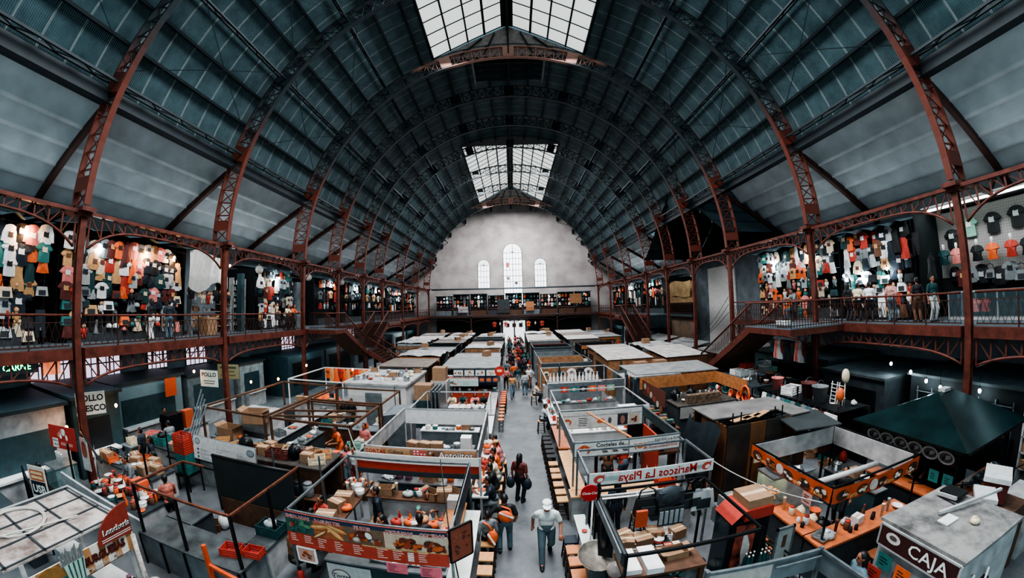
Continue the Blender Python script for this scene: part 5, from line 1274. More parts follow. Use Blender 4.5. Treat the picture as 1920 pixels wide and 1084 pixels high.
goods(['crate', 'pot', 'tub', 'bag'], -4.3, 16.3, -2.0, 16.65, .95, 5, 1, 'on the rear counter of the white-framed stall', 'goods at the rear of the white-framed stall', .2, ['orange', 'tan', 'brown', 'white'])
W1('cardboard_carton', MB(CARD).b2(-5.5, 17.6, 1.5, -4.6, 18.4, 2.3), 'large brown carton on a cabinet left of the dining table', 'box')
W1('cabinet', MB(TEALG).b2(-5.55, 17.5, 0, -4.5, 18.5, 1.5), 'grey cabinet under the large brown carton', 'cabinet')
W1('cardboard_carton', MB(CARD).b2(-5.2, 20.6, 1.9, -4.4, 21.4, 2.7), 'large brown carton stacked high beside the seafood sign', 'box')
W1('cabinet', MB(OFFW).b2(-5.3, 20.5, 0, -4.3, 21.5, 1.9), 'pale cabinet under the carton beside the seafood sign', 'cabinet')
W1('grey_bin', MB(GREYP).add([(-5.9, 14.4, .2), (-4.9, 14.2, .2), (-4.9, 15.4, .2), (-5.9, 15.6, .2), (-6.0, 14.0, 1.7), (-4.85, 14.0, 1.9), (-4.85, 15.6, 1.9), (-6.0, 15.8, 1.7)], [(3, 2, 1, 0), (4, 5, 6, 7), (0, 1, 5, 4), (1, 2, 6, 5), (2, 3, 7, 6), (3, 0, 4, 7)]).b2(-5.7, 14.5, 0, -5.1, 15.3, .2), 'tilted grey hopper bin left of the white-framed stall', 'bin')
W1('standing_ducts', MB(GALV).b2(-4.5, 17.0, 0, -4.42, 18.6, 2.2).b2(-4.3, 17.0, 0, -4.22, 18.6, 2.2).b2(-4.1, 17.0, 0, -4.02, 18.6, 2.2), 'upright grey slatted panel left of the dining table', 'panel')
# ================================================================== white booth behind (second row from the aisle)
W2 = T('white_booth', 'white panelled booth with dark doorway, left of the seafood stall', 'booth', (-7.2, 18.5, 0))
PW('walls', MB(WHITE).b2(-8.9, 16.8, 0, -5.7, 20.8, 2.4), W2); PW('roof_edge', MB(OFFW).b2(-9.0, 16.7, 2.4, -5.6, 20.9, 2.5), W2)
PW('door', MB(GREYP).b2(-7.9, 16.76, 0, -7.0, 16.8, 2.0), W2); PW('panel_joint', MB(DGREY).b2(-6.3, 16.77, 0, -6.27, 16.8, 2.4), W2)
goods(['tub', 'bowl', 'carton', 'bag', 'cup_stack', 'open_carton', 'pot', 'jar'], -8.8, 17.0, -5.8, 20.6, 2.5, 9, 3, 'stored on the white booth roof', 'stuff on the white booth', .4, ['white', 'white', 'pale grey', 'cream', 'red', 'grey'])
# ================================================================== wooden-framed produce stalls (second row)
S5 = stall('rough wooden-framed stall with grey scaffolding rails, second row left of the aisle', -9.3, 10.9, -5.9, 13.6, 2.3, WOODD, .08)
S6 = stall('wooden-framed stall with display cases, behind the rough wooden-framed stall', -13.0, 10.9, -9.6, 16.8, 2.3, WOODD, .08)
S7 = stall('wooden-framed stall with cloth-topped counters before the white booth', -9.3, 13.9, -5.9, 16.4, 2.3, WOODD, .07)
for S, x0, y0, x1, y1, nm in ((S5, -9.1, 11.0, -6.1, 13.4, 'rough wooden-framed stall'), (S6, -12.8, 11.0, -9.8, 16.6, 'display-case stall'), (S7, -9.1, 14.0, -6.1, 16.2, 'cloth-topped stall')):
 counter(S, x0, y0, x1, y0 + .6, 1.0, WOODD, GREYP); counter(S, x0, y0 + .8, x0 + .6, y1, 1.0, DGREY, STEEL, name='side_counter'); counter(S, x1 - .6, y0 + .8, x1, y1, 1.0, DGREY, OFFW, name='side_counter')
 goods(['food_tray', 'crate', 'tub', 'bag', 'pan', 'bowl', 'jar'], x0 + .1, y0 + .05, x1 - .1, y0 + .55, 1.0, 7, 1, 'on the front counter of the ' + nm, 'goods of the ' + nm, .2, ['white', 'cream', 'orange', 'pale grey', 'teal', 'grey', 'brown'])
 goods(['carton', 'tub', 'bag', 'food_tray', 'pot', 'open_carton'], x0 + .05, y0 + .85, x0 + .55, y1, 1.0, 1, 5, 'on the left counter of the ' + nm, 'left goods of the ' + nm)
 goods(['crate', 'tub', 'bag', 'food_tray', 'pot', 'bowl'], x1 - .55, y0 + .85, x1 - .05, y1, 1.0, 1, 5, 'on the right counter of the ' + nm, 'right goods of the ' + nm, .2, ['white', 'white', 'cream', 'grey', 'orange', 'mint'])
for y in (11.6, 12.4): PW('cross_bar', MB(WOODD).bar((-9.3, y - .4, 2.26), (-5.9, y + .5, 2.26), .07), S5)
W1('case_cabinet', MB(OFFW).b2(-12.2, 12.2, 1.0, -10.4, 13.2, 1.9), 'white lidded case standing in the display-case stall', 'case')
put('open_carton', (-11.9, 11.3, 1.0), 0, 'big open carton at the front of the display-case stall', 'box', None, None, None, 2.2)
put('open_carton', (-10.9, 11.9, 1.6), .3, 'big open carton heaped behind the first one in the display-case stall', 'box', None, None, None, 2.4)
person('work', (-7.2, 12.4, 0), 2.4, 'worker in orange overalls leaning over the rough wooden-framed stall', 'orange', 'orange', 'short', scale=1.02)
person('stand', (-6.3, 12.9, 0), 2.9, 'worker in white and orange vest behind the orange overalls', 'pink', 'grey', 'short', True)
person('stand', (-5.65, 10.5, 0), 2.9, 'person in white printed T-shirt standing by the wooden frame corner', 'white', 'maroon', 'short')
person('stand', (-6.0, 10.75 - .1, 0), 3.5, 'person in pale pink shirt left of the white printed T-shirt', 'pink', 'denim', 'long')
person('stand', (-8.6, 16.6 - .1, 0), 3, 'person in dark clothes standing before the white booth door', 'black', 'black', 'short')
person('sitlow', (-9.5, 17.4, 0), 3, 'dark-haired person seated left of the white booth', 'black', 'dark navy', 'long')
W1('produce_table', MB(WOODD).b2(-5.9, 9.9, .5, -5.0, 10.4, .56).b2(-5.8, 10, 0, -5.1, 10.3, .5), 'low dark table of fruit beside the snack stall', 'table')
rr = random.Random(9)
for k in range(26):
 x = -5.8 + .13 * (k % 7) + rr.uniform(-.02, .02); y = 9.98 + .12 * (k // 7)
 put('fruit', (x, y, .56), 0, '%s fruit on the low dark table, row %s, %s from its left' % (['tan', 'orange', 'cream', 'red'][k % 4], ORD[k // 7], nth(k % 7)), 'fruit', 'fruit on the low table', ['tan', 'orange', 'cream', 'red'][k % 4], None, 1.25)
# ================================================================== brown wooden counter and empty dark-framed stall
B1 = T('wooden_counter', 'brown plank counter stall with steel rails, behind the dark board', 'counter', (-7.6, 9.6, 0))
PW('plank_front', MB(WOODD).b2(-9.1, 8.9, 0, -6.0, 8.98, 1.5), B1); PW('worktop', MB(mat('dusty_worktop', (70, 66, 62), .7, 0, .3, 5)).b2(-9.2, 8.85, 1.5, -5.95, 10.2, 1.55), B1); PW('back_panel', MB(WOODD).b2(-9.1, 10.1, 0, -6.0, 10.2, 1.5), B1)
for x in (-9.1, -7.7, -6.0): PW('steel_post', MB(GALV).b2(x - .02, 8.82, 0, x + .02, 8.86, 2.0), B1)
goods(['crate', 'carton', 'open_carton', 'bin_bag', 'crate', 'bag'], -9.1, 9.0, -6.1, 10.0, 1.55, 7, 2, 'on the brown plank counter', 'goods on the brown plank counter', .3, ['brown', 'tan', 'maroon', 'tan', 'cream'])
put('jar', (-6.7, 8.6, .75), 0, 'large dark-lidded jar on the shelf of the plank counter, left', 'jar', 'large jars', 'dark navy', {'lid': 'black'}, 2.0)
put('jar', (-6.35, 8.6, .75), 0, 'large clear jar on the shelf of the plank counter, right', 'jar', 'large jars', 'grey', {'lid': 'grey'}, 2.0)
W1('shelf_bench', MB(WOODD).b2(-7.0, 8.4, .7, -6.0, 8.8, .75).b2(-6.95, 8.5, 0, -6.85, 8.7, .7).b2(-6.15, 8.5, 0, -6.05, 8.7, .7), 'short wooden shelf bench before the plank counter', 'bench')
S8 = T('market_stall', 'empty stall with black post frame and dusty dark counter, left front', 'stall', (-7.5, 6.1, 0))
TOPD = mat('dusty_black_worktop', (72, 78, 80), .55, 0, .4, 2.5)
for x, y in ((-9.1, 4.95), (-9.1, 6.55), (-7.5, 4.95), (-5.9, 5.0), (-5.9, 7.6), (-5.9, 6.3)): PW('post', MB(BLACK).b2(x - .03, y - .03, 0, x + .03, y + .03, 2.2), S8)
RB = mat('rusty_rail', (110, 66, 50), .6, .2, .3, 5)
for a, b in (((-9.1, 4.95), (-5.9, 5.0)), ((-5.9, 5.0), (-5.9, 7.6)), ((-9.1, 4.95), (-9.1, 6.55)), ((-9.1, 6.55), (-8.3, 6.6))): PW('top_rail', MB(RB).bar((a[0], a[1], 2.2), (b[0], b[1], 2.2), .05), S8)
counter(S8, -9.2, 4.9, -5.9, 5.75, .9, GREYP, TOPD); counter(S8, -9.2, 5.8, -8.3, 6.6, .9, DGREY, TOPD, name='left_counter'); counter(S8, -6.4, 5.8, -5.85, 7.5, .9, OFFW, TOPD, name='right_counter')
for k in range(5): PW('front_strut', MB(BLACK).b2(-9.2 + .82 * k - .02, 4.84, 0, -9.2 + .82 * k + .02, 4.88, .86), S8)
t = T('dark_board', 'big dark board standing inside the empty black-framed stall', 'board', (-7.5, 7.55, 0))
PW('panel', MB(mat('dark_green_board', (38, 44, 44), .6, 0, .15, 2)).b2(-8.95, 7.5, .3, -6.1, 7.56, 2.05), t); PW('padded_edge', MB(BLACK).tube([(-8.95, 7.53, 2.07), (-6.1, 7.53, 2.07)], .05, 8), t); PW('lower_board', MB(WOODD).b2(-8.8, 7.47, 0, -6.2, 7.5, .8), t)
it = [('e', -1.22, .22, .13, .11, C(90, 104, 110), .003, 0), ('e', -1.22, .22, .1, .08, C(176, 178, 178), .005, 0), ('e', 1.22, .2, .16, .11, C(80, 96, 104), .003, 0), ('e', 1.22, .2, .13, .085, C(150, 156, 160), .005, 0)]
for k in range(3): it += [('b', -1.2, -.05 - .13 * k, .09, .07, C(80, 84, 86))] + scribble(-1.08, -.02 - .13 * k, .9, 3, .035, C(110, 112, 114), rg, .01)
it += scribble(-.3, .1, 1.0, 2, .09, C(140, 140, 140), rg, .014) + scribble(.62, .05, .8, 9, .05, C(96, 98, 100), rg, .01)
sign('large white notice board with two round seals, above the dark board', (-9.5, 8.5, 1.68), (1, -.02, 0), (0, .1, 1), 2.85, .78, C(206, 202, 200), it, 'notice_board', .05, frame=GREYP)
t = T('wooden_counter', 'produce counter with black post rails behind the notice board', 'counter', (-10.9, 8.9, 0))
PW('base', MB(OFFW).b2(-14.5, 9.0, 0, -9.6, 9.9, .95), t); PW('countertop', MB(DGREY).b2(-14.6, 8.9, .95, -9.5, 10.0, 1.0), t)
for x in (-12.6, -11.7, -10.9): PW('post', MB(BLACK).b2(x - .02, 8.6, 0, x + .02, 8.64, 1.9), t)
PW('post_rail', MB(BLACK).b2(-12.7, 8.58, .9, -9.6, 8.66, .96), t)
for k in range(6): put('crate', (-11.5, 8.5, .62 + .235 * k), 0, '%s crate in the stack left of the notice board, %s from the bottom' % ('teal' if k < 3 else 'brown', nth(k)), 'crate', 'stacked crates', 'teal' if k < 3 else 'red', None, 1.1)
W1('crate_stand', MB(BLACK).b2(-11.85, 8.2, .56, -11.15, 8.6 + .2, .62).b2(-11.8, 8.25, 0, -11.75, 8.3, .56).b2(-11.25, 8.25, 0, -11.2, 8.3, .56), 'black stand under the stacked crates', 'stand')
put('crate', (-13.9, 9.3, 1.0), .1, 'teal crate holding dark cloth on the produce counter', 'crate', None, 'teal', None, 1.4); put('bin_bag', (-13.9, 9.3, 1.05), 0, 'dark cloth bundle in the teal crate', 'cloth', None, None, None, .8)
put('open_carton', (-12.7, 9.2, 1.0), .5, 'tilted open carton at the edge of the produce counter', 'box', None, None, None, 1.2)
put('crate', (-11.6, 9.4, 1.0), .1, 'tan wicker crate in the middle of the produce counter', 'crate', None, 'tan', None, 1.2)
put('bin_bag', (-9.0, 8.6 + .5, 1.56), 0, 'shiny black bin bag at the left end of the plank counter', 'bag', None, None, None, 1.2)
put('jar', (-10.2, 9.2, 1.0), 0, 'dark drum with red lid on the produce counter', 'jar', None, 'black', {'lid': 'red'}, 2.6)
put('open_carton', (-9.75, 9.5, 1.0), .2, 'open carton of printed packets at the right end of the produce counter', 'box', None, None, None, 1.5)
t = T('produce_baskets', 'heap of small tan baskets behind the produce counter', 'baskets', (-11.2, 10.3, 0))
for k in range(9):
 put('crate', (-11.9 + .3 * k, 10.35 + .1 * (k % 2), 1.0 + .1 * (k % 3)), .3 * k, 'small tan basket heaped behind the produce counter, %s from its left' % nth(k), 'basket', 'small tan baskets', 'tan', None, .75)
bpy.data.objects.remove(t)
W1('basket_table', MB(WOODD).b2(-12.2, 10.15, .94, -9.2, 10.75, 1.0).b2(-12.1, 10.2, 0, -12.0, 10.7, .94).b2(-9.4, 10.2, 0, -9.3, 10.7, .94), 'long table under the heaped tan baskets', 'table')
for k in range(4): W1('steel_pole', MB(GALV).bar((-12.6 + .12 * k, 9.5, 1.0), (-12.95 + .08 * k, 10.9, 3.0 - .2 * k), .05), 'long grey pole leaning behind the produce counter, %s from the left' % nth(k), 'pole', 'leaning poles')
t = T('wooden_barrier', 'orange painted wooden barrier at the bottom edge before the dark counter', 'barrier', (-6.1, 4.7, 0))
OP = mat('orange_paint', (204, 86, 44), .5, 0, .12, 6)
for x, y, z in ((-6.62, 4.75, 1.45), (-5.55, 4.6, 1.0)): PW('post', MB(OP).b2(x - .04, y - .04, 0, x + .04, y + .04, z), t)
for z in (.55, .95): PW('rung', MB(OP).bar((-6.62, 4.75, z), (-5.55, 4.6, z), .07), t)
put('crate', (-6.45, 5.35, .9), .2, 'red wire basket on the dusty counter, nearest the orange barrier', 'basket', None, 'red', None, .9)
put('crate', (-5.95, 5.5, .9), .1, 'second red wire basket on the dusty counter beside the corner post', 'basket', None, 'red', None, .8)
put('crate', (-6.1, 6.4, .9), 0, 'dark teal drawer basket on the right counter of the black-framed stall', 'basket', None, 'dark teal', None, 1.2)
put('bag', (-6.1, 6.4, 1.1), 0, 'clear plastic bag lying in the dark teal basket', 'bag', None, 'pale grey', None, 1.1)
person('work', (-9.75, 6.35, 0), 1.2, 'person in red and white striped shirt beside the black-framed stall', mat('red_white_knit', (170, 96, 82), .7, 0, .45, 12), 'black', 'short', True)
t = T('fire_extinguisher', 'red fire extinguisher standing at the left corner of the salad stall', 'extinguisher', (-4.75, 5.5, 0))
PW('cylinder', MB(C(150, 44, 36)).lathe([(.07, 0), (.08, .03), (.08, .45), (.04, .54)], 12, (-4.75, 5.45, .35)), t); PW('valve', MB(BLACK).b2(-4.78, 5.42, .88, -4.72, 5.48, .97), t); PW('stand', MB(BLACK).b2(-4.85, 5.36, 0, -4.65, 5.54, .35), t)
# ================================================================== spice and jar stall, far left front
S9 = T('market_stall', 'grey-walled produce stall crammed with jars, behind the tiled burger roof', 'stall', (-11, 5.5, 0))
PW('low_wall', MB(OFFW).add([(-13.2, 4.85, 0), (-9.4, 5.1, 0), (-9.4, 5.17, 0), (-13.2, 4.92, 0), (-13.2, 4.85, 1.5), (-9.4, 5.1, 1.0), (-9.4, 5.17, 1.0), (-13.2, 4.92, 1.5)], [(3, 2, 1, 0), (4, 5, 6, 7), (0, 1, 5, 4), (1, 2, 6, 5), (2, 3, 7, 6), (3, 0, 4, 7)]), S9)
counter(S9, -12.9, 5.3, -9.8, 6.5, .95, OFFW, DGREY); counter(S9, -14.95, 6.95, -11.4, 7.9, .95, OFFW, DGREY, name='rear_counter')
for x, y in ((-13.1, 5.2), (-11.2, 6.7)): PW('post', MB(BLACK).b2(x - .025, y - .025, 0, x + .025, y + .025, 2.3), S9)
PW('slanted_rail', MB(BLACK).bar((-14.0, 6.1, 2.3), (-11.0, 5.2, 2.2), .05), S9)
goods(['jar', 'bottle', 'bag', 'tub', 'jar', 'bowl', 'plate', 'jar', 'bottle'], -12.8, 5.35, -9.9, 6.45, .95, 12, 5, 'on the front counter of the jar stall', 'goods of the jar stall', .5, ['grey', 'cream', 'maroon', 'orange', 'white', 'tan', 'dark teal', 'brown', 'pale grey'], .9)
goods(['food_tray', 'crate', 'carton', 'food_tray', 'bag', 'bowl', 'tub'], -14.85, 7.0, -11.5, 7.85, .95, 10, 3, 'on the rear counter of the jar stall', 'rear goods of the jar stall', .4, ['orange', 'orange', 'tan', 'dark navy', 'white', 'grey'], .9)
for k in range(18):
 put('fruit', (-12.6 + .12 * (k % 6), 7.5 + .12 * (k // 6), 1.02), 0, 'orange carrot-coloured fruit on the rear jar stall counter, row %s, %s along' % (ORD[k // 6], nth(k % 6)), 'fruit', 'orange fruit of the jar stall', 'orange', None, 1.3)
W1('orange_box', MB(C(214, 96, 62)).b2(-11.3, 6.1, .95, -10.8, 6.45, 1.3), 'orange foam box with white lid on the jar stall', 'box')
W1('purple_notice', MB(C(176, 176, 184)).add([(-13.6, 6.3, 1.5), (-12.7, 5.8, 1.25), (-12.7, 5.8, 1.65), (-13.6, 6.3, 1.9)], [(0, 1, 2, 3)]), 'pale lilac notice panel tilted over the jar stall', 'notice')
t = T('display_case', 'glass display case with cups on top behind the jar stall', 'display case', (-14.4, 5.4, 0))
PW('base', MB(GALV).b2(-14.9, 5.0, 0, -14.0, 5.8, .6), t); PW('lid', MB(GALV).b2(-14.9, 5.0, 1.28, -14.0, 5.8, 1.32), t); PW('glass_panes', MB(glass('case_glass', (150, 190, 190), .3)).b2(-14.88, 5.02, .6, -14.02, 5.78, 1.28), t)
goods(['cup_stack'], -14.8, 5.2, -14.1, 5.6, 1.32, 3, 1, 'on the glass display case', 'cups on the display case', .1, ['white'])
person('stand', (-13.2, 8.3, 0), 2.6, 'person in dark clothes behind the jar stall, beside the column', 'dark navy', 'black', 'long')
person('work', (-12.2, 6.75, 0), 3.0, 'grey-haired person in grey shirt bending over the jar stall', 'grey', 'dark navy', 'short', True)
person('sitlow', (-15.0, 4.9, 0), 2.0, 'dark-haired person sitting low behind the far left counter', 'black', 'black', 'short')
sign('poster of black and orange print with bold white letters, behind the burger roof', (-11.2, 3.5, 2.1), (.95, .3, 0), ZU, .62, .95, C(206, 196, 186), [('b', 0, .25, .5, .26, C(196, 96, 60)), ('b', 0, -.08, .54, .36, C(30, 34, 38))] + [('t', 'USB', 0, -.1, .27, WHT, dict(bold=.03)), ('b', 0, .31, .42, .07, C(226, 190, 150), .004), ('b', 0, .2, .42, .07, C(226, 190, 150), .004), ('b', 0, -.34, .4, .05, C(80, 80, 82), .004)], 'poster', group=None)
W1('poster_stand', MB(BLACK).b2(-11.25, 3.52, 0, -11.15, 3.56, 1.6), 'thin black stand under the poster with white letters', 'stand')
t = T('crate_counter', 'dark counter with brown sign of three crosses at the left edge', 'counter', (-12.2, 2.6, 0))
PW('base', MB(DGREY).b2(-14.5, 2.9, 0, -11.5, 3.3, 1.1), t); PW('brown_sign', MB(C(70, 46, 40)).b2(-12.9, 2.84, .6, -11.7, 2.9, 1.05), t); PW('lettering', MB(C(170, 160, 150)).text('XXX', .3, (-12.3, 2.835, .83), XU, ZU, .02), t)
t = T('black_fence', 'black-framed low grille panels along the far left edge', 'fence', (-14, 3.6, 0))
for k in range(4):
 x = -15.0 + 1.1 * k; y = 4.3 - .25 * k; m = MB(BLACK)
 for a, b in (((x, y, .3), (x + 1.1, y - .25, .3)), ((x, y, 1.4), (x + 1.1, y - .25, 1.4)), ((x, y, 0), (x, y, 1.4)), ((x + .55, y - .12, .3), (x + .55, y - .12, 1.4))): m.bar(a, b, .04)
 PW('grille_frame', m, t); PW('grille_sheet', MB(TEALG).add([(x, y + .02, .3), (x + 1.1, y - .23, .3), (x + 1.1, y - .23, 1.4), (x, y + .02, 1.4)], [(0, 1, 2, 3)]), t)
# ================================================================== tiled burger roof
H1 = T('market_stall', 'burger stand with dirty white panelled roof in the bottom left corner', 'stall', (-9.2, 2.9, 0))
def grime(nt, b, L, lo=(112, 96, 90), hi=(190, 182, 176)):
 tc = node(nt, 'TexCoord'); n = node(nt, 'TexNoise', Scale=1.6, Detail=8., Roughness=.7); L(tc.outputs['Object'], n.inputs['Vector'])
 r = node(nt, 'ValToRGB'); e = r.color_ramp.elements; e[0].position = .36; e[1].position = .58; e[0].color = lin(lo); e[1].color = lin(hi); L(n.outputs['Fac'], r.inputs[0]); L(r.outputs[0], b.inputs['Base Color'])
PANEL = ramp_mat('grimy_white_panel', grime, .5)
PW('roof_sheet', MB(PANEL).b2(-9.72, 1.4, 2.36, -7.62, 3.62, 2.4), H1)
m = MB(DGREY)
for k in range(4): m.b2(-9.7 + .68 * k - .02, 1.4, 2.4, -9.7 + .68 * k + .02, 3.62, 2.42)
for k in range(4): m.b2(-9.72, 1.46 + .7 * k - .02, 2.4, -7.62, 1.46 + .7 * k + .02, 2.42)
PW('roof_battens', m, H1)
PW('roof_pipe', MB(OFFW).tube([(-9.78, 1.4, 2.42), (-9.78, 3.66, 2.42), (-7.7, 3.66, 2.42)], .03, 6), H1)
for x, y in ((-7.65, 3.7), (-9.65, 3.6), (-7.65, 1.7)): PW('post', MB(OFFW).b2(x - .04, y - .04, 0, x + .04, y + .04, 2.36), H1)
counter(H1, -10.5, 3.2, -7.7, 3.6, .95, OFFW, WHITE); counter(H1, -7.7, 2.4, -7.2, 3.6, .95, OFFW, WHITE, name='side_counter')
put('cup_stack', (-7.35, 3.15, .95), 0, 'orange plastic cup tower under the burger banner', 'cups', None, 'red', None, 1.1); put('cup_stack', (-7.35, 3.35, .95), 0, 'plum plastic cup tower under the burger banner', 'cups', None, 'plum', None, 1.1)
put('jar', (-6.95, 3.6, .75), 0, 'large glass jar on the pedestal beside the roped post', 'jar', None, 'grey', {'lid': 'pale grey'}, 2.0); W1('pedestal', MB(OFFW).b2(-7.1, 3.45, 0, -6.8, 3.75, .75), 'small pedestal under the large glass jar', 'pedestal')
W1('roped_post', MB(mat('rope_wound', (176, 168, 158), .8, 0, .3, 14)).tube([(-7.42, 3.72, 0), (-7.44, 3.74, 2.0)], .05, 8), 'rope-wound white post at the burger banner corner', 'post')
W1('hose_coil', MB(mat('white_hose', (190, 186, 180), .5, 0, .1)).tube([(-9.0 + (.6 + .05 * (k // 18)) * cos(k * 20 * D), 2.2 + (.5 + .03 * (k // 18)) * sin(k * 20 * D), 2.44 + .01 * (k // 18)) for k in range(34)] + [(-8.2, 3.1, 2.46)], .018, 6), 'coil of white hose lying on the panelled burger roof', 'hose')
u = Vector((.0, 1, 0)); o = Vector((-7.54, 2.65, 1.9))
it = [('b', -1.05 + .3 * k, 0, .14, .5, C(176, 128, 88)) for k in range(8)]
it += [('t', 'HAMBURGUESAS', .3, -.0, .2, C(96, 34, 26), dict(bold=.03, outline=INK, lift=.01, wide=.82)), ('t', 'Malteadas y M\u00e1s', .42, -.16, .11, C(170, 168, 164), dict(shear=.3, bold=.01, lift=.012)), ('b', .35, -.235, 1.3, .012, INK, .004)]
sign('brown and white striped burger banner in the bottom left corner', o, u, ZU, 2.3, .5, C(214, 208, 200), it, 'striped_banner', .03)
o2 = Vector((-7.5, 3.42, 2.34))
q = [(.36, -.3), (.36, .34)] + [(.36 - .74 * sin(a * D), -.3 + .64 * cos(a * D)) for a in range(8, 91, 8)]
t = T('shop_sign', 'red quarter-round sign above the striped burger banner', 'sign', (-7.5, 3.35, 2.1))
PW('board', MB(C(134, 52, 40)).prism(q, o2, u, ZU, .03), t)
PW('lettering', MB(INK).text('Loncher\u00eda', .15, o2 + Vector((.02, .05, -.07)), u, ZU, .02, lift=.03).use(WHT).text('Loncher\u00eda', .15, o2 + Vector((.0, .05, -.07)), u, ZU, .05, lift=.016), t)
PW('stripes', MB(WHT).quad(o2 + Vector((.02, -.3, -.2)), o2 + Vector((.02, .34, -.2)), o2 + Vector((.02, .34, -.185)), o2 + Vector((.02, -.3, -.185))).quad(o2 + Vector((.02, -.3, -.24)), o2 + Vector((.02, .34, -.24)), o2 + Vector((.02, .34, -.225)), o2 + Vector((.02, -.3, -.225))), t)
o3 = Vector((-7.46, 2.02, 1.88)); BR = C(134, 98, 52)
t = T('cutout_sign', 'flat cut-out of a burger over the striped banner', 'sign', (-7.46, 1.75, 1.85))
PW('bun', MB(BR).prism([(.3 * cos(a * D), .0 + .26 * sin(a * D)) for a in range(0, 181, 15)], o3 + Vector((0, 0, .05)), u, ZU, .02), t)
PW('filling', MB(C(54, 86, 74)).prism([(-.32, -.03), (-.2, -.09), (-.1, -.04), (.05, -.1), (.2, -.04), (.33, -.06), (.3, .05), (-.3, .05)], o3 + Vector((.012, 0, 0)), u, ZU, .02).use(C(160, 72, 50)).prism([(-.28, -.1), (.28, -.1), (.3, -.03), (-.3, -.03)], o3, u, ZU, .02), t)
PW('lower_bun', MB(C(72, 56, 40)).prism([(-.28, -.1), (-.24, -.26), (.24, -.26), (.28, -.1)], o3, u, ZU, .02), t)
o4 = Vector((-7.44, 2.5, 2.0)); t = T('cutout_sign', 'flat cut-out of a striped chip box over the striped banner', 'sign', (-7.45, 2.25, 2.0))
m = MB(C(150, 186, 172)); m.prism([(-.16, -.3), (.12, -.3), (.2, .1), (-.2, .1)], o4, u, ZU, .02); m.use(C(52, 78, 76))
for k in range(4): m.prism([(-.12 + .07 * k, -.3), (-.1 + .07 * k, -.3), (-.1 + .09 * k, .1), (-.13 + .09 * k, .1)], o4 + Vector((.012, 0, 0)), u, ZU, .005)
PW('box', m, t); m = MB(C(112, 116, 116))
for k in range(8): m.prism([(-.2 + .05 * k, .1), (-.16 + .05 * k, .1), (-.2 + .06 * k, .3 + .05 * (k % 3)), (-.25 + .06 * k, .28 + .05 * (k % 2))], o4 + Vector((-.004 * (k % 2), 0, 0)), u, ZU, .02)
PW('chips', m, t)
# ================================================================== meat and poultry shops under the left gallery
for k, (y0, y1, h, mm, lb) in enumerate(((2.6, 6.3, 2.9, OFFW, 'pale flat-roofed shop box under the near left gallery'), (6.6, 8.6, 3.0, TEALG, 'dark shop box with poultry sign under the left gallery, by the first column'), (9.2, 13.2, 2.9, mat('pale_teal_wall', (128, 146, 150), .7, 0, .12, 1), 'pale tiled meat shop under the left gallery, between first and second columns'), (13.6, 17.2, 2.7, GREYP, 'grey meat shop under the left gallery past the second column'), (17.8, 20.2, 2.8, OFFW, 'pale shop box under the left gallery before the third column'))):
 t = T('shop_box', lb, 'shop', (-17.6, (y0 + y1) / 2, 0)); x1 = -15.6 if k < 2 else -17.2
 PW('walls', MB(mm).b2(-19.6, y0, 0, x1, y1, h), t); PW('roof_slab', MB(DGREY).b2(-19.7, y0 - .1, h, x1 + .15, y1 + .1, h + .12), t)
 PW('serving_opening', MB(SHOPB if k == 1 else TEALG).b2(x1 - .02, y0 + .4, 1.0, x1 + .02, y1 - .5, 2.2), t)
 PW('sill', MB(WHITE).b2(x1, y0 + .3, .92, x1 + .5, y1 - .4, 1.0), t); PW('white_counter', MB(OFFW).b2(x1 + .05, y0 + .3, 0, x1 + .4, y1 - .4, .92), t)
t = T('white_counter', 'long white tiled counter of the poultry sellers, left', 'counter', (-15.2, 9.5, 0)); PW('base', MB(OFFW).b2(-15.5, 8.5, 0, -14.9, 12.8, .85), t); PW('worktop', MB(GREYP).b2(-15.6, 8.4, .85, -14.8, 12.9, .9), t)
for (y, s, l) in ((6.75, ('POLLO', 'FRESCO'), 'white poultry sign with two lines of black letters behind the first column'), (12.8, ('POLLO', ''), 'white poultry sign beside the second column')):
 sign(l, (-14.75, y + .2, 2.95), (.35, .94, 0) if y < 10 else (1, .2, 0), ZU, 1.05, .8, C(196, 192, 180), [('t', s[0], 0, .18 if s[1] else .05, .3, INK, dict(bold=.03)), ('t', s[1], 0, -.18, .3, INK, dict(bold=.03))] if s[1] else [('t', s[0], 0, .18, .28, INK, dict(bold=.03)), ('b', 0, -.12, .7, .05, C(110, 104, 90)), ('b', 0, -.24, .6, .05, C(110, 104, 90))], 'shop_sign')
sign('yellowish painted board sign under the left gallery past the second column', (-15.6, 15.2, 2.9), (1, .3, 0), ZU, 1.3, .8, C(140, 130, 96), [('b', 0, .22, 1.0, .12, C(70, 66, 54)), ('b', 0, 0, .8, .08, C(96, 90, 70)), ('b', 0, -.2, .9, .08, C(96, 90, 70))], 'shop_sign')
it = food(.1, .12, .28, .12, 10, [(220, 208, 200), (196, 120, 104), (232, 224, 216)], rg, (.06, .12)) + [('b', -.38, -.2, .3, .3, C(216, 210, 202)), ('t', 'PIERNA', -.38, -.13, .085, INK, dict(bold=.02)), ('t', 'Y MILES', -.38, -.26, .08, INK, dict(bold=.02)), ('b', .2, -.2, .6, .1, C(206, 130, 116))]
sign('red poultry picture sign hanging before the first column', (-14.3, 5.55, 2.15), (1, .25, 0), ZU, 1.35, .75, C(176, 52, 42), it, 'picture_sign')
sign('tall narrow saint picture hanging on the first left column', (-13.72, 6.0, 1.6), (1, .1, 0), ZU, .42, 1.1, C(198, 190, 184), [('e', 0, .28, .12, .16, C(130, 84, 66), .004, 0), ('e', 0, .1, .15, .22, C(178, 100, 76), .006, 0), ('b', 0, -.3, .34, .36, C(206, 204, 202))], 'hanging_picture')
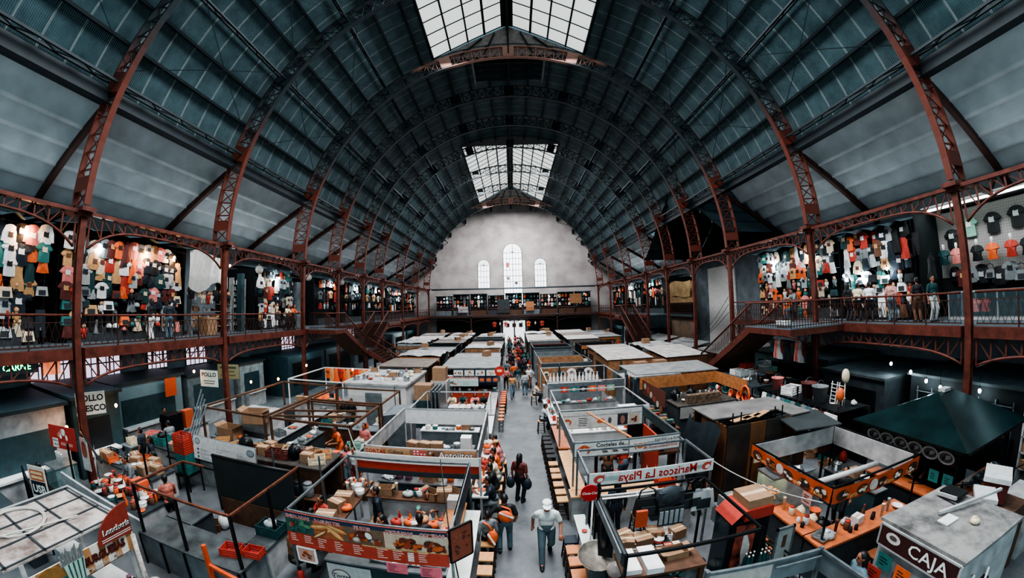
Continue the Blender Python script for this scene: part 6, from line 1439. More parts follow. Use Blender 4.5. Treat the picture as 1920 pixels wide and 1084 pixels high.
t = T('neon_sign', 'lit green neon letters under the near left gallery', 'sign', (-15.9, 4.6, 4.1)); PW('backplate', MB(SHOPB).b2(-15.95, 3.6, 4.08, -15.9, 5.6, 4.5), t)
PW('lettering', MB(mat('green_neon', (60, 230, 150), .4, 0, 0, 1, 5, emit_rgb=(50, 230, 150))).text('DE CARNE', .3, (-15.88, 4.6, 4.3), YU, ZU, .01), t)
W1('glowing_poster', MB(mat('orange_glow_poster', (220, 110, 70), .5, 0, .5, 3, .5)).b2(-15.9, 5.75, 3.95, -15.86, 6.4, 4.5), 'glowing orange poster beside the green neon letters', 'poster')
WINL = mat('lilac_window_glass', (206, 190, 214), .4, 0, .04, 2, 1.1, emit_rgb=(214, 200, 222))
for k, (y0, y1, z0, z1) in enumerate(((6.6, 8.6, 2.9, 4.6), (9.2, 11.3, 2.6, 4.6), (13.0, 14.4, 2.9, 4.5), (15.8, 17.6, 2.8, 4.4), (26, 28, 2, 4), (38, 41, 2, 4))):
 w = struct('window_%d' % (7 + k), MB(FRAMEW).b2(-19.98, y0, z0, -19.92, y1, z1)); part('pane', MB(WINL).b2(-19.92, y0 + .06, z0 + .06, -19.9, y1 - .06, z1 - .06), w)
 m = MB(FRAMEW)
 for j in range(1, 5): m.b2(-19.9, y0 + (y1 - y0) * j / 5 - .02, z0, -19.86, y0 + (y1 - y0) * j / 5 + .02, z1)
 m.b2(-19.9, y0, (z0 + z1) / 2 - .03, -19.86, y1, (z0 + z1) / 2 + .03); part('muntins', m, w)
person('stand', (-14.4, 8.7, 0), 2, 'person in dark clothes at the white poultry counter, nearest the saint picture', 'dark navy', 'black', 'short')
person('work', (-14.2, 10.0, 0), 1.4, 'person in grey-green shirt leaning on the white poultry counter', 'grey', 'denim', 'short')
person('stand', (-16.2, 11.2, 0), -1.5, 'vendor in black behind the white poultry counter', 'black', 'black', 'short')
person('sitlow', (-12.6, 8.05, 0), 2.6, 'dark-haired person sitting before the first column', 'black', 'black', 'long')
W1('dark_sack_rack', MB(BLACK).b2(-15.4, 10.4, .9, -14.8, 11.2, 1.7), 'stack of black cases on the poultry counter', 'case'); W1('orange_cloth', MB(C(176, 82, 52)).b2(-15.2, 11.4, .9, -14.85, 11.9, 1.7), 'orange cloth hanging at the poultry counter', 'cloth')
W1('orange_paper', MB(C(206, 88, 54)).b2(-16.9, 11.9, 2.0, -16.86, 12.6, 2.9), 'orange paper sheet hung on the pale meat shop wall', 'paper')
goods(['food_tray', 'crate', 'bag', 'pan', 'bowl'], -15.5, 8.6, -14.9, 10.3, .9, 1, 5, 'on the white poultry counter', 'goods of the poultry sellers', .2, ['pink', 'cream', 'white', 'tan'])
for k, (x, y, z, w) in enumerate(((-14.9, 6.0, 2.2, 'under the near left gallery by the red sign'), (-14.8, 8.0, 2.6, 'at the dark poultry shop'), (-15.5, 12.7, 3.2, 'at the pale meat shop'), (-13.6, 14.8, 2.5, 'over the display-case stall, left'), (-12.4, 15.6, 2.6, 'over the display-case stall, right'), (-12.8, 19.0, 2.8, 'before the third column'), (-10.4, 20.6, 2.4, 'by the white pipe frame stall'))): bulb((x, y, z), 1, w, 14)
S10 = stall('white pipe-framed stall with orange goods before the left staircase', -13.2, 17.6, -9.6, 22.0, 2.3, WHITE, .06)
counter(S10, -13.0, 17.7, -9.8, 18.2, .95, OFFW, GREYP); counter(S10, -10.4, 18.6, -9.8, 21.8, .95, OFFW, GREYP, name='side_counter')
goods(['crate', 'carton', 'tub', 'bag', 'food_tray'], -12.9, 17.7, -9.9, 18.15, .95, 7, 1, 'on the white pipe-framed stall', 'goods of the pipe-framed stall', .2, ['orange', 'white', 'tan', 'orange'])
rr = random.Random(12)
for k in range(11): put('dress' if k % 3 else 't-shirt', (-12.9 + .3 * k, 21.9, 2.25), rr.uniform(-.3, .3), '%s garment on the rear rail of the pipe-framed stall, %s from its left' % (['orange', 'tan', 'orange', 'red'][k % 4], nth(k)), 'garment', 'garments of the pipe-framed stall', ['orange', 'tan', 'orange', 'red'][k % 4])
for k in range(3): put('sack', (-12.2 + .5 * k, 19.4, 0), 0, 'bright orange sack standing inside the pipe-framed stall, %s from its left' % nth(k), 'sack', 'orange sacks', 'orange', None, 2.4)
person('stand', (-10.9, 18.6, 0), 1.8, 'person in dark shirt bending at the pipe-framed stall', 'dark navy', 'black', 'short')
person('stand', (-10.3, 25.4, .0), 2.6, 'person in black coming down the left staircase side', 'black', 'black', 'short') if 0 else None
# ================================================================== aisle people
person('walk', (.38, 7.68, 0), PI - .05, 'man in white striped polo shirt and white cap walking towards the camera', mat('white_striped_polo', (206, 208, 206), .7, 0, .12, 18), mat('grey_blue_trousers', (76, 92, 98), .7, 0, .12, 6), 'short', cap='white', scale=1.0, wide=1.22)
person('hip', (-.63, 7.95, 0), .1, 'man in black T-shirt and jeans standing with his back turned, orange sling bag', 'black', mat('faded_jeans', (88, 106, 114), .7, 0, .2, 6), 'short', wide=1.12)
t = T('sling_bag', 'orange and silver sling bag on the back of the man in black T-shirt', 'bag', (-.63, 7.8, 1.05))
PW('pouch', MB(CC('orange')).ell((-.6, 7.76, 1.2), (.2, .09, .16), 12, 8, Matrix.Rotation(.5, 3, 'Y')), t)
PW('reflective_band', MB(C(186, 186, 186)).bar((-.75, 7.7, 1.34), (-.42, 7.69, 1.2), .05, .03), t); PW('strap', MB(CC('orange')).tube([(-.42, 7.8, 1.15), (-.5, 7.95 - .14, 1.38), (-.7, 7.82, 1.46)], .025, 6), t)
person('stand', (-1.02, 7.55, 0), .3, 'boy in grey hooded top carrying an orange bag, beside the stools', 'grey', 'black', 'short', True, scale=.86)
t = T('sling_bag', 'orange and white bag hanging at the back of the boy in grey', 'bag', (-.95, 7.4, .7))
PW('pouch', MB(CC('orange')).ell((-.9, 7.38, .86), (.13, .08, .2), 10, 8), t); PW('white_band', MB(WHT).bar((-1.0, 7.3, 1.0), (-.84, 7.29, .7), .05, .03), t); PW('strap', MB(CC('orange')).tube([(-.88, 7.38, 1.02), (-1.0, 7.4, 1.2), (-1.12, 7.42, 1.26)], .025, 6), t)
person('stand', (-.22, 10.45, 0), -.5, 'woman with long black hair in maroon top and black skirt standing in the aisle', 'maroon', 'black', 'long')
for k, (x, y) in enumerate(((-.5, 10.4), (.02, 10.25))): W1('shoulder_bag', MB(CC('dark navy')).ell((x, y, .75), (.14, .1, .2), 10, 7).tube([(x - .08, y, .9), (x, y, 1.1), (x + .08, y, .9)], .012, 5), 'dark bag held by the woman with long black hair, %s hand' % ['left', 'right'][k], 'bag', None)
person('walk', (-.44, 23.9, 0), PI + .1, 'woman in patterned top and jeans walking alone down the aisle', 'tan', 'denim', 'long')
person('stand', (.46, 24.6, 0), .2, 'person in pale shirt walking away beside the closed parasol, aisle', 'pale grey', 'denim', 'short')
person('sit', (1.0, 16.9, 0), -PI / 2, 'man in pale grey shirt sitting at the right aisle counter, nearest one', 'pale grey', 'dark navy', 'short')
person('sit', (.95, 22.0, 0), -PI / 2, 'person in cream top sitting at the right aisle counter, farther one', 'cream', 'black', 'short')
put('stool', (.97, 16.9, 0), 0, 'dark stool under the man in pale grey shirt', 'stool'); put('stool', (.92, 22, 0), 0, 'dark stool under the person in cream top', 'stool')
# ================================================================== right of the aisle, nearest: newspaper and sweets stand
N1 = stall('black-framed newspaper and sweets stand, nearest right of the aisle', 1.38, 4.75, 3.9, 6.95, 2.3, BLACK)
PW('side_board', MB(DGREY).b2(1.33, 4.75, 2.05, 1.37, 6.95, 2.32), N1); PW('side_glass', MB(GREYP).b2(1.30, 4.85, 2.09, 1.33, 6.9, 2.27), N1)
for k in range(4): PW('rack_shelf', MB(DGREY).b2(1.6, 4.95 + .25 * k, .6 + .25 * k, 2.9, 5.2 + .25 * k, .63 + .25 * k), N1)
PW('rack_body', MB(BLACK).b2(1.6, 4.95, 0, 2.9, 5.9, .6), N1); PW('rear_counter', MB(DGREY).b2(1.6, 6.3, 0, 3.0, 6.8, 1.05), N1)
PW('white_frame', MB(WHITE).tube([(1.5, 6.9, 1.3), (1.5, 6.9, 2.1), (3.2, 6.9, 2.1)], .025, 6).tube([(1.5, 7.02, 2.1), (3.2, 7.02, 2.1)], .025, 6).tube([(2.3, 6.9, 2.1), (2.3, 7.02, 2.1)], .02, 6), N1)
rr = random.Random(21)
for k in range(4):
 for j in range(7):
  c = rr.choice(['red', 'dark navy', 'cream', 'dark teal', 'orange', 'black', 'pink', 'grey'])
  put('carton', (1.7 + .18 * j, 5.05 + .25 * k, .63 + .25 * k), 0, '%s sweet packet, rack shelf %s, %s from the aisle' % (c, ORD[k], nth(j)), 'packet', 'sweet packets on the rack', c, None, (.38, .4, .55))
goods(['jar', 'carton', 'tub', 'carton', 'bottle'], 1.65, 6.35, 2.95, 6.75, 1.05, 7, 2, 'on the rear counter of the newspaper stand', 'jars of the newspaper stand', .2, ['red', 'brown', 'black', 'orange', 'dark navy', 'pink'])
W1('white_box', MB(WHITE).b2(1.45, 4.85, 1.75, 1.72, 5.45, 1.85), 'white flat box on the newspaper stand below the slanted board, left', 'box'); W1('white_box', MB(WHITE).b2(1.8, 4.8, 1.75, 2.1, 5.45, 1.87), 'white flat box on the newspaper stand below the slanted board, right', 'box')
W1('box_shelf', MB(WOODD).b2(1.4, 4.8, 1.7, 2.9, 5.5, 1.75).b2(1.42, 4.82, 0, 1.5, 4.9, 1.7).b2(2.8, 4.82, 0, 2.88, 4.9, 1.7), 'brown shelf of the newspaper stand carrying boxes', 'shelf')
put('open_carton', (2.45, 5.2, 1.75), .1, 'brown open carton of goods on the brown shelf of the newspaper stand', 'box', None, None, None, (1.1, .9, .6))
W1('folded_suitcase', MB(mat('dark_grey_nylon', (48, 56, 62), .6, 0, .2, 8)).ell((3.0, 6.75, 2.05), (.36, .14, .26), 14, 8).b2(2.7, 6.65, 1.9, 3.3, 6.85, 2.2), 'dark grey padded bag hung high on the newspaper stand frame', 'bag')
t = T('price_board', 'grey panel of five pale strips below the padded bag', 'panel', (3.0, 6.6, 1.4)); PW('board', MB(DGREY).b2(2.7, 6.6, 1.4, 3.3, 6.63, 1.85), t); PW('strips', MB(C(150, 156, 158)).b2(2.72, 6.58, 1.45, 2.8, 6.6, 1.78).b2(2.84, 6.58, 1.45, 2.92, 6.6, 1.78).b2(2.96, 6.58, 1.45, 3.04, 6.6, 1.78).b2(3.08, 6.58, 1.45, 3.16, 6.6, 1.78).b2(3.2, 6.58, 1.45, 3.28, 6.6, 1.78), t)
for k, (x, c, sc) in enumerate(((3.42, 'black', 1.5), (3.62, 'grey', 1.5), (3.85, 'pale grey', 1.7), (2.5, 'black', 1.6))): put('handbag', (x, 6.85, 2.28), 0, '%s bag hanging from the frame of the newspaper stand, %s' % (c, ['beside the padded bag', 'with white emblem, middle one', 'silver, beside the fridge', 'before the jars'][k]), 'bag', 'bags on the newspaper stand', c, None, sc)
W1('orange_display', MB(C(186, 80, 50)).b2(2.2, 6.6, 1.45, 2.45, 6.68, 1.85), 'orange display card standing on the newspaper stand', 'card')
W1('black_jacket', MB(BLACK).add([(1.45, 6.6, 2.2), (1.6, 6.3, 2.1), (1.55, 6.0, 1.2), (1.3, 6.2, 1.15), (1.3, 6.5, 1.9)], [(0, 1, 2, 3, 4)]).ell((1.42, 6.3, 1.65), (.1, .22, .45), 10, 7), 'black jacket hanging at the aisle corner of the newspaper stand', 'jacket')
person('sitlow', (2.95, 4.75 + .35, .35), 2.8, 'vendor with dark hair in black and grey top inside the newspaper stand', 'grey', 'black', 'short', True)
W1('vendor_seat', MB(BLACK).b2(2.75, 4.75, 0, 3.15, 5.15, .75), 'low black seat of the newspaper vendor', 'seat')
t = T('round_sign', 'red round soft-drink sign on a white pole over the right aisle stools', 'sign', (1.16, 6.75, 0))
PW('pole', MB(WHITE).tube([(1.22, 6.62, 0), (1.22, 6.62, 2.35)], .02, 6), t); o = Vector((1.15, 6.6, 2.45))
PW('disc', MB(C(172, 34, 32)).prism([(.19 * cos(a * D), .19 * sin(a * D)) for a in range(0, 360, 15)], o, XU, ZU, .03), t)
PW('lettering', MB(WHT).text('Coca-Cola', .08, o, XU, ZU, .012, .35, lift=.02), t); PW('bracket', MB(BLACK).b2(1.3, 6.58, 2.2, 1.36, 6.62, 2.66), t)
t = T('counter_table', 'slim white counter with steel legs at the newspaper stand', 'counter', (1.25, 7.2, 0)); PW('top', MB(mat('white_green_laminate', (196, 204, 196))).b2(1.08, 6.55, .98, 1.36, 8.0, 1.02), t)
for y in (6.65, 7.9): PW('leg', MB(STEEL).b2(1.2, y - .02, 0, 1.24, y + .02, .98), t)
put('bowl', (1.22, 7.25, 1.02), 0, 'small red sauce bowl on the slim white counter', 'bowl', None, 'red', None, .45)
for k, y in enumerate((7.5, 7.1, 6.68, 6.25)): put('stool', (.95, y, 0), 0, 'dark-legged stool at the slim white counter, %s from the far end' % nth(k), 'stool', 'stools at the slim counter', None, {'seat': C(190, 120, 78) if k else CC('dark navy')})
t = T('steel_cauldron', 'wide dented steel basin tilted on a stand beside the newspaper stand', 'basin', (1.3, 6.25, 0))
PW('basin', MB(mat('dented_steel', (178, 170, 160), .35, .7, .35, 4)).lathe([(.0, .0), (.15, .02), (.3, .1), (.4, .22), (.41, .22), (.38, .2), (.28, .12), (0, .1)], 20, (1.28, 6.2, 1.0), Matrix.Rotation(.25, 4, 'X')), t); PW('stand', MB(GALV).b2(1.1, 6.05, 0, 1.45, 6.35, 1.0), t)
t = T('sweet_globe', 'clear globe of sweets on a red pedestal by the steel basin', 'dispenser', (1.55, 5.6, 0)); PW('globe', MB(glass('sweet_globe_glass', (180, 170, 165), .6)).ell((1.5, 5.6, 1.25), .17, 12, 8), t); PW('pedestal', MB(CC('maroon')).b2(1.4, 5.5, 0, 1.62, 5.7, 1.1), t)
# ================================================================== second right stall: seafood, mirrored banner seen from behind
P1_ = stall('seafood stall with red lettering seen in reverse, second right of the aisle', 1.32, 7.55, 4.45, 9.0, 2.4, GALV)
it = [('t', 'Mariscos La Playa', .12, .0, .3, REDI, dict(bold=.02, wide=-.95)), ('b', -1.05, .0, .4, .12, C(150, 170, 170)), ('b', 1.05, .0, .45, .1, C(140, 160, 162))]
for cx in (-1.35, 1.38): it += [('e', cx, 0, .13, .1, C(178, 78, 62), .004, .3), ('e', cx + .03, -.02, .07, .05, C(214, 210, 204), .006, .3), ('e', cx + .1, .07, .05, .02, C(178, 78, 62), .006, .8)]
sign('white banner with reversed red seafood lettering, second right stall', (2.9, 7.5, 2.27), XU, ZU, 3.15, .3, C(202, 204, 204), it, 'banner')
counter(P1_, 1.2, 8.95, 4.3, 9.35, 1.0, OFFW, C(196, 150, 108)); PW('aisle_counter', MB(C(206, 160, 118)).b2(1.22, 9.3, .97, 1.65, 12.2, 1.02), P1_); PW('aisle_panel', MB(OFFW).b2(1.55, 9.3, 0, 1.6, 12.2, .97), P1_)
PW('counter_end', MB(DGREY).b2(3.5, 8.8, 0, 3.95, 8.94, .98), P1_)
for k, y in enumerate((11.95, 11.4, 10.95, 10.4, 9.9, 9.45)): put('stool', (1.0, y, 0), 0, 'wooden stool at the honey-coloured right counter, %s from the far end' % nth(k), 'stool', 'stools at the honey counter')
person('stand', (2.3, 8.4, 0), .1, 'long-haired person in dark jacket with back turned inside the reversed-banner stall', 'dark navy', 'dark navy', 'long', True)
person('work', (1.75, 8.55, 0), .4, 'person in black reaching over the corner of the honey-coloured counter', 'black', 'black', 'short')
person('stand', (4.95, 8.9, 0), 3.0, 'person in black standing at the end of the reversed banner', 'black', 'black', 'short')
put('crate', (3.95, 9.1, 1.0), 0, 'red crate of orange bottles on the honey counter end', 'crate', None, 'red', None, 1.0)
for k in range(8): put('bottle', (3.8 + .1 * (k % 4), 9.05 + .1 * (k // 4), 1.02), 0, 'orange drink bottle in the red crate, %s row, %s' % (['front', 'back'][k // 4], nth(k % 4)), 'bottle', 'bottles in the red crate', 'orange')
W1('low_cabinet', MB(OFFW).b2(4.0, 8.2, 0, 4.42, 8.8, .85), 'white low cabinet inside the reversed-banner stall', 'cabinet')
put('stool', (2.9, 8.3, 0), 0, 'brown stool inside the reversed-banner stall', 'stool')
# ================================================================== third right stall: cocktail seafood with shrimp and crab banner
C1 = stall('seafood cocktail stall with shrimp and crab banner, third right of the aisle', 1.3, 9.5, 4.5, 12.6, 2.42, GALV)
def shrimp(cx, cy, s):
 o = []
 for k in range(9):
  a = (20 + 25 * k) * D; o.append(('e', cx - s * .62 * cos(a) , cy + s * .5 * sin(a), s * (.3 - .018 * k), s * (.24 - .015 * k), C(206, 100, 62) if k % 2 else C(184, 80, 52), .003 + .001 * k, a))
 return o + [('b', cx + s * .5, cy + s * .45, s * .9, s * .04, C(120, 60, 46)), ('b', cx + s * .4, cy + s * .3, s * .8, s * .03, C(120, 60, 46))]
it = shrimp(-1.3, -.02, .22) + [('t', 'Cocteles de...', -.5, .11, .17, INK, dict(bold=.02)), ('b', .0, 0, .03, .42, GREYP, .01)]
for k, s in enumerate(('CAMARON', 'PULPO', 'JAIBA')): 
 x = -.72 + .3 * k; it += [('b', x + .02 * j, -.07 - .025 * j, .16, .016, INK, .004) for j in range(3)]
it += [('e', .35, -.02, .11, .08, C(196, 110, 60), .004, 0)] + [('e', .35 + sx * .14, -.02 + .06 * j, .06, .014, C(176, 92, 52), .005, sx * (.5 - .4 * j)) for sx in (-1, 1) for j in (-1, 0, 1)]
it += [('t', 'de Especialidad', .82, -.1, .12, C(150, 60, 66), dict(shear=.3, bold=.01)), ('t', 'COCIDO a la DURA', 1.22, .1, .1, C(50, 58, 70), dict(bold=.02)), ('t', 'Tostadas', 1.35, .0, .1, REDI, dict(bold=.02)), ('t', 'CEVICHE', 1.35, -.1, .09, REDI, dict(bold=.02)), ('b', .75, .06, .4, .02, C(110, 130, 140))]
sign('white banner with shrimp and crab pictures on the third right stall', (2.9, 9.46, 2.19), XU, ZU, 3.2, .44, C(206, 206, 204), it, 'banner', frame=GALV)
fascia(C1, 1.3, 9.5, 1.3, 12.6, 2.05, 2.4, GALV); fascia(C1, 4.5, 9.5, 4.5, 12.6, 2.05, 2.4, TEALG)
it = shrimp(-1.35, 0, .18) + scribble(-.95, .14, .7, 5, .07, INK, rg, .02) + [('e', -.1, 0, .15, .09, C(206, 100, 62), .004, .2), ('e', .25, 0, .07, .12, C(90, 92, 92), .004, 0), ('b', .75, 0, .4, .44, C(52, 48, 54)), ('e', .75, -.02, .09, .17, C(150, 110, 96), .006, 0), ('b', 1.2, 0, .42, .4, C(190, 170, 156))] + food(1.2, 0, .14, .12, 12, [(110, 60, 48), (180, 90, 66)], rg, (.03, .06))
sign('rear white board with shrimp and saint pictures in the third right stall', (2.95, 12.6, 1.95), XU, ZU, 3.2, .5, C(196, 196, 192), it, 'picture_board', frame=OFFW)
for k, (x0, x1, y0, y1) in enumerate(((1.75, 3.3, 11.6, 12.0), (3.7, 4.24, 11.6, 12.0))):
 t = T('bar_table', 'orange varnished bar table in the third right stall, %s' % ['longer one', 'short one at its end'][k], 'table', ((x0 + x1) / 2, (y0 + y1) / 2, 0)); PW('tabletop', MB(ORANGEW).b2(x0, y0, .98, x1, y1, 1.03), t); PW('pedestal', MB(BLACK).b2((x0 + x1) / 2 - .05, 11.75, 0, (x0 + x1) / 2 + .05, 11.85, .98), t)
goods(['jar', 'bottle', 'bowl', 'cup_stack', 'plate'], 1.8, 11.65, 3.2, 11.95, 1.03, 7, 1, 'on the longer orange bar table', 'ware on the bar table', .2, ['white', 'white', 'black', 'red'])
W1('dark_screen', MB(BLACK).b2(3.75, 12.1, 1.35, 4.35, 12.2, 1.85).b2(3.95, 12.12, 1.03 - .03, 4.1, 12.18, 1.35), 'dark flat screen on the short bar table', 'screen')
person('work', (3.3, 11.0, 0), .25, 'person in red shirt leaning at the orange bar table', 'red', 'denim', 'short')
person('sit', (2.75, 11.0, 0), -.2, 'person in dark top with long hair seated beside the red shirt', 'brown', 'black', 'long')
put('stool', (2.75, 11.0, 0), 0, 'stool under the long-haired person by the bar table', 'stool')
PW('slanted_plank', MB(WOOD).bar((2.3, 12.4, 2.38), (3.0, 9.6, 2.4), .09, .03), C1)
counter(C1, 1.8, 9.75, 4.2, 10.2, .95, TEALG, STEEL); goods(['bowl', 'plate', 'jar', 'bottle', 'tub', 'cup_stack'], 1.9, 9.8, 4.1, 10.15, .95, 9, 1, 'on the front counter of the cocktail stall', 'ware of the cocktail stall', .2, ['white', 'white', 'pale grey', 'orange', 'teal'])
W1('red_partition', MB(C(176, 66, 46)).b2(4.3, 10.6, .9, 4.36, 12.0, 1.9).b2(4.3, 10.6, 0, 4.36, 12, .9), 'red painted partition board right of the bar table', 'partition')
for k in range(2): W1('loudspeaker', MB(BLACK).b2(4.55 + .45 * k, 11.4 + .1 * k, 1.0, 4.9 + .45 * k, 11.8 + .1 * k, 1.95), 'black loudspeaker box behind the red partition, %s' % ['left', 'right'][k], 'loudspeaker', 'loudspeakers')
W1('speaker_table', MB(WOODD).b2(4.5, 11.3, .9, 5.5, 12.0, 1.0).b2(4.55, 11.4, 0, 4.65, 11.9, .9).b2(5.3, 11.4, 0, 5.4, 11.9, .9), 'table carrying the two black loudspeakers', 'table')
t = T('counter_table', 'orange aisle counter of the cocktail stall with menu boards above', 'counter', (1.4, 14, 0)); PW('top', MB(ORANGEW).b2(1.25, 12.4, .97, 1.7, 15.0, 1.02), t); PW('support', MB(DGREY).b2(1.55, 12.45, 0, 1.6, 14.9, .97), t)
for k in range(6): put('stool', (1.0, 12.6 + .46 * k, 0), 0, 'black stool at the orange aisle counter, %s from the near end' % nth(k), 'stool', 'black stools', None, {'seat': 'black'})
sign('small stacked brown menu boards over the orange aisle counter', (1.45, 13.2, 1.75), XU, ZU, .36, .5, C(150, 100, 66), [('b', 0, .14, .3, .1, C(206, 190, 170)), ('b', 0, -.02, .3, .1, C(206, 190, 170)), ('b', 0, -.17, .3, .1, C(90, 84, 78))], 'menu_board')
# ================================================================== fourth right: sweets bakery stall with scripted fascia
F4 = stall('white counter stall with faint script fascia, fourth right of the aisle', 1.4, 13.2, 5.0, 16.6, 2.25, OFFW)
sign('pale fascia with faint script lettering on the fourth right stall', (3.2, 13.15, 2.05), XU, ZU, 3.6, .34, C(200, 200, 198), [('t', 'Dulce vida', -.9, .02, .16, C(150, 150, 150), dict(shear=.3)), ('t', 'Dulce vida', .7, .02, .16, C(150, 150, 150), dict(shear=.3)), ('b', 0, -.15, 3.5, .03, INK)], 'fascia_sign')
counter(F4, 1.7, 13.6, 4.7, 14.0, 1.15, WHITE, WHITE); counter(F4, 1.7, 15.0, 4.2, 15.4, 1.0, GREYP, STEEL, name='rear_counter')
goods(['cup_stack', 'tub', 'jar', 'bottle'], 1.8, 13.65, 4.0, 13.95, 1.15, 8, 1, 'on the white counter of the fourth right stall', 'ware of the fourth right stall', .2, ['white'])
W1('white_fridge', MB(WHITE).b2(4.1, 14.1, 0, 4.9, 14.7, 1.9), 'white chest cabinet at the end of the fourth right stall', 'cabinet'); 
for k in range(3): put('bucket', (4.25 + .25 * k, 13.8, 1.15), 0, 'orange bucket at the end of the white counter, %s from its left' % nth(k), 'bucket', 'orange buckets', 'orange', None, .7)
for k in range(10): put('plate', (1.9 + .2 * k, 15.2, 1.0), 0, 'upright white plate in the row behind the white counter, %s from its left' % nth(k), 'plate', 'white plates in a row', 'white', None, 1.2).rotation_euler = (1.2, 0, .2)
goods(['tub', 'bag', 'jar'], 1.5, 15.9, 4.6, 16.4, .9, 8, 1, 'on the back bench of the fourth right stall', 'back bench goods', .2, ['teal', 'orange', 'white', 'red', 'cream'])
PW('back_bench', MB(WOODD).b2(1.5, 15.8, .0, 4.7, 16.4, .9), F4); W1('red_bench', MB(C(206, 80, 52)).b2(3.4, 16.9, .9, 4.2, 17.3, .96).b2(3.5, 17, 0, 3.6, 17.2, .9).b2(4.0, 17, 0, 4.1, 17.2, .9), 'orange-red tabletop behind the fourth right stall', 'table')
t = T('counter_table', 'white aisle counter before the fifth right stall', 'counter', (1.5, 17.5, 0)); PW('top', MB(WHITE).b2(1.25, 15.3, .97, 1.7, 19.5, 1.02), t); PW('support', MB(OFFW).b2(1.55, 15.4, 0, 1.6, 19.4, .97), t)
goods(['bottle', 'jar', 'bowl', 'plate'], 1.3, 15.5, 1.65, 19.3, 1.02, 1, 9, 'on the white right aisle counter', 'ware on the right aisle counter', .2, ['red', 'white', 'orange', 'teal'])
# ================================================================== fifth right: juice stall with white bottles and two closed parasols
F5 = stall('juice stall with rows of white containers, fifth right of the aisle', 1.4, 18.2, 5.6, 22.6, 2.3, OFFW)
fascia(F5, 1.4, 18.2, 5.6, 18.2, 1.95, 2.2, GALV); counter(F5, 1.8, 18.6, 5.2, 19.0, 1.0, OFFW, STEEL); counter(F5, 1.8, 21.6, 5.2, 22.1, 1.4, GREYP, WHITE, name='rear_counter')
for k in range(6): sign('%s picture card on the juice stall fascia, %s from the left' % (['red', 'green', 'black', 'orange', 'pink', 'teal'][k], nth(k)), (2.3 + .5 * k, 18.15, 1.85), XU, ZU, .4, .3, CC(['red', 'teal', 'dark navy', 'orange', 'pink', 'mint'][k]), [('e', 0, 0, .1, .08, C(214, 180, 150), .004, 0)], 'picture_card', .01, group='picture cards')
for k in range(14): put('bottle', (1.95 + .23 * k, 21.8, 1.4), 0, 'tall white container at the back of the juice stall, %s from its left' % nth(k), 'container', 'white containers', 'white', {'cap': 'white'}, 2.2)
goods(['plate', 'tub', 'bowl', 'bag', 'jar'], 1.9, 18.65, 5.1, 18.95, 1.0, 11, 1, 'on the juice stall counter', 'goods of the juice stall', .2, ['white', 'white', 'orange', 'red', 'mint', 'teal'])
put('parasol', (2.55, 22.9 - .9, 0), 0, 'closed dark parasol nearest the aisle, right stalls', 'parasol', 'closed parasols'); put('parasol', (6.9, 23.6 - .6, 0), 0, 'closed dark parasol before the corrugated brown kiosk', 'parasol', 'closed parasols')
W1('draped_cloth', MB(C(84, 90, 92)).add([(5.9 + .12 * i, 21.6, 2.2 - .03 * j * 8 - (.15 * sin(i * PI / 8) if j == 0 else 0) - (.5 * sin(i * PI / 8) if j else 0)) for i in range(9) for j in range(4)], [(i * 4 + j, i * 4 + j + 1, i * 4 + 5 + j, i * 4 + 4 + j) for i in range(8) for j in range(3)], True), 'grey cloth slung beside the second closed parasol', 'cloth')
# ================================================================== second row right: the snack booth with orange food banners
B2 = stall('corner snack booth with orange food banners and varnished counter, right front', 6.2, 5.3, 9.45, 8.2, 2.28, BLACK, .04)
counter(B2, 6.0, 5.05, 9.2, 5.6, 1.0, DGREY, ORANGEW, .05); counter(B2, 6.0, 5.65, 6.55, 7.9, 1.0, DGREY, ORANGEW, .05, name='side_counter')
PW('inner_fascia', MB(OFFW).b2(6.25, 8.15, 1.7, 9.4, 8.18, 2.25), B2); PW('inner_fascia', MB(OFFW).b2(9.38, 5.4, 1.7, 9.41, 8.1, 2.25), B2)
counter(B2, 6.6, 7.7, 8.2, 8.1, 1.3, OFFW, GREYP, name='steel_cupboard'); counter(B2, 8.9, 6.0, 9.35, 7.9, 1.1, TEALG, STEEL, name='rear_counter')
PW('duct_pipe', MB(mat('pale_pipe', (186, 186, 184), .5)).tube([(6.4, 5.9, 2.1), (8.4, 5.8, 2.12)], .07, 10), B2)
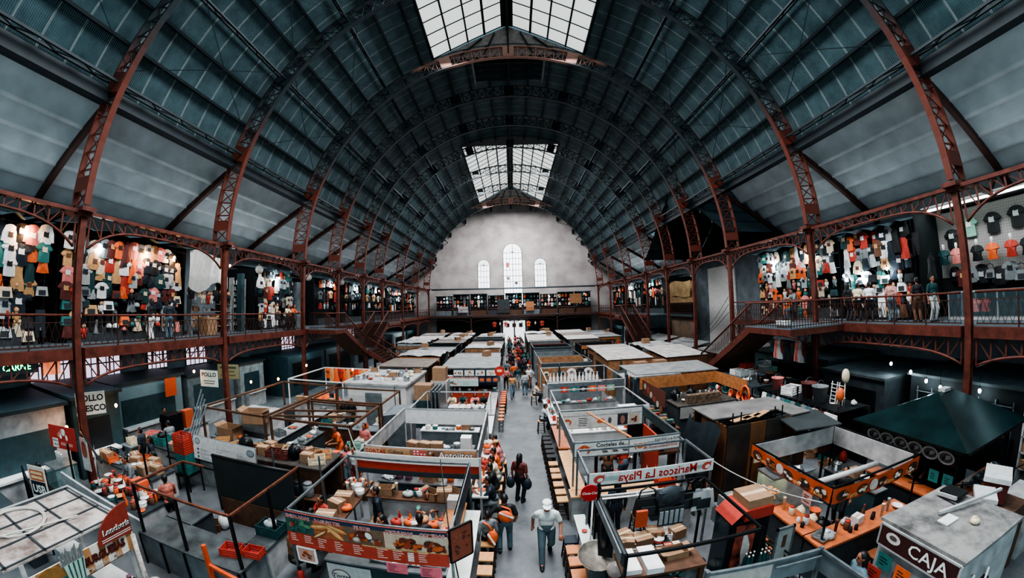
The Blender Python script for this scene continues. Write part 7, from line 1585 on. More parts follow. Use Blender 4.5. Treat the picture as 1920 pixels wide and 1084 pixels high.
def cloth_banner(label, p, q, z0, z1, seed):
 r = random.Random(seed); p = Vector(p); q = Vector(q); d = q - p; L_ = d.length; d.normalize(); n = d.cross(Z)
 t = T('cloth_banner', label, 'banner', (p + q) / 2 + Vector((0, 0, z0)))
 def at(a, b): return p + d * a + Vector((0, 0, z1 - (z1 - z0) * b - .05 * sin(a / L_ * PI))) + n * (.02 * sin(a * 9) * b)
 N = 24; m = MB(C(188, 84, 48)); vs = [at(L_ * i / N, j / 3) for i in range(N + 1) for j in range(4)]
 m.add(vs, [(i * 4 + j, i * 4 + j + 1, i * 4 + 5 + j, i * 4 + 4 + j) for i in range(N) for j in range(3)], True); PW('cloth', m, t)
 art = MB(C(60, 44, 38))
 def blob(a, b, ra, rb, m, lf): art.use(m).add([at(a + ra * cos(k * 24 * D), b + rb / (z1 - z0) * sin(k * 24 * D)) + n * (.022 + lf) for k in range(15)], [tuple(range(15))])
 for a in (.3, L_ * .3, L_ * .52, L_ * .72, L_ - .3):
  blob(a, .55, .2, .12, C(70, 48, 40), 0)
  for k in range(6): blob(a + r.uniform(-.15, .15), .55 + r.uniform(-.2, .2), .06, .035, C(*r.choice([(206, 190, 170), (150, 90, 50), (230, 220, 210), (50, 40, 38)])), .002 + .001 * k)
 blob(L_ * .42, .5, .14, .14, C(198, 190, 184), .004); PW('artwork', art, t)
 m = MB(C(222, 176, 120)); 
 for a, s in ((L_ * .2, 'Tortas'), (L_ * .62, 'Sopes'), (L_ * .86, 'Tacos')): m.text(s, .15, at(a, .72) + n * .03, d, Vector((0, 0, 1)), .015)
 PW('lettering', m, t)
cloth_banner('orange cloth food banner along the aisle-facing side of the corner snack booth', (6.17, 8.2, 0), (6.17, 5.27, 0), 1.92, 2.27, 5)
cloth_banner('orange cloth food banner along the front of the corner snack booth', (6.2, 5.25, 0), (9.45, 5.25, 0), 1.9, 2.25, 6)
put('pan', (6.3, 5.35, 1.0), .2, 'deep steel pan at the corner of the varnished counter', 'pan', None, None, None, 1.1)
for k, (x, y, c) in enumerate(((6.2, 6.1, 'white'), (6.3, 5.95, 'grey'), (6.15, 5.9, 'black'), (7.0, 5.2, 'black'), (7.1, 5.3, 'white'), (7.2, 5.2, 'black'), (7.9, 5.3, 'black'), (8.0, 5.35, 'black'))): put('jar', (x, y, 1.0), 0, '%s condiment pot on the varnished counter, %s from the aisle' % (c, nth(k)), 'pot', 'condiment pots', c, {'lid': c}, .6)
put('carton', (7.45, 5.5 - .1, 1.0), .2, 'white plastic box on the varnished counter', 'box', None, 'white', None, .7); put('bag', (7.15, 5.5, 1.0), 0, 'clear plastic bag beside the white plastic box', 'bag', None, 'pale grey', None, .9)
put('bottle', (7.7, 5.45, 1.0), 0, 'dark bottle standing on the varnished counter', 'bottle', None, 'brown', None, 1.3)
t = T('snack_case', 'lit glass case of fried snacks at the end of the varnished counter', 'case', (6.25, 7.3, 1.0))
PW('base', MB(STEEL).b2(6.0, 6.95, 1.0, 6.5, 7.65, 1.05), t); PW('lid', MB(STEEL).b2(6.0, 6.95, 1.75, 6.5, 7.65, 1.8), t); PW('glass_panes', MB(glass('case_glass', (150, 190, 190))).b2(6.02, 6.97, 1.05, 6.48, 7.63, 1.75), t)
m = MB(C(226, 176, 120)); rr = random.Random(2)
for k in range(30): m.ell((6.25 + rr.uniform(-.18, .18), 7.3 + rr.uniform(-.28, .28), 1.1 + rr.uniform(0, .2)), (.07, .05, .03), 7, 4)
PW('snacks', m, t, kind='stuff'); point('case_light', (6.25, 7.3, 1.68), 14, (255, 200, 150), .05)
for k, (x, y, rz) in enumerate(((5.55, 6.0, PI / 2), (5.55, 6.6, PI / 2), (5.6, 5.45, PI / 2), (7.6, 4.75, PI), (8.3, 4.75, PI))): put('chair', (x, y, 0), rz, 'black chair with wooden seat at the varnished counter, %s' % ['middle of the aisle side', 'far end of the aisle side', 'near end of the aisle side', 'left one at the front', 'second one at the front'][k], 'chair', 'chairs at the varnished counter')
W1('dark_roof_panel', MB(mat('dark_panel', (58, 64, 66), .5, 0, .15, 2)).add([(7.6, 8.0, 2.45), (9.2, 7.7, 2.45), (9.4, 9.0, 2.55), (7.8, 9.3, 2.55), (7.6, 8.0, 2.49), (9.2, 7.7, 2.49), (9.4, 9.0, 2.59), (7.8, 9.3, 2.59)], [(3, 2, 1, 0), (4, 5, 6, 7), (0, 1, 5, 4), (1, 2, 6, 5), (2, 3, 7, 6), (3, 0, 4, 7)]).b2(7.8, 8.3, 0, 7.86, 8.36, 2.45).b2(9.2, 8.3, 0, 9.26, 8.36, 2.45), 'dark flat square hood over the rear corner of the snack booth', 'hood')
person('stand', (8.4, 6.7, 0), 2, 'cook in dark clothes inside the corner snack booth', 'black', 'black', 'short')
goods(['pot', 'pan', 'tub', 'bowl', 'carton'], 6.7, 7.75, 8.1, 8.05, 1.3, 4, 1, 'on the steel cupboard of the corner booth', 'pots of the corner booth', .2, ['grey', 'black', 'plum'])
goods(['pot', 'bowl', 'tub', 'carton', 'food_tray'], 8.95, 6.1, 9.3, 7.8, 1.1, 1, 5, 'on the rear counter of the corner booth', 'rear pots of the corner booth', .2, ['grey', 'dark teal', 'pale grey'])
sign('pink price paper hung on the aisle side of the corner snack booth', (6.12, 5.9, 1.75), (0, -1, 0), ZU, .3, .3, C(206, 150, 140), scribble(-.1, .08, .3, 4, .05, INK, rg), 'price_paper', .006)
t = T('drinks_fridge', 'dark drinks fridge with red header and cardboard on top', 'fridge', (4.45, 6.05, 0))
PW('cabinet', MB(BLACK).b2(4.0, 5.75, 0, 4.95, 6.4, 1.75), t); PW('header', MB(C(168, 56, 42)).add([(3.95, 5.7, 1.75), (3.95, 6.4, 1.75), (4.25, 6.4, 2.0), (4.25, 5.7, 2.0)], [(0, 1, 2, 3)]).b2(4.25, 5.7, 1.76, 4.98, 6.42, 2.0), t)
PW('glass_door', MB(glass('fridge_glass', (60, 80, 86), .4)).b2(3.96, 5.8, .15, 3.99, 6.35, 1.7), t); PW('side_picture', MB(mat('bottle_splash_print', (140, 66, 52), .5, 0, .8, 5)).b2(4.1, 5.72, .3, 4.6, 5.745, 1.65), t)
PW('bottle_print', MB(C(196, 190, 186)).prism([(-.12, -.4), (.05, -.4), (.14, .1), (.08, .45), (.0, .45), (-.1, 0)], (4.4, 5.715, 1.0), (.95, 0, .2), (-.2, 0, .95), .004), t)
put('carton', (4.65, 6.05, 2.0), 0, 'wide flat carton lying on the drinks fridge', 'box', None, None, None, (1.6, 2.0, .7))
for k in range(12): put('bottle', (4.3 + .1 * (k % 6), 5.4 + .1 * (k // 6), .75), 0, 'clear bottle with pale cap beside the fridge, %s row, %s' % (['front', 'back'][k // 6], nth(k % 6)), 'bottle', 'clear bottles by the fridge', 'dark teal', {'cap': 'white'}, 1.2)
W1('bottle_shelf', MB(DGREY).b2(4.2, 5.3, .7, 5.0, 5.6, .75).b2(4.25, 5.35, 0, 4.3, 5.55, .7).b2(4.9, 5.35, 0, 4.95, 5.55, .7), 'dark shelf of bottles at the foot of the fridge', 'shelf')
t = T('poster_stand', 'grey framed stand with a picture card right of the fridge', 'stand', (5.2, 5.5, 0)); PW('frame', MB(GALV).b2(5.0, 5.48, 0, 5.05, 5.53, 1.5).b2(5.45, 5.48, 0, 5.5, 5.53, 1.5).b2(5.0, 5.48, 1.45, 5.5, 5.53, 1.5), t); PW('card', MB(C(150, 154, 152)).b2(5.05, 5.49, .7, 5.45, 5.51, 1.45), t); PW('emblem', MB(C(90, 66, 50)).b2(5.2, 5.48, 1.0, 5.3, 5.49, 1.3), t)
L1 = T('market_stall', 'pale-panelled counter stall with grey pipes at the bottom edge, right of centre', 'stall', (3.6, 3.6, 0))
PW('front_panel', MB(C(176, 168, 162)).add([(2.4, 3.98, 1.95), (3.5, 3.88, 1.95), (3.5, 3.88, 2.28), (2.4, 3.98, 2.28)], [(0, 1, 2, 3)]), L1); PW('panel_frame', MB(GALV).bar((2.4, 4.0, 2.3), (4.4, 3.8, 2.3), .05).bar((2.4, 4.0, 1.93), (3.5, 3.9, 1.93), .05).bar((4.4, 3.8, 2.3), (4.5, 2.5, 2.3), .05).bar((3.5, 3.8, 2.24), (4.35, 3.72, 2.24), .03), L1)
PW('grey_panel', MB(GREYP).add([(3.52, 3.9, 1.9), (4.38, 3.81, 1.9), (4.38, 3.81, 2.27), (3.52, 3.9, 2.27)], [(0, 1, 2, 3)]), L1); PW('grey_panel', MB(GREYP).add([(4.42, 3.78, 1.9), (4.5, 2.5, 1.9), (4.5, 2.5, 2.27), (4.42, 3.78, 2.27)], [(0, 1, 2, 3)]), L1)
for x, y in ((2.4, 4.0), (4.4, 3.8)): PW('post', MB(GALV).b2(x - .03, y - .03, 0, x + .03, y + .03, 2.35), L1)
counter(L1, 2.5, 3.1, 4.2, 3.65, 1.0, GREYP, STEEL); put('pot', (3.8, 3.4, 1.0), 0, 'white pot in the pale-panelled bottom stall', 'pot', None, 'white', None, 1.2); put('bag', (4.1, 3.35, 1.0), 0, 'white bag in the pale-panelled bottom stall', 'bag', None, 'white', None, 1.4)
K = T('cashier_booth', 'cashier booth with dirty grey roof and dark red sign, bottom right', 'booth', (7.2, 3.0, 0))
PW('walls', MB(OFFW).b2(6.05, 2.3, 0, 8.1, 3.85, 2.3), K); PW('roof', MB(ramp_mat('stained_grey_roof', lambda nt, b, L: grime(nt, b, L, (74, 74, 74), (138, 136, 134)), .5)).b2(6.0, 2.25, 2.3, 8.15, 3.9, 2.36), K)
PW('window_pane', MB(glass('booth_glass', (90, 110, 116), .5)).b2(6.02, 2.6, .9, 6.04, 3.4, 1.5), K)
sign('dark red cashier sign with oval emblem on the cashier booth', (5.98, 3.06, 2.08), (0, -1, 0), ZU, 1.55, .4, C(66, 28, 28), [('e', -.48, .03, .15, .1, C(206, 200, 192), .003, 0), ('e', -.48, .04, .08, .045, C(90, 80, 76), .005, 0), ('t', 'CAJA', .22, 0, .32, WHT, dict(bold=.01, wide=1.05))], 'shop_sign', .03, frame=OFFW)
for k, (y, z, c, l) in enumerate(((3.6, 1.6, 'teal', 'teal handwritten notice below the cashier sign'), (3.2, 1.55, 'orange', 'orange handwritten notice below the cashier sign'), (3.75, 1.25, 'red', 'rust-red notice at the corner below the teal notice'))): sign(l, (5.99, y, z), (0, -1, 0), ZU, .3, .3, CC(c), scribble(-.1, .06, .3, 3, .06, INK, rg), 'notice', .01)
for k, (p, q, w, l) in enumerate((((6.9, 3.3, 2.42), (8.6, 2.9, 2.5), .05, 'pale pipe lying across the cashier booth roof'), ((7.6, 3.75, 2.42), (7.5, 3.3, 2.5), .06, 'short pale board leaning on the cashier booth roof'))): W1('pipe', MB(OFFW).bar(p, q, w), l, 'pipe')
W1('white_sheet', MB(WHITE).b2(6.7, 3.0, 2.365, 7.1, 3.2, 2.39), 'white folded sheet on the cashier booth roof', 'sheet'); W1('dark_tray', MB(BLACK).b2(7.6, 3.3, 2.44, 8.0, 3.7, 2.5).b2(7.7, 3.4, 2.36, 7.9, 3.6, 2.44), 'black square tray on the cashier booth roof', 'tray'); put('bag', (7.2, 2.75, 2.36), 0, 'knotted white rope bundle on the cashier booth roof', 'rope', None, 'cream', None, .7)
for k, (x, y, z) in enumerate(((6.5, 2.25, 1.9), (6.9, 2.2, 1.9), (8.0, 2.7, 2.2))): put('handbag', (x, y, z), .3, 'dark checked shopping bag with white handles, %s' % ['nearest at the bottom edge', 'second at the bottom edge', 'hanging behind the cashier booth'][k], 'bag', None, 'black', {'strap': 'white', 'pocket': 'pale grey'}, 1.5)
person('hip', (5.75, 3.9, 0), 1.2, 'person in pale patterned dress beside the cashier booth', 'denim', 'denim', 'long')
W1('cooler_stack', MB(mat('brown_crate', (90, 62, 48), .7, 0, .3, 6)).b2(8.7, 2.9, 0, 10.6, 3.8, 1.6), 'brown stand carrying cool boxes at the right edge', 'stand')
put('cooler', (9.2, 3.4, 1.6), .5, 'grey cool box on the brown stand at the right edge', 'cool box', None, 'grey', None, 1.1); put('cooler', (10.05, 3.5, 1.65), .35, 'larger dark red cool box on the brown stand', 'cool box', None, 'maroon', None, 1.4); put('open_carton', (8.85, 3.2, 1.6), .4, 'open carton of papers beside the grey cool box', 'box')
G1 = stall('stall with big dark green pyramid roof, right', 10.2, 4.6, 13.6, 7.4, 2.5, BLACK, .06)
GR = mat('dark_green_canopy', (18, 40, 42), .25, 0, .25, 1.5)
PW('canopy', MB(GR).add([(9.8, 4.2, 2.5), (13.9, 4.2, 2.5), (13.9, 7.8, 2.5), (9.8, 7.8, 2.5), (11.5, 6.0, 3.35), (12.3, 6.0, 3.35)], [(0, 1, 5, 4), (1, 2, 5), (2, 3, 4, 5), (3, 0, 4), (3, 2, 1, 0)]), G1); PW('ridge_cap', MB(OFFW).b2(11.7, 5.9, 3.33, 12.1, 6.1, 3.42), G1)
PW('canopy_edge', MB(BLACK).b2(9.8, 4.2, 2.42, 13.9, 4.26, 2.5).b2(9.8, 4.2, 2.42, 9.86, 7.8, 2.5), G1)
counter(G1, 10.1, 4.45, 13.6, 5.0, 1.0, DGREY, ORANGEW, .05); counter(G1, 10.1, 5.1, 10.6, 7.2, 1.0, DGREY, ORANGEW, .05, name='side_counter'); PW('sign_rail', MB(C(70, 40, 36)).b2(10.12, 4.6, 1.95, 10.16, 7.4, 2.35), G1)
for k in range(6): sign('round grey dish picture under the green roof, %s from the far end' % nth(k), (10.08, 7.15 - .46 * k, 2.15), (0, -1, 0), ZU, .02, .02, WHT, [('e', 0, 0, .24, .17, C(196, 192, 190), .004, 0), ('e', 0, 0, .19, .12, C(96, 90, 90), .006, 0), ('e', .04, .02, .1, .05, C(170, 166, 162), .008, .4), ('e', -.06, -.02, .07, .04, C(60, 52, 50), .009, .9)], 'dish_picture', .01, group='round dish pictures')
for k, (y, z, c) in enumerate(((6.7, 1.85, 'pink'), (5.1, 1.6, 'teal'), (4.7, 1.6, 'teal'))): sign('%s price card under the green roof, %s' % (c, ['far end', 'near corner', 'nearest of the teal pair'][k]), (10.06, y, z), (0, -1, 0), ZU, .28, .32, CC(c), scribble(-.08, .06, .26, 3, .06, INK, rg), 'price_card', .006)
for k in range(4): put('chair', (9.7, 5.2 + .55 * k, 0), PI / 2, 'black chair at the green-roofed stall, %s from the near end' % nth(k), 'chair', 'chairs at the green-roofed stall')
person('work', (11.3, 6.3, 0), 2.2, 'cook in dark clothes under the green pyramid roof', 'dark navy', 'black', 'short')
goods(['pan', 'pot', 'bowl', 'bottle'], 10.9, 4.5, 13.4, 4.95, 1.0, 6, 1, 'on the green-roofed stall counter', 'ware of the green-roofed stall', .2, ['grey', 'dark teal', 'black'])
W1('kitchen_block', MB(BLACK).b2(11.4, 5.6, 0, 13.3, 7.2, 1.5), 'dark kitchen block under the green pyramid roof', 'kitchen')
BK = mat('brown_board', (104, 68, 42), .55, 0, .35, 1.6)
Q = T('wooden_kiosk', 'brown boarded kiosk with wire and planks on its roof, right', 'kiosk', (7.4, 9.9, 0))
PW('side_wall', MB(BK).b2(5.75, 8.95, .2, 5.8, 10.4, 2.6), Q)
for k, (x0, x1, c) in enumerate(((5.8, 6.6, (52, 46, 42)), (6.62, 7.2, (112, 74, 46)), (7.22, 7.95, (56, 50, 46)), (7.97, 8.95, (104, 70, 46)))): PW('front_board', MB(mat('kiosk_board_%d' % k, c, .55, 0, .3, 2)).b2(x0, 8.9, .2, x1, 8.95, 2.6), Q)
PW('roof', MB(mat('kiosk_roof', (110, 108, 106), .8, 0, .2, 2)).b2(5.7, 9.6, 2.6, 9.0, 11.0, 2.64).b2(8.2, 8.85, 2.6, 9.0, 9.6, 2.64), Q); PW('far_wall', MB(BK).b2(5.8, 10.95, 0, 9.0, 11.0, 2.6).b2(8.95, 8.95, 0, 9.0, 10.95, 2.6), Q)
m = MB(BLACK)
for k in range(6): m.bar((5.75 + .4 * k, 8.9, 2.58), (6.0 + .4 * k, 9.7, 2.6), .02)
for k in range(4): m.bar((5.75, 8.95 + .2 * k, 2.6), (8.2, 8.95 + .2 * k, 2.6), .03)
for x in (6.0, 6.3, 7.6, 7.9): m.b2(x, 9.0, 2.6, x + .03, 9.03, 2.95)
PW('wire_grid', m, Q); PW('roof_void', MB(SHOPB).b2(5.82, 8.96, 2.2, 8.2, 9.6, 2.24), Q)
for k in range(3): W1('plank', MB(C(176, 140, 106)).box((6.5 + .45 * k, 9.25 + .08 * k, 2.65), (.8, .22, .025), .25 + .1 * k), 'pale plank lying on the brown kiosk roof, %s from the aisle side' % nth(k), 'plank', 'roof planks')
m = MB(mat('dark_tarp', (28, 40, 46), .6, 0, .25, 3)); vs = []
for i in range(9):
 for j in range(7): vs.append((5.55 - .25 * sin(j * .5) + .05 * sin(i * 1.7), 8.9 + .25 * i, 2.5 - .38 * j + .15 * sin(i * .8)))
m.add(vs, [(i * 7 + j, i * 7 + j + 1, i * 7 + 8 + j, i * 7 + 7 + j) for i in range(8) for j in range(6)], True); W1('hanging_tarp', m, 'dark blue-black tarpaulin hanging on the aisle side of the brown kiosk', 'tarpaulin')
for k in range(2): put('carton', (5.5 + .0 * k, 7.75 + .35 * k, .6 - .05 * k), .1, 'pale wooden box before the brown kiosk, %s' % ['nearer', 'farther'][k], 'box', None, 'grey', None, 1.2)
W1('box_plinth', MB(GREYP).b2(5.2, 7.5, 0, 5.8, 8.4, .55), 'grey plinth under the pale wooden boxes', 'plinth')
V = T('market_stall', 'seafood stall with long plywood boards and heaped white goods, right second row', 'stall', (8, 16.5, 0))
PW('roof_sheet', MB(SHEETG).add([(5.9, 17.4, 2.55), (10.6, 17.0, 2.55), (10.6, 19.4, 2.7), (5.7, 19.6, 2.7), (5.9, 17.4, 2.6), (10.6, 17.0, 2.6), (10.6, 19.4, 2.75), (5.7, 19.6, 2.75)], [(3, 2, 1, 0), (4, 5, 6, 7), (0, 1, 5, 4), (1, 2, 6, 5), (2, 3, 7, 6), (3, 0, 4, 7)]), V)
fascia(V, 6.0, 17.0, 10.4, 17.0, 1.9, 2.5, WOOD, name='plywood_board'); fascia(V, 10.4, 17.0, 10.4, 14.2, 1.9, 2.5, WOOD, name='plywood_board')
counter(V, 6.8, 14.2, 9.8, 15.4, 1.7, DGREY, mat('dusty_worktop', (70, 66, 62))); PW('brick_block', MB(mat('rough_board', (110, 90, 74), .9, 0, .4, 8)).b2(7.3, 14.3, 1.7, 9.0, 14.6, 2.1), V)
goods(['bag', 'tub', 'bin_bag', 'bag', 'bowl', 'cup_stack', 'bag'], 7.0, 14.7, 9.6, 15.3, 1.7, 10, 2, 'heaped on the plywood-boarded stall', 'heap on the plywood-boarded stall', .4, ['white', 'white', 'pale grey', 'cream', 'black', 'tan'])
sign('grey board with faint red lettering on the plywood-boarded stall', (8.3, 14.1, 1.4), XU, ZU, 2.9, .5, C(150, 148, 146), [('b', -.7 + .35 * (k % 5), .12 - .16 * (k // 5), .28, .07, C(150, 84, 78)) for k in range(15)], 'menu_board')
it = [('e', -1.0 + .4 * k, .1 - .12 * k, .17, .15, C(*[(180, 170, 160), (150, 80, 56)][k % 2]), .004 + .001 * k, .3) for k in range(6)]
sign('brown cloth banner of food pictures slanting towards the aisle, plywood-boarded stall', (6.15, 15.6, 2.05), (0, -1, 0), ZU, 2.8, .7, C(104, 58, 46), it, 'cloth_banner')
for k in range(9): put('dress' if k % 2 else 'trousers', (5.75 + .05 * (k % 3), 17.0 + .22 * k, 2.45), PI / 2, '%s garment hanging at the aisle end of the plywood-boarded stall, %s along' % (['dark navy', 'grey', 'teal', 'black', 'orange', 'white'][k % 6], nth(k)), 'garment', 'garments at the plywood-boarded stall', ['dark navy', 'grey', 'teal', 'black', 'orange', 'white'][k % 6])
for k in range(8): put('carton', (6.3 + .15 * (k % 2), 13.9 + .38 * k, .9), 0, '%s book-like box on the table below the brown food banner, %s along' % (['red', 'teal', 'tan', 'grey'][k % 4], nth(k)), 'box', 'boxes below the brown banner', ['red', 'teal', 'tan', 'grey'][k % 4], None, .8)
W1('box_table', MB(WOODD).b2(6.1, 13.7, .84, 6.7, 17.0, .9).b2(6.2, 13.8, 0, 6.3, 13.9, .84).b2(6.2, 16.8, 0, 6.3, 16.9, .84), 'long table of boxes below the brown food banner', 'table')
def corr(m, x0, y0, x1, y1, z0, z1, n=26):
 vs = []
 for i in range(n * 2 + 1):
  x = x0 + (x1 - x0) * i / (2 * n); h = .05 * (i % 2)
  vs += [(x, y0, z0 + h), (x, y1, z1 + h)]
 m.add(vs, [(2 * i, 2 * i + 2, 2 * i + 3, 2 * i + 1) for i in range(2 * n)])
CORR = mat('pale_corrugated_sheet', (168, 164, 160), .7, 0, .2, 1.5)
for (x0, y0, x1, y1, l) in ((5.95, 23.0, 9.3, 27.5, 'brown boarded kiosk with pale corrugated roof behind the second closed parasol'), (10.0, 22.5, 13.3, 27.0, 'brown boarded kiosk with pale corrugated roof beside the right columns'), (6.3, 28.6, 9.8, 31.5, 'brown kiosk with thin flat roof, behind the corrugated one')):
 t = T('wooden_kiosk', l, 'kiosk', ((x0 + x1) / 2, y0, 0)); PW('walls', MB(PLY if x0 != 10 else mat('brown_slats', (112, 78, 54), .6, 0, .3, 3)).b2(x0 + .1, y0 + .1, 0, x1 - .1, y1 - .1, 2.45), t)
 m = MB(CORR)
 if y0 == 28.6: m.b2(x0, y0, 2.5, x1, y1, 2.58)
 else: corr(m, x0, y0, x1, y1, 2.5, 2.75)
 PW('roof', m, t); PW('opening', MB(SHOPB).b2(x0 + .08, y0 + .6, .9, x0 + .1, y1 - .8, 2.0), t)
for k, (x, y) in enumerate(((7.2, 20.9), (8.6, 21.1))): 
 W1('cardboard_carton', MB(CARD).b2(x, y, 1.9, x + .8, y + .6, 2.6), 'brown carton on the pale roof before the corrugated kiosk, %s' % ['left', 'right'][k], 'box')
t = T('market_stall', 'low pale-roofed stall carrying two brown cartons', 'stall', (8, 21, 0)); PW('walls', MB(GREYP).b2(6.3, 20.2, 0, 9.8, 22.2, 1.8), t); PW('roof', MB(OFFW).b2(6.2, 20.1, 1.8, 9.9, 22.3, 1.88), t)
# ================================================================== housewares stall along the right columns
HW = T('market_stall', 'housewares stall with dark shelves of plastic buckets, right beside the staircase', 'stall', (12.4, 12.5, 0))
PW('lower_shelf', MB(BLACK).b2(10.6, 9.0, 2.2, 12.2, 13.6, 2.25), HW); PW('upper_shelf', MB(DGREY).b2(10.4, 13.8, 2.2, 13.4, 17.6, 2.25), HW); PW('back_wall', MB(SHOPB).b2(12.3, 9.0, 0, 12.4, 13.5, 2.2), HW)
for x, y in ((10.65, 9.05), (10.65, 13.5), (10.5, 17.5), (13.3, 17.5)): PW('post', MB(BLACK).b2(x - .03, y - .03, 0, x + .03, y + .03, 2.2), HW)
rr = random.Random(31)
for k, (kd, x, y, c, sc, nm) in enumerate((('bucket', 11.2, 13.0, 'pink', 1.7, 'pink bucket with lid'), ('crate', 11.1, 12.0, 'white', 1.5, 'white plastic crate on its side'), ('bucket', 11.3, 11.2, 'maroon', 2.0, 'dark red bin'), ('bucket', 11.2, 10.5, 'grey', 2.0, 'grey dustbin'), ('bucket', 11.4, 14.4, 'dark navy', 1.3, 'dark blue bucket'), ('bucket', 11.9, 14.3, 'brown', 1.5, 'brown plastic pot'), ('bucket', 12.4, 15.4, 'pale grey', 2.0, 'pale basket'))): put(kd, (x, y, 2.25), .3, nm + ' on top of the housewares shelves', 'bucket' if kd == 'bucket' else 'crate', None, c, None, sc)
for k in range(4):
 for j in range(2): put('crate', (11.6 + .62 * k, 16.2 + .5 * j, 2.25 + .25 * (k % 2) * j), .1, 'clear plastic storage box on the upper housewares shelf, row %s, %s' % (ORD[j], nth(k)), 'storage box', 'plastic storage boxes', ['pale grey', 'white', 'red', 'mint'][(k + j) % 4], None, 1.25)
for k in range(16):
 c = rr.choice(['orange', 'orange', 'red', 'pink', 'orange', 'pale grey', 'teal', 'white']); kd = rr.choice(['bucket', 'bowl', 'bucket', 'tub'])
 put(kd, (10.45 + .1 * (k % 3), 13.6 + .25 * k, 1.65 - .25 * (k % 2)), 0, '%s plastic %s hanging in front of the housewares stall, %s along' % (c, {'bowl': 'basin', 'tub': 'box'}.get(kd, kd), nth(k)), 'plastic ware', 'hanging plastic ware', c, None, 1.15).rotation_euler = (.3, -1.3, rr.uniform(-.5, .5))
t = T('hoop', 'bright orange plastic hoop hanging on the housewares stall', 'hoop', (10.35, 14.2, 1.5)); PW('ring', MB(C(226, 104, 48)).tube([(10.33, 14.2 + .3 * cos(k * 18 * D), 1.85 + .38 * sin(k * 18 * D)) for k in range(20)], .05, 8, True), t)
for k in range(14):
 c = rr.choice(['dark teal', 'grey', 'white', 'maroon', 'teal', 'cream', 'denim']); put(rr.choice(['dress', 'trousers', 'skirt']), (10.55, 9.2 + .3 * k, 2.15), PI / 2, '%s cloth hanging below the housewares shelves, %s along' % (c, nth(k)), 'cloth', 'cloths below the shelves', c, None, .9)
for k in range(2): 
 t = T('white_rack', 'white ladder rack standing on the housewares shelves, %s' % ['left', 'right'][k], 'rack', (11.5, 9.9 - .35 * k, 2.25))
 m = MB(WHITE)
 for dy in (0, .25): m.bar((11.4, 9.9 - .35 * k + dy, 2.25), (11.5, 9.9 - .35 * k + dy, 3.05), .03)
 PW('rails', m, t); m = MB(WHITE)
 for j in range(5): m.bar((11.42, 9.9 - .35 * k, 2.4 + .14 * j), (11.42, 10.15 - .35 * k, 2.4 + .14 * j), .025)
 PW('rungs', m, t)
for k, (y, c, z) in enumerate(((9.5, 'orange', 2.5), (10.2 - .9, 'cream', 3.2))): W1('bagged_toy', MB(CC(c)).ell((11.2, y, z + .2), (.15, .15, .26), 10, 7).tube([(11.2, y, 2.25), (11.2, y, z)], .012, 5), '%s wrapped toy on a stick above the housewares shelves' % c, 'toy')
for k, (y0, y1, h, mm, l) in enumerate(((1.5, 4.4, 2.6, GREYP, 'grey shop box at the right edge under the gallery'), (4.8, 9.2, 2.9, SHOPB, 'dark glass-fronted shop with lit shelves under the right gallery'), (9.8, 13.2, 2.7, DGREY, 'dark flat-roofed shop box under the right gallery before the second column'), (13.8, 20.0, 2.9, TEALG, 'teal shuttered shop box under the right gallery, by the staircase'))):
 t = T('shop_box', l, 'shop', (17.5, (y0 + y1) / 2, 0)); x1 = 15.4 if k != 2 else 14.4
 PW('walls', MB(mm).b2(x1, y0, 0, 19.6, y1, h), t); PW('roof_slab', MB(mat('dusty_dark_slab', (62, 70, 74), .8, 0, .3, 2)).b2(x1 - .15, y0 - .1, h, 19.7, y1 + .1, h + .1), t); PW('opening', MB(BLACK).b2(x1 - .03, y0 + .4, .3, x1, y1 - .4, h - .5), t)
 if k == 1:
  m = MB(GALV)
  for z in (.8, 1.3, 1.8, 2.3): m.b2(x1 - .06, y0 + .3, z, x1 - .03, y1 - .3, z + .04)
  for j in range(7): m.b2(x1 - .06, y0 + .3 + .62 * j, .3, x1 - .03, y0 + .34 + .62 * j, 2.5)
  PW('shelf_frame', m, t)
goods(['jar', 'bottle', 'tub', 'carton'], 15.2, 5.2, 15.34, 9.0, 1.34, 1, 14, 'on the upper shelf of the dark lit shop', 'shelf goods of the dark shop', .2, ['grey', 'dark teal', 'pale grey', 'brown'])
W1('goods_ledge', MB(BLACK).b2(15.15, 5.0, 0, 15.37, 9.1, 1.34), 'dark ledge of the lit shop under the right gallery', 'ledge')
for k, (x, y, z) in enumerate(((15.0, 9.0, 3.0), (15.0, 8.3, 2.75), (15.0, 7.7, 2.6), (15.0, 6.2, 2.7), (15.1, 10.0, 3.2))): bulb((x, y, z), 0, 'under the right gallery before the dark shop, %s along' % nth(k), 18)
t = T('shelf_unit', 'pale shelf unit of boxes at the right edge under the gallery', 'shelf', (15.6, 5.0, 0))
for z in (.6, 1.1, 1.6, 2.1): PW('shelf', MB(OFFW).b2(14.9, 3.4, z, 15.3, 4.6, z + .04), t)
for y in (3.4, 4.6): PW('upright', MB(OFFW).b2(14.9, y - .03, 0, 15.3, y + .03, 2.6), t)
for k, z in enumerate((.64, 1.14, 1.64, 2.14)): goods(['carton', 'jar', 'tub'], 14.95, 3.5, 15.25, 4.5, z, 1, 4, 'on shelf %s of the pale right unit' % ORD[k], 'stock of the pale right unit', .2, ['pale grey', 'white', 'maroon', 'mint'])
W1('sales_board', MB(C(100, 44, 42)).b2(13.9, 3.4, 1.6, 13.95, 4.0, 2.3).b2(13.9, 3.66, 0, 13.95, 3.74, 1.6), 'dark red board at the right edge beside the green roof', 'board'); W1('mint_card', MB(CC('mint')).b2(13.85, 3.5, 1.1, 13.88, 3.85, 1.55).b2(13.85, 3.66, 0, 13.88, 3.7, 1.1), 'mint handwritten card at the right edge', 'card')
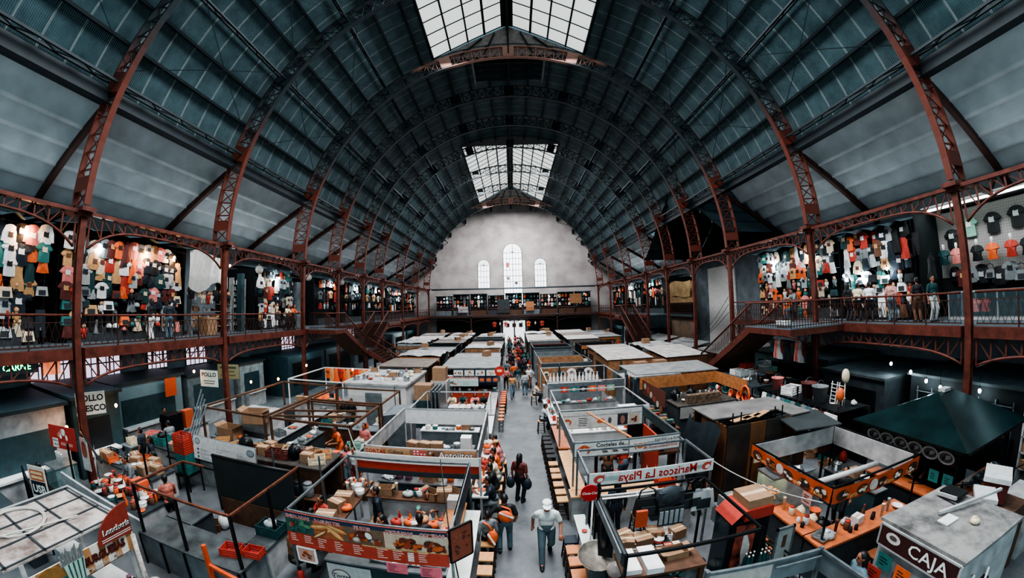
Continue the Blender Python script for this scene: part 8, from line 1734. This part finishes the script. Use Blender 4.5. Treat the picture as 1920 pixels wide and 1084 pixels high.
W1('white_appliance', MB(OFFW).b2(10.9, 2.9, 0, 12.4, 3.7, 1.3), 'pale metal counter top at the lower right edge', 'counter')
person('stand', (16.2 - 1.5, 12.0, 0), -1.5, 'person in dark jacket beside the dark shop under the right gallery', 'dark navy', 'black', 'short')
for k in range(12): put(('dress', 'trousers', 't-shirt')[k % 3], (14.6, 14.2 + .28 * k, 3.9), -PI / 2, '%s garment hanging under the right gallery by the staircase, %s along' % (['black', 'dark navy', 'maroon', 'pale grey', 'pink', 'dark teal'][k % 6], nth(k)), 'garment', 'garments under the right gallery', ['black', 'dark navy', 'maroon', 'pale grey', 'pink', 'dark teal'][k % 6], None, 1.1)
# ================================================================== far stalls: six rows of blocks down the hall
rf = random.Random(77)
ROOFS = [('pale grey sheet', SHEETG), ('dirty white', mat('dirty_roof', (146, 144, 142), .75, 0, .25, 1.5)), ('grey-brown board', mat('grey_brown_board', (122, 112, 104), .8, 0, .2, 2)), ('white tarpaulin', OFFW), ('pale corrugated', CORR), ('dark grey', GREYP)]
BL = [(-5.0, -1.4, 'beside the aisle, left'), (-9.0, -5.7, 'second from the aisle, left'), (-13.0, -9.6, 'by the left columns'), (1.4, 5.0, 'beside the aisle, right'), (5.9, 9.6, 'second from the aisle, right'), (10.1, 13.2, 'by the right columns')]
starts = [26.2, 21.6, 22.6, 23.0, 32.2, 27.6]
for b, (x0, x1, nm) in enumerate(BL):
 y = starts[b]; k = 0
 while y < 51.5:
  L_ = rf.uniform(2.6, 3.6); h = rf.uniform(2.2, 2.65); rn, rm = rf.choice(ROOFS)
  if b == 2 and 22 < y < 31: y += L_ + .6; continue
  if b == 5 and 30 < y < 41: y += L_ + .6; continue
  lb = '%s roofed stall %s, %s of that row going back' % (rn, nm, nth(k))
  t = stall(lb, x0 + .1, y, x1 - .1, y + L_, h, GALV if rf.random() < .6 else WOODD, .05)
  open_ = rf.random() < .4 and y < 42
  if not open_:
   m = MB(rm)
   if rn == 'pale corrugated': corr(m, x0 - .05, y - .2, x1 + .05, y + L_ + .2, h + .02, h + .15, 18)
   elif rn == 'white tarpaulin':
    vs = [(x0 + (x1 - x0) * i / 8, y - .1 + (L_ + .2) * j / 4, h + .04 + .1 * abs(sin(i * PI / 4)) + .12 * (j % 2)) for i in range(9) for j in range(5)]
    m.add(vs, [(i * 5 + j, i * 5 + j + 1, i * 5 + 6 + j, i * 5 + 5 + j) for i in range(8) for j in range(4)], True)
   else: m.b2(x0 - .05, y - .2, h, x1 + .05, y + L_ + .2, h + .05)
   PW('roof', m, t)
  cm = rf.choice([OFFW, WOODD, DGREY, PLY, C(150, 64, 50), TEALG]); PW('counter', MB(cm).b2(x0 + .2, y + .1, 0, x1 - .2, y + .6, 1.0), t)
  PW('rear_panel', MB(rf.choice([DGREY, SHOPB, PLY, GREYP])).b2(x0 + .1, y + L_ - .06, 0, x1 - .1, y + L_ - .02, h - .1), t)
  fascia(t, x0 + .1, y - .03, x1 - .1, y - .03, h - .35, h - .05, rf.choice([OFFW, C(168, 62, 48), GREYP, DGREY, WOOD, C(196, 186, 170)]))
  place = 'stall %s %s' % (ORD[k], nm)
  if y < 40: goods(['carton', 'tub', 'bag', 'crate', 'bowl', 'bottle'], x0 + .25, y + .12, x1 - .25, y + .55, 1.0, 5, 1, 'on ' + place, 'goods on far stalls', .2, ['white', 'cream', 'orange', 'red', 'teal', 'grey', 'tan'])
  if rf.random() < .75:
   n = 6 if y < 40 else 4
   for q in range(n):
    c = rf.choice(['dark navy', 'black', 'white', 'teal', 'red', 'orange', 'grey', 'cream', 'pink', 'dark teal']); kd = rf.choice(['t-shirt', 'handbag', 'dress', 'toy', 'skirt'])
    put(kd, (x0 + .4 + (x1 - x0 - .8) * q / (n - 1), y - .12, h - .4), 0, '%s %s hanging on %s, hook %s' % (c, {'toy': 'rag doll'}.get(kd, kd), place, ORD[q]), 'goods', 'goods hung on far stalls', c)
  if not open_ and rf.random() < .5: put(rf.choice(['carton', 'open_carton']), (rf.uniform(x0 + .6, x1 - .6), y + rf.uniform(.6, 2), h + .2), rf.uniform(0, 1), 'brown carton lying on the roof of ' + place, 'box', None, None, None, 1.5)
  y += L_ + rf.uniform(.3, .9); k += 1
for s in (-1, 1):
 for k, y in enumerate((21.5, 27, 33, 39, 45, 51)):
  if s > 0 and 20 < y < 36:
   xr = 16.05 if y > 25 else 18.9
   t = T('market_stall', 'low grey-roofed stall in the right transept, %s going back' % nth(k), 'stall', (16.5, y, 0)); PW('walls', MB(WOODD).b2(14.6, y, 0, 15.9 if y > 25 else 18.5, y + 4.6, 2.4), t); PW('roof', MB(SHEETG).add([(14.2, y - .2, 2.42), (xr, y - .2, 2.8), (xr, y + 4.8, 2.8), (14.2, y + 4.8, 2.42)], [(0, 1, 2, 3)]), t); continue
  t = T('shop_box', '%s shop front under the %s gallery, %s beyond the staircase' % (['dim', 'dark', 'grey', 'dark', 'pale', 'dim'][k], SN[s], nth(k)), 'shop', (s * 17, y, 0))
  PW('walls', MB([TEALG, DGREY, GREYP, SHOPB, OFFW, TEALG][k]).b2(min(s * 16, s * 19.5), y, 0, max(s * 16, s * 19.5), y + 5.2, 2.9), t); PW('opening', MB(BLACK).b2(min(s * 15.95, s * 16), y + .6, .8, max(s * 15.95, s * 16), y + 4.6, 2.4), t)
  point('shop_light', (s * 15.2, y + 2.5, 2.8), 25, (215, 240, 245), .1)
W1('brown_booth', MB(WOODD).b2(-12.6, 55.2, 0, -9.0, 56.6, 2.3), 'long brown wooden booth under the left end of the end gallery', 'booth')
for k in range(7): put('toy' if k % 2 else 't-shirt', (-3.2 + .9 * k if k < 3 else 1.2 + 1.1 * (k - 3), 57.0, 3.9), 0, 'bright item hung under the end gallery, %s from the left' % nth(k), 'goods', 'items under the end gallery', ['red', 'white', 'pink', 'teal', 'orange', 'white', 'red'][k], None, 1.2)
# ================================================================== the crowd down the aisle
rc = random.Random(5)
spots = []
for k in range(46):
 for _ in range(40):
  y = 26.5 + 30 * (rc.random() ** 1.15); x = rc.uniform(-1.0, 1.1)
  if all((x - a) ** 2 + (y - b) ** 2 > .5 for a, b in spots): break
 spots.append((x, y))
spots.sort(key=lambda p: p[1])
cc = ['black', 'dark navy', 'white', 'red', 'grey', 'pink', 'maroon', 'teal', 'orange', 'cream', 'dark teal', 'pale grey', 'plum']
cnt = {}
for k, (x, y) in enumerate(spots):
 c = cc[(k * 5 + rc.randrange(3)) % len(cc)]; tr = rc.choice(['denim', 'black', 'dark navy', 'grey', 'brown']); aw = rc.random() < .6
 key = (c, tr); n = cnt.get(key, 0); cnt[key] = n + 1
 l = 'person in %s top and %s trousers walking %s in the aisle crowd' % (c, tr, 'away' if aw else 'nearer')
 l = 'person in %s top, %s trousers, %s row of the aisle crowd, %s' % (c, tr, nth(k // 3), 'left' if x < -.3 else ('right' if x > .35 else 'middle'))
 person(rc.choice(['walk', 'stand', 'walk', 'hip']), (x, y, 0), rc.uniform(-.3, .3) + (0 if aw else PI), l, c, tr, rc.choice(['short', 'long', 'short']), rc.random() < .4, rc.randrange(2), rc.uniform(.93, 1.02), None, 'aisle crowd', face=y < 34)
for k, (x, y) in enumerate(((-5.3, 27), (-5.2, 30.5), (-5.35, 34), (5.4, 29), (5.5, 33), (5.45, 36), (-9.3, 31.5), (-9.2, 25.6), (9.9, 24.5), (-5.3, 41), (5.4, 43))):
 person(['stand', 'walk', 'work', 'hip'][k % 4], (x, y, 0), 2.0 + k, 'person in %s top standing between far stalls, %s' % (cc[k], ['beside the first left side lane', 'second in the left side lane', 'third in the left side lane', 'first in the right side lane', 'second in the right side lane', 'third in the right side lane', 'far end of the outer left lane', 'near end of the outer left lane', 'in the outer right lane', 'deep in the left side lane', 'deep in the right side lane'][k]), cc[k], 'denim', 'short', face=False)
person('walk', (-9.8, 27.0, 1.85), -PI / 2, 'person in black coming down the main flight of the left staircase', 'black', 'dark navy', 'short')
for x0, x1, l in ((-13.4, -2.4, 'left'), (2.4, 13.4, 'right')): W1('dark_backdrop', MB(SHOPB).b2(x0, 60.4, 0, x1, 60.5, 4.3), 'long dark hoarding added to darken the wall below the end gallery, %s of the entrance' % l, 'backdrop')  # dark boards added to darken the bare wall under the end gallery
for k, (p, q, sag, l) in enumerate((((13.75, 20.6, 6.4), (16.4, 31, 3.2), .8, 'drooping black cable between the right columns, upper one'), ((13.75, 20.6, 5.9), (15.4, 30.6, 2.9), 1.0, 'drooping black cable between the right columns, middle one'), ((13.75, 20.6, 5.4), (14.4, 30.6, 3.0), 1.1, 'drooping black cable between the right columns, lower one'), ((4.5, 9.5, 2.3), (6.1, 5.4, 1.9), .3, 'pale cable slung from the shrimp banner to the corner snack booth'), ((-6.0, 10.9, 2.2), (-4.8, 9.6, 2.1), .5, 'white cable slung from the wooden frame to the snack stall'), ((9.2, 5.3, 1.6), (13.4, 3.9, 1.4), .3, 'dark cable slung across the lower right stalls'))):
 p = Vector(p); q = Vector(q)
 W1('cable', MB(OFFW if 'white' in l or 'pale' in l else BLACK).tube([p + (q - p) * i / 12 - Z * sag * sin(PI * i / 12) for i in range(13)], .016, 5), l, 'cable')
for x0, y0, x1, y1, z, nx, ny, pl in ((-4.2, 6.5, -3.6, 8.1, 0, 1, 3, 'on the floor inside the salad stall'), (-4.5, 10.3, -3.0, 10.9, 0, 4, 1, 'on the floor of the snack stall'), (-2.6, 10.5, -1.7, 12.2, 0, 3, 4, 'on the floor of the snack stall near the aisle'), (-4.3, 13.0, -1.8, 13.5, 0, 6, 1, 'at the back of the snack stall'), (-4.4, 15.3, -1.9, 16.2, 0, 6, 2, 'on the floor of the white-framed stall'),
 (-8.2, 11.9, -6.9, 13.2, 0, 4, 3, 'on the floor of the rough wooden-framed stall'), (-11.9, 13.4, -10.6, 16.4, 0, 4, 6, 'on the floor of the display-case stall'), (-8.3, 14.9, -6.9, 16.0, 0, 4, 3, 'on the floor of the cloth-topped stall'), (-9.0, 10.3, -6.0, 10.7, 0, 7, 1, 'behind the brown plank counter'), (-13.0, 18.6, -11.2, 21.6, 0, 4, 5, 'on the floor of the pipe-framed stall'),
 (3.0, 5.0, 3.8, 6.6, 0, 3, 4, 'on the floor of the newspaper stand'), (1.9, 7.8, 4.2, 8.1, 0, 5, 1, 'on the floor of the reversed-banner stall'), (1.8, 10.3, 4.2, 10.8, 0, 6, 1, 'on the floor of the cocktail stall'), (3.6, 12.8, 5.4, 13.1, 0, 4, 1, 'beside the white script fascia'), (1.8, 14.2, 4.0, 14.8, 0, 6, 2, 'on the floor of the fourth right stall'), (1.7, 16.8, 3.3, 17.9, .0, 5, 3, 'between the fourth and fifth right stalls'), (1.8, 19.2, 5.4, 21.3, 0, 8, 4, 'on the floor of the juice stall'),
 (6.9, 6.2, 8.6, 7.5, 0, 4, 3, 'on the floor of the corner snack booth'), (6.9, 12.0, 10.2, 13.4, 0, 8, 3, 'before the plywood-boarded stall'), (10.8, 9.4, 12.1, 13.4, .0, 3, 8, 'under the housewares shelves'), (10.8, 14.2, 13.2, 17.2, 0, 6, 6, 'under the upper housewares shelves'), (8.3, 4.2, 9.9, 4.7, 0, 4, 1, 'behind the cashier booth'), (-9.2, 6.8, -8.4, 7.3, 0, 3, 1, 'behind the dusty dark counter')):
 goods(['crate', 'carton', 'bucket', 'sack', 'open_carton', 'crate', 'pot', 'bin_bag', 'tub'], x0, y0, x1, y1, z, nx, ny, pl, 'stores ' + pl, .4, ['white', 'grey', 'pale grey', 'red', 'orange', 'teal', 'dark teal', 'brown', 'cream', 'black'], .85)
for x0, y0, x1, y1, z, nx, ny, pl in ((6.2, 5.1, 9.0, 5.55, 1.0, 9, 1, 'along the front of the varnished counter'), (6.05, 5.8, 6.5, 6.9, 1.0, 1, 4, 'along the aisle side of the varnished counter'), (11.0, 9.2, 12.1, 13.4, 2.25, 2, 9, 'on the dark housewares shelves'), (10.6, 13.9, 13.2, 15.2, 2.25, 7, 3, 'on the upper housewares shelf'), (-4.95, 5.9, -4.45, 7.0, 1.25, 1, 4, 'at the near end of the left salad shelf'), (-4.2, 8.35, -1.8, 8.65, 1.25, 7, 1, 'along the rear salad shelf'), (1.7, 6.3, 2.9, 6.75, 1.05, 6, 1, 'among the jars of the newspaper stand')):
 goods(['tub', 'bottle', 'bowl', 'jar', 'cup_stack', 'plate', 'bag'], x0, y0, x1, y1, z, nx, ny, pl, 'small ware ' + pl, .4, ['white', 'grey', 'pale grey', 'red', 'orange', 'teal', 'black', 'brown', 'cream'], .7)
number_goods()
SC.view_settings.view_transform = 'AgX'; SC.view_settings.look = 'AgX - High Contrast'; SC.view_settings.exposure = .15
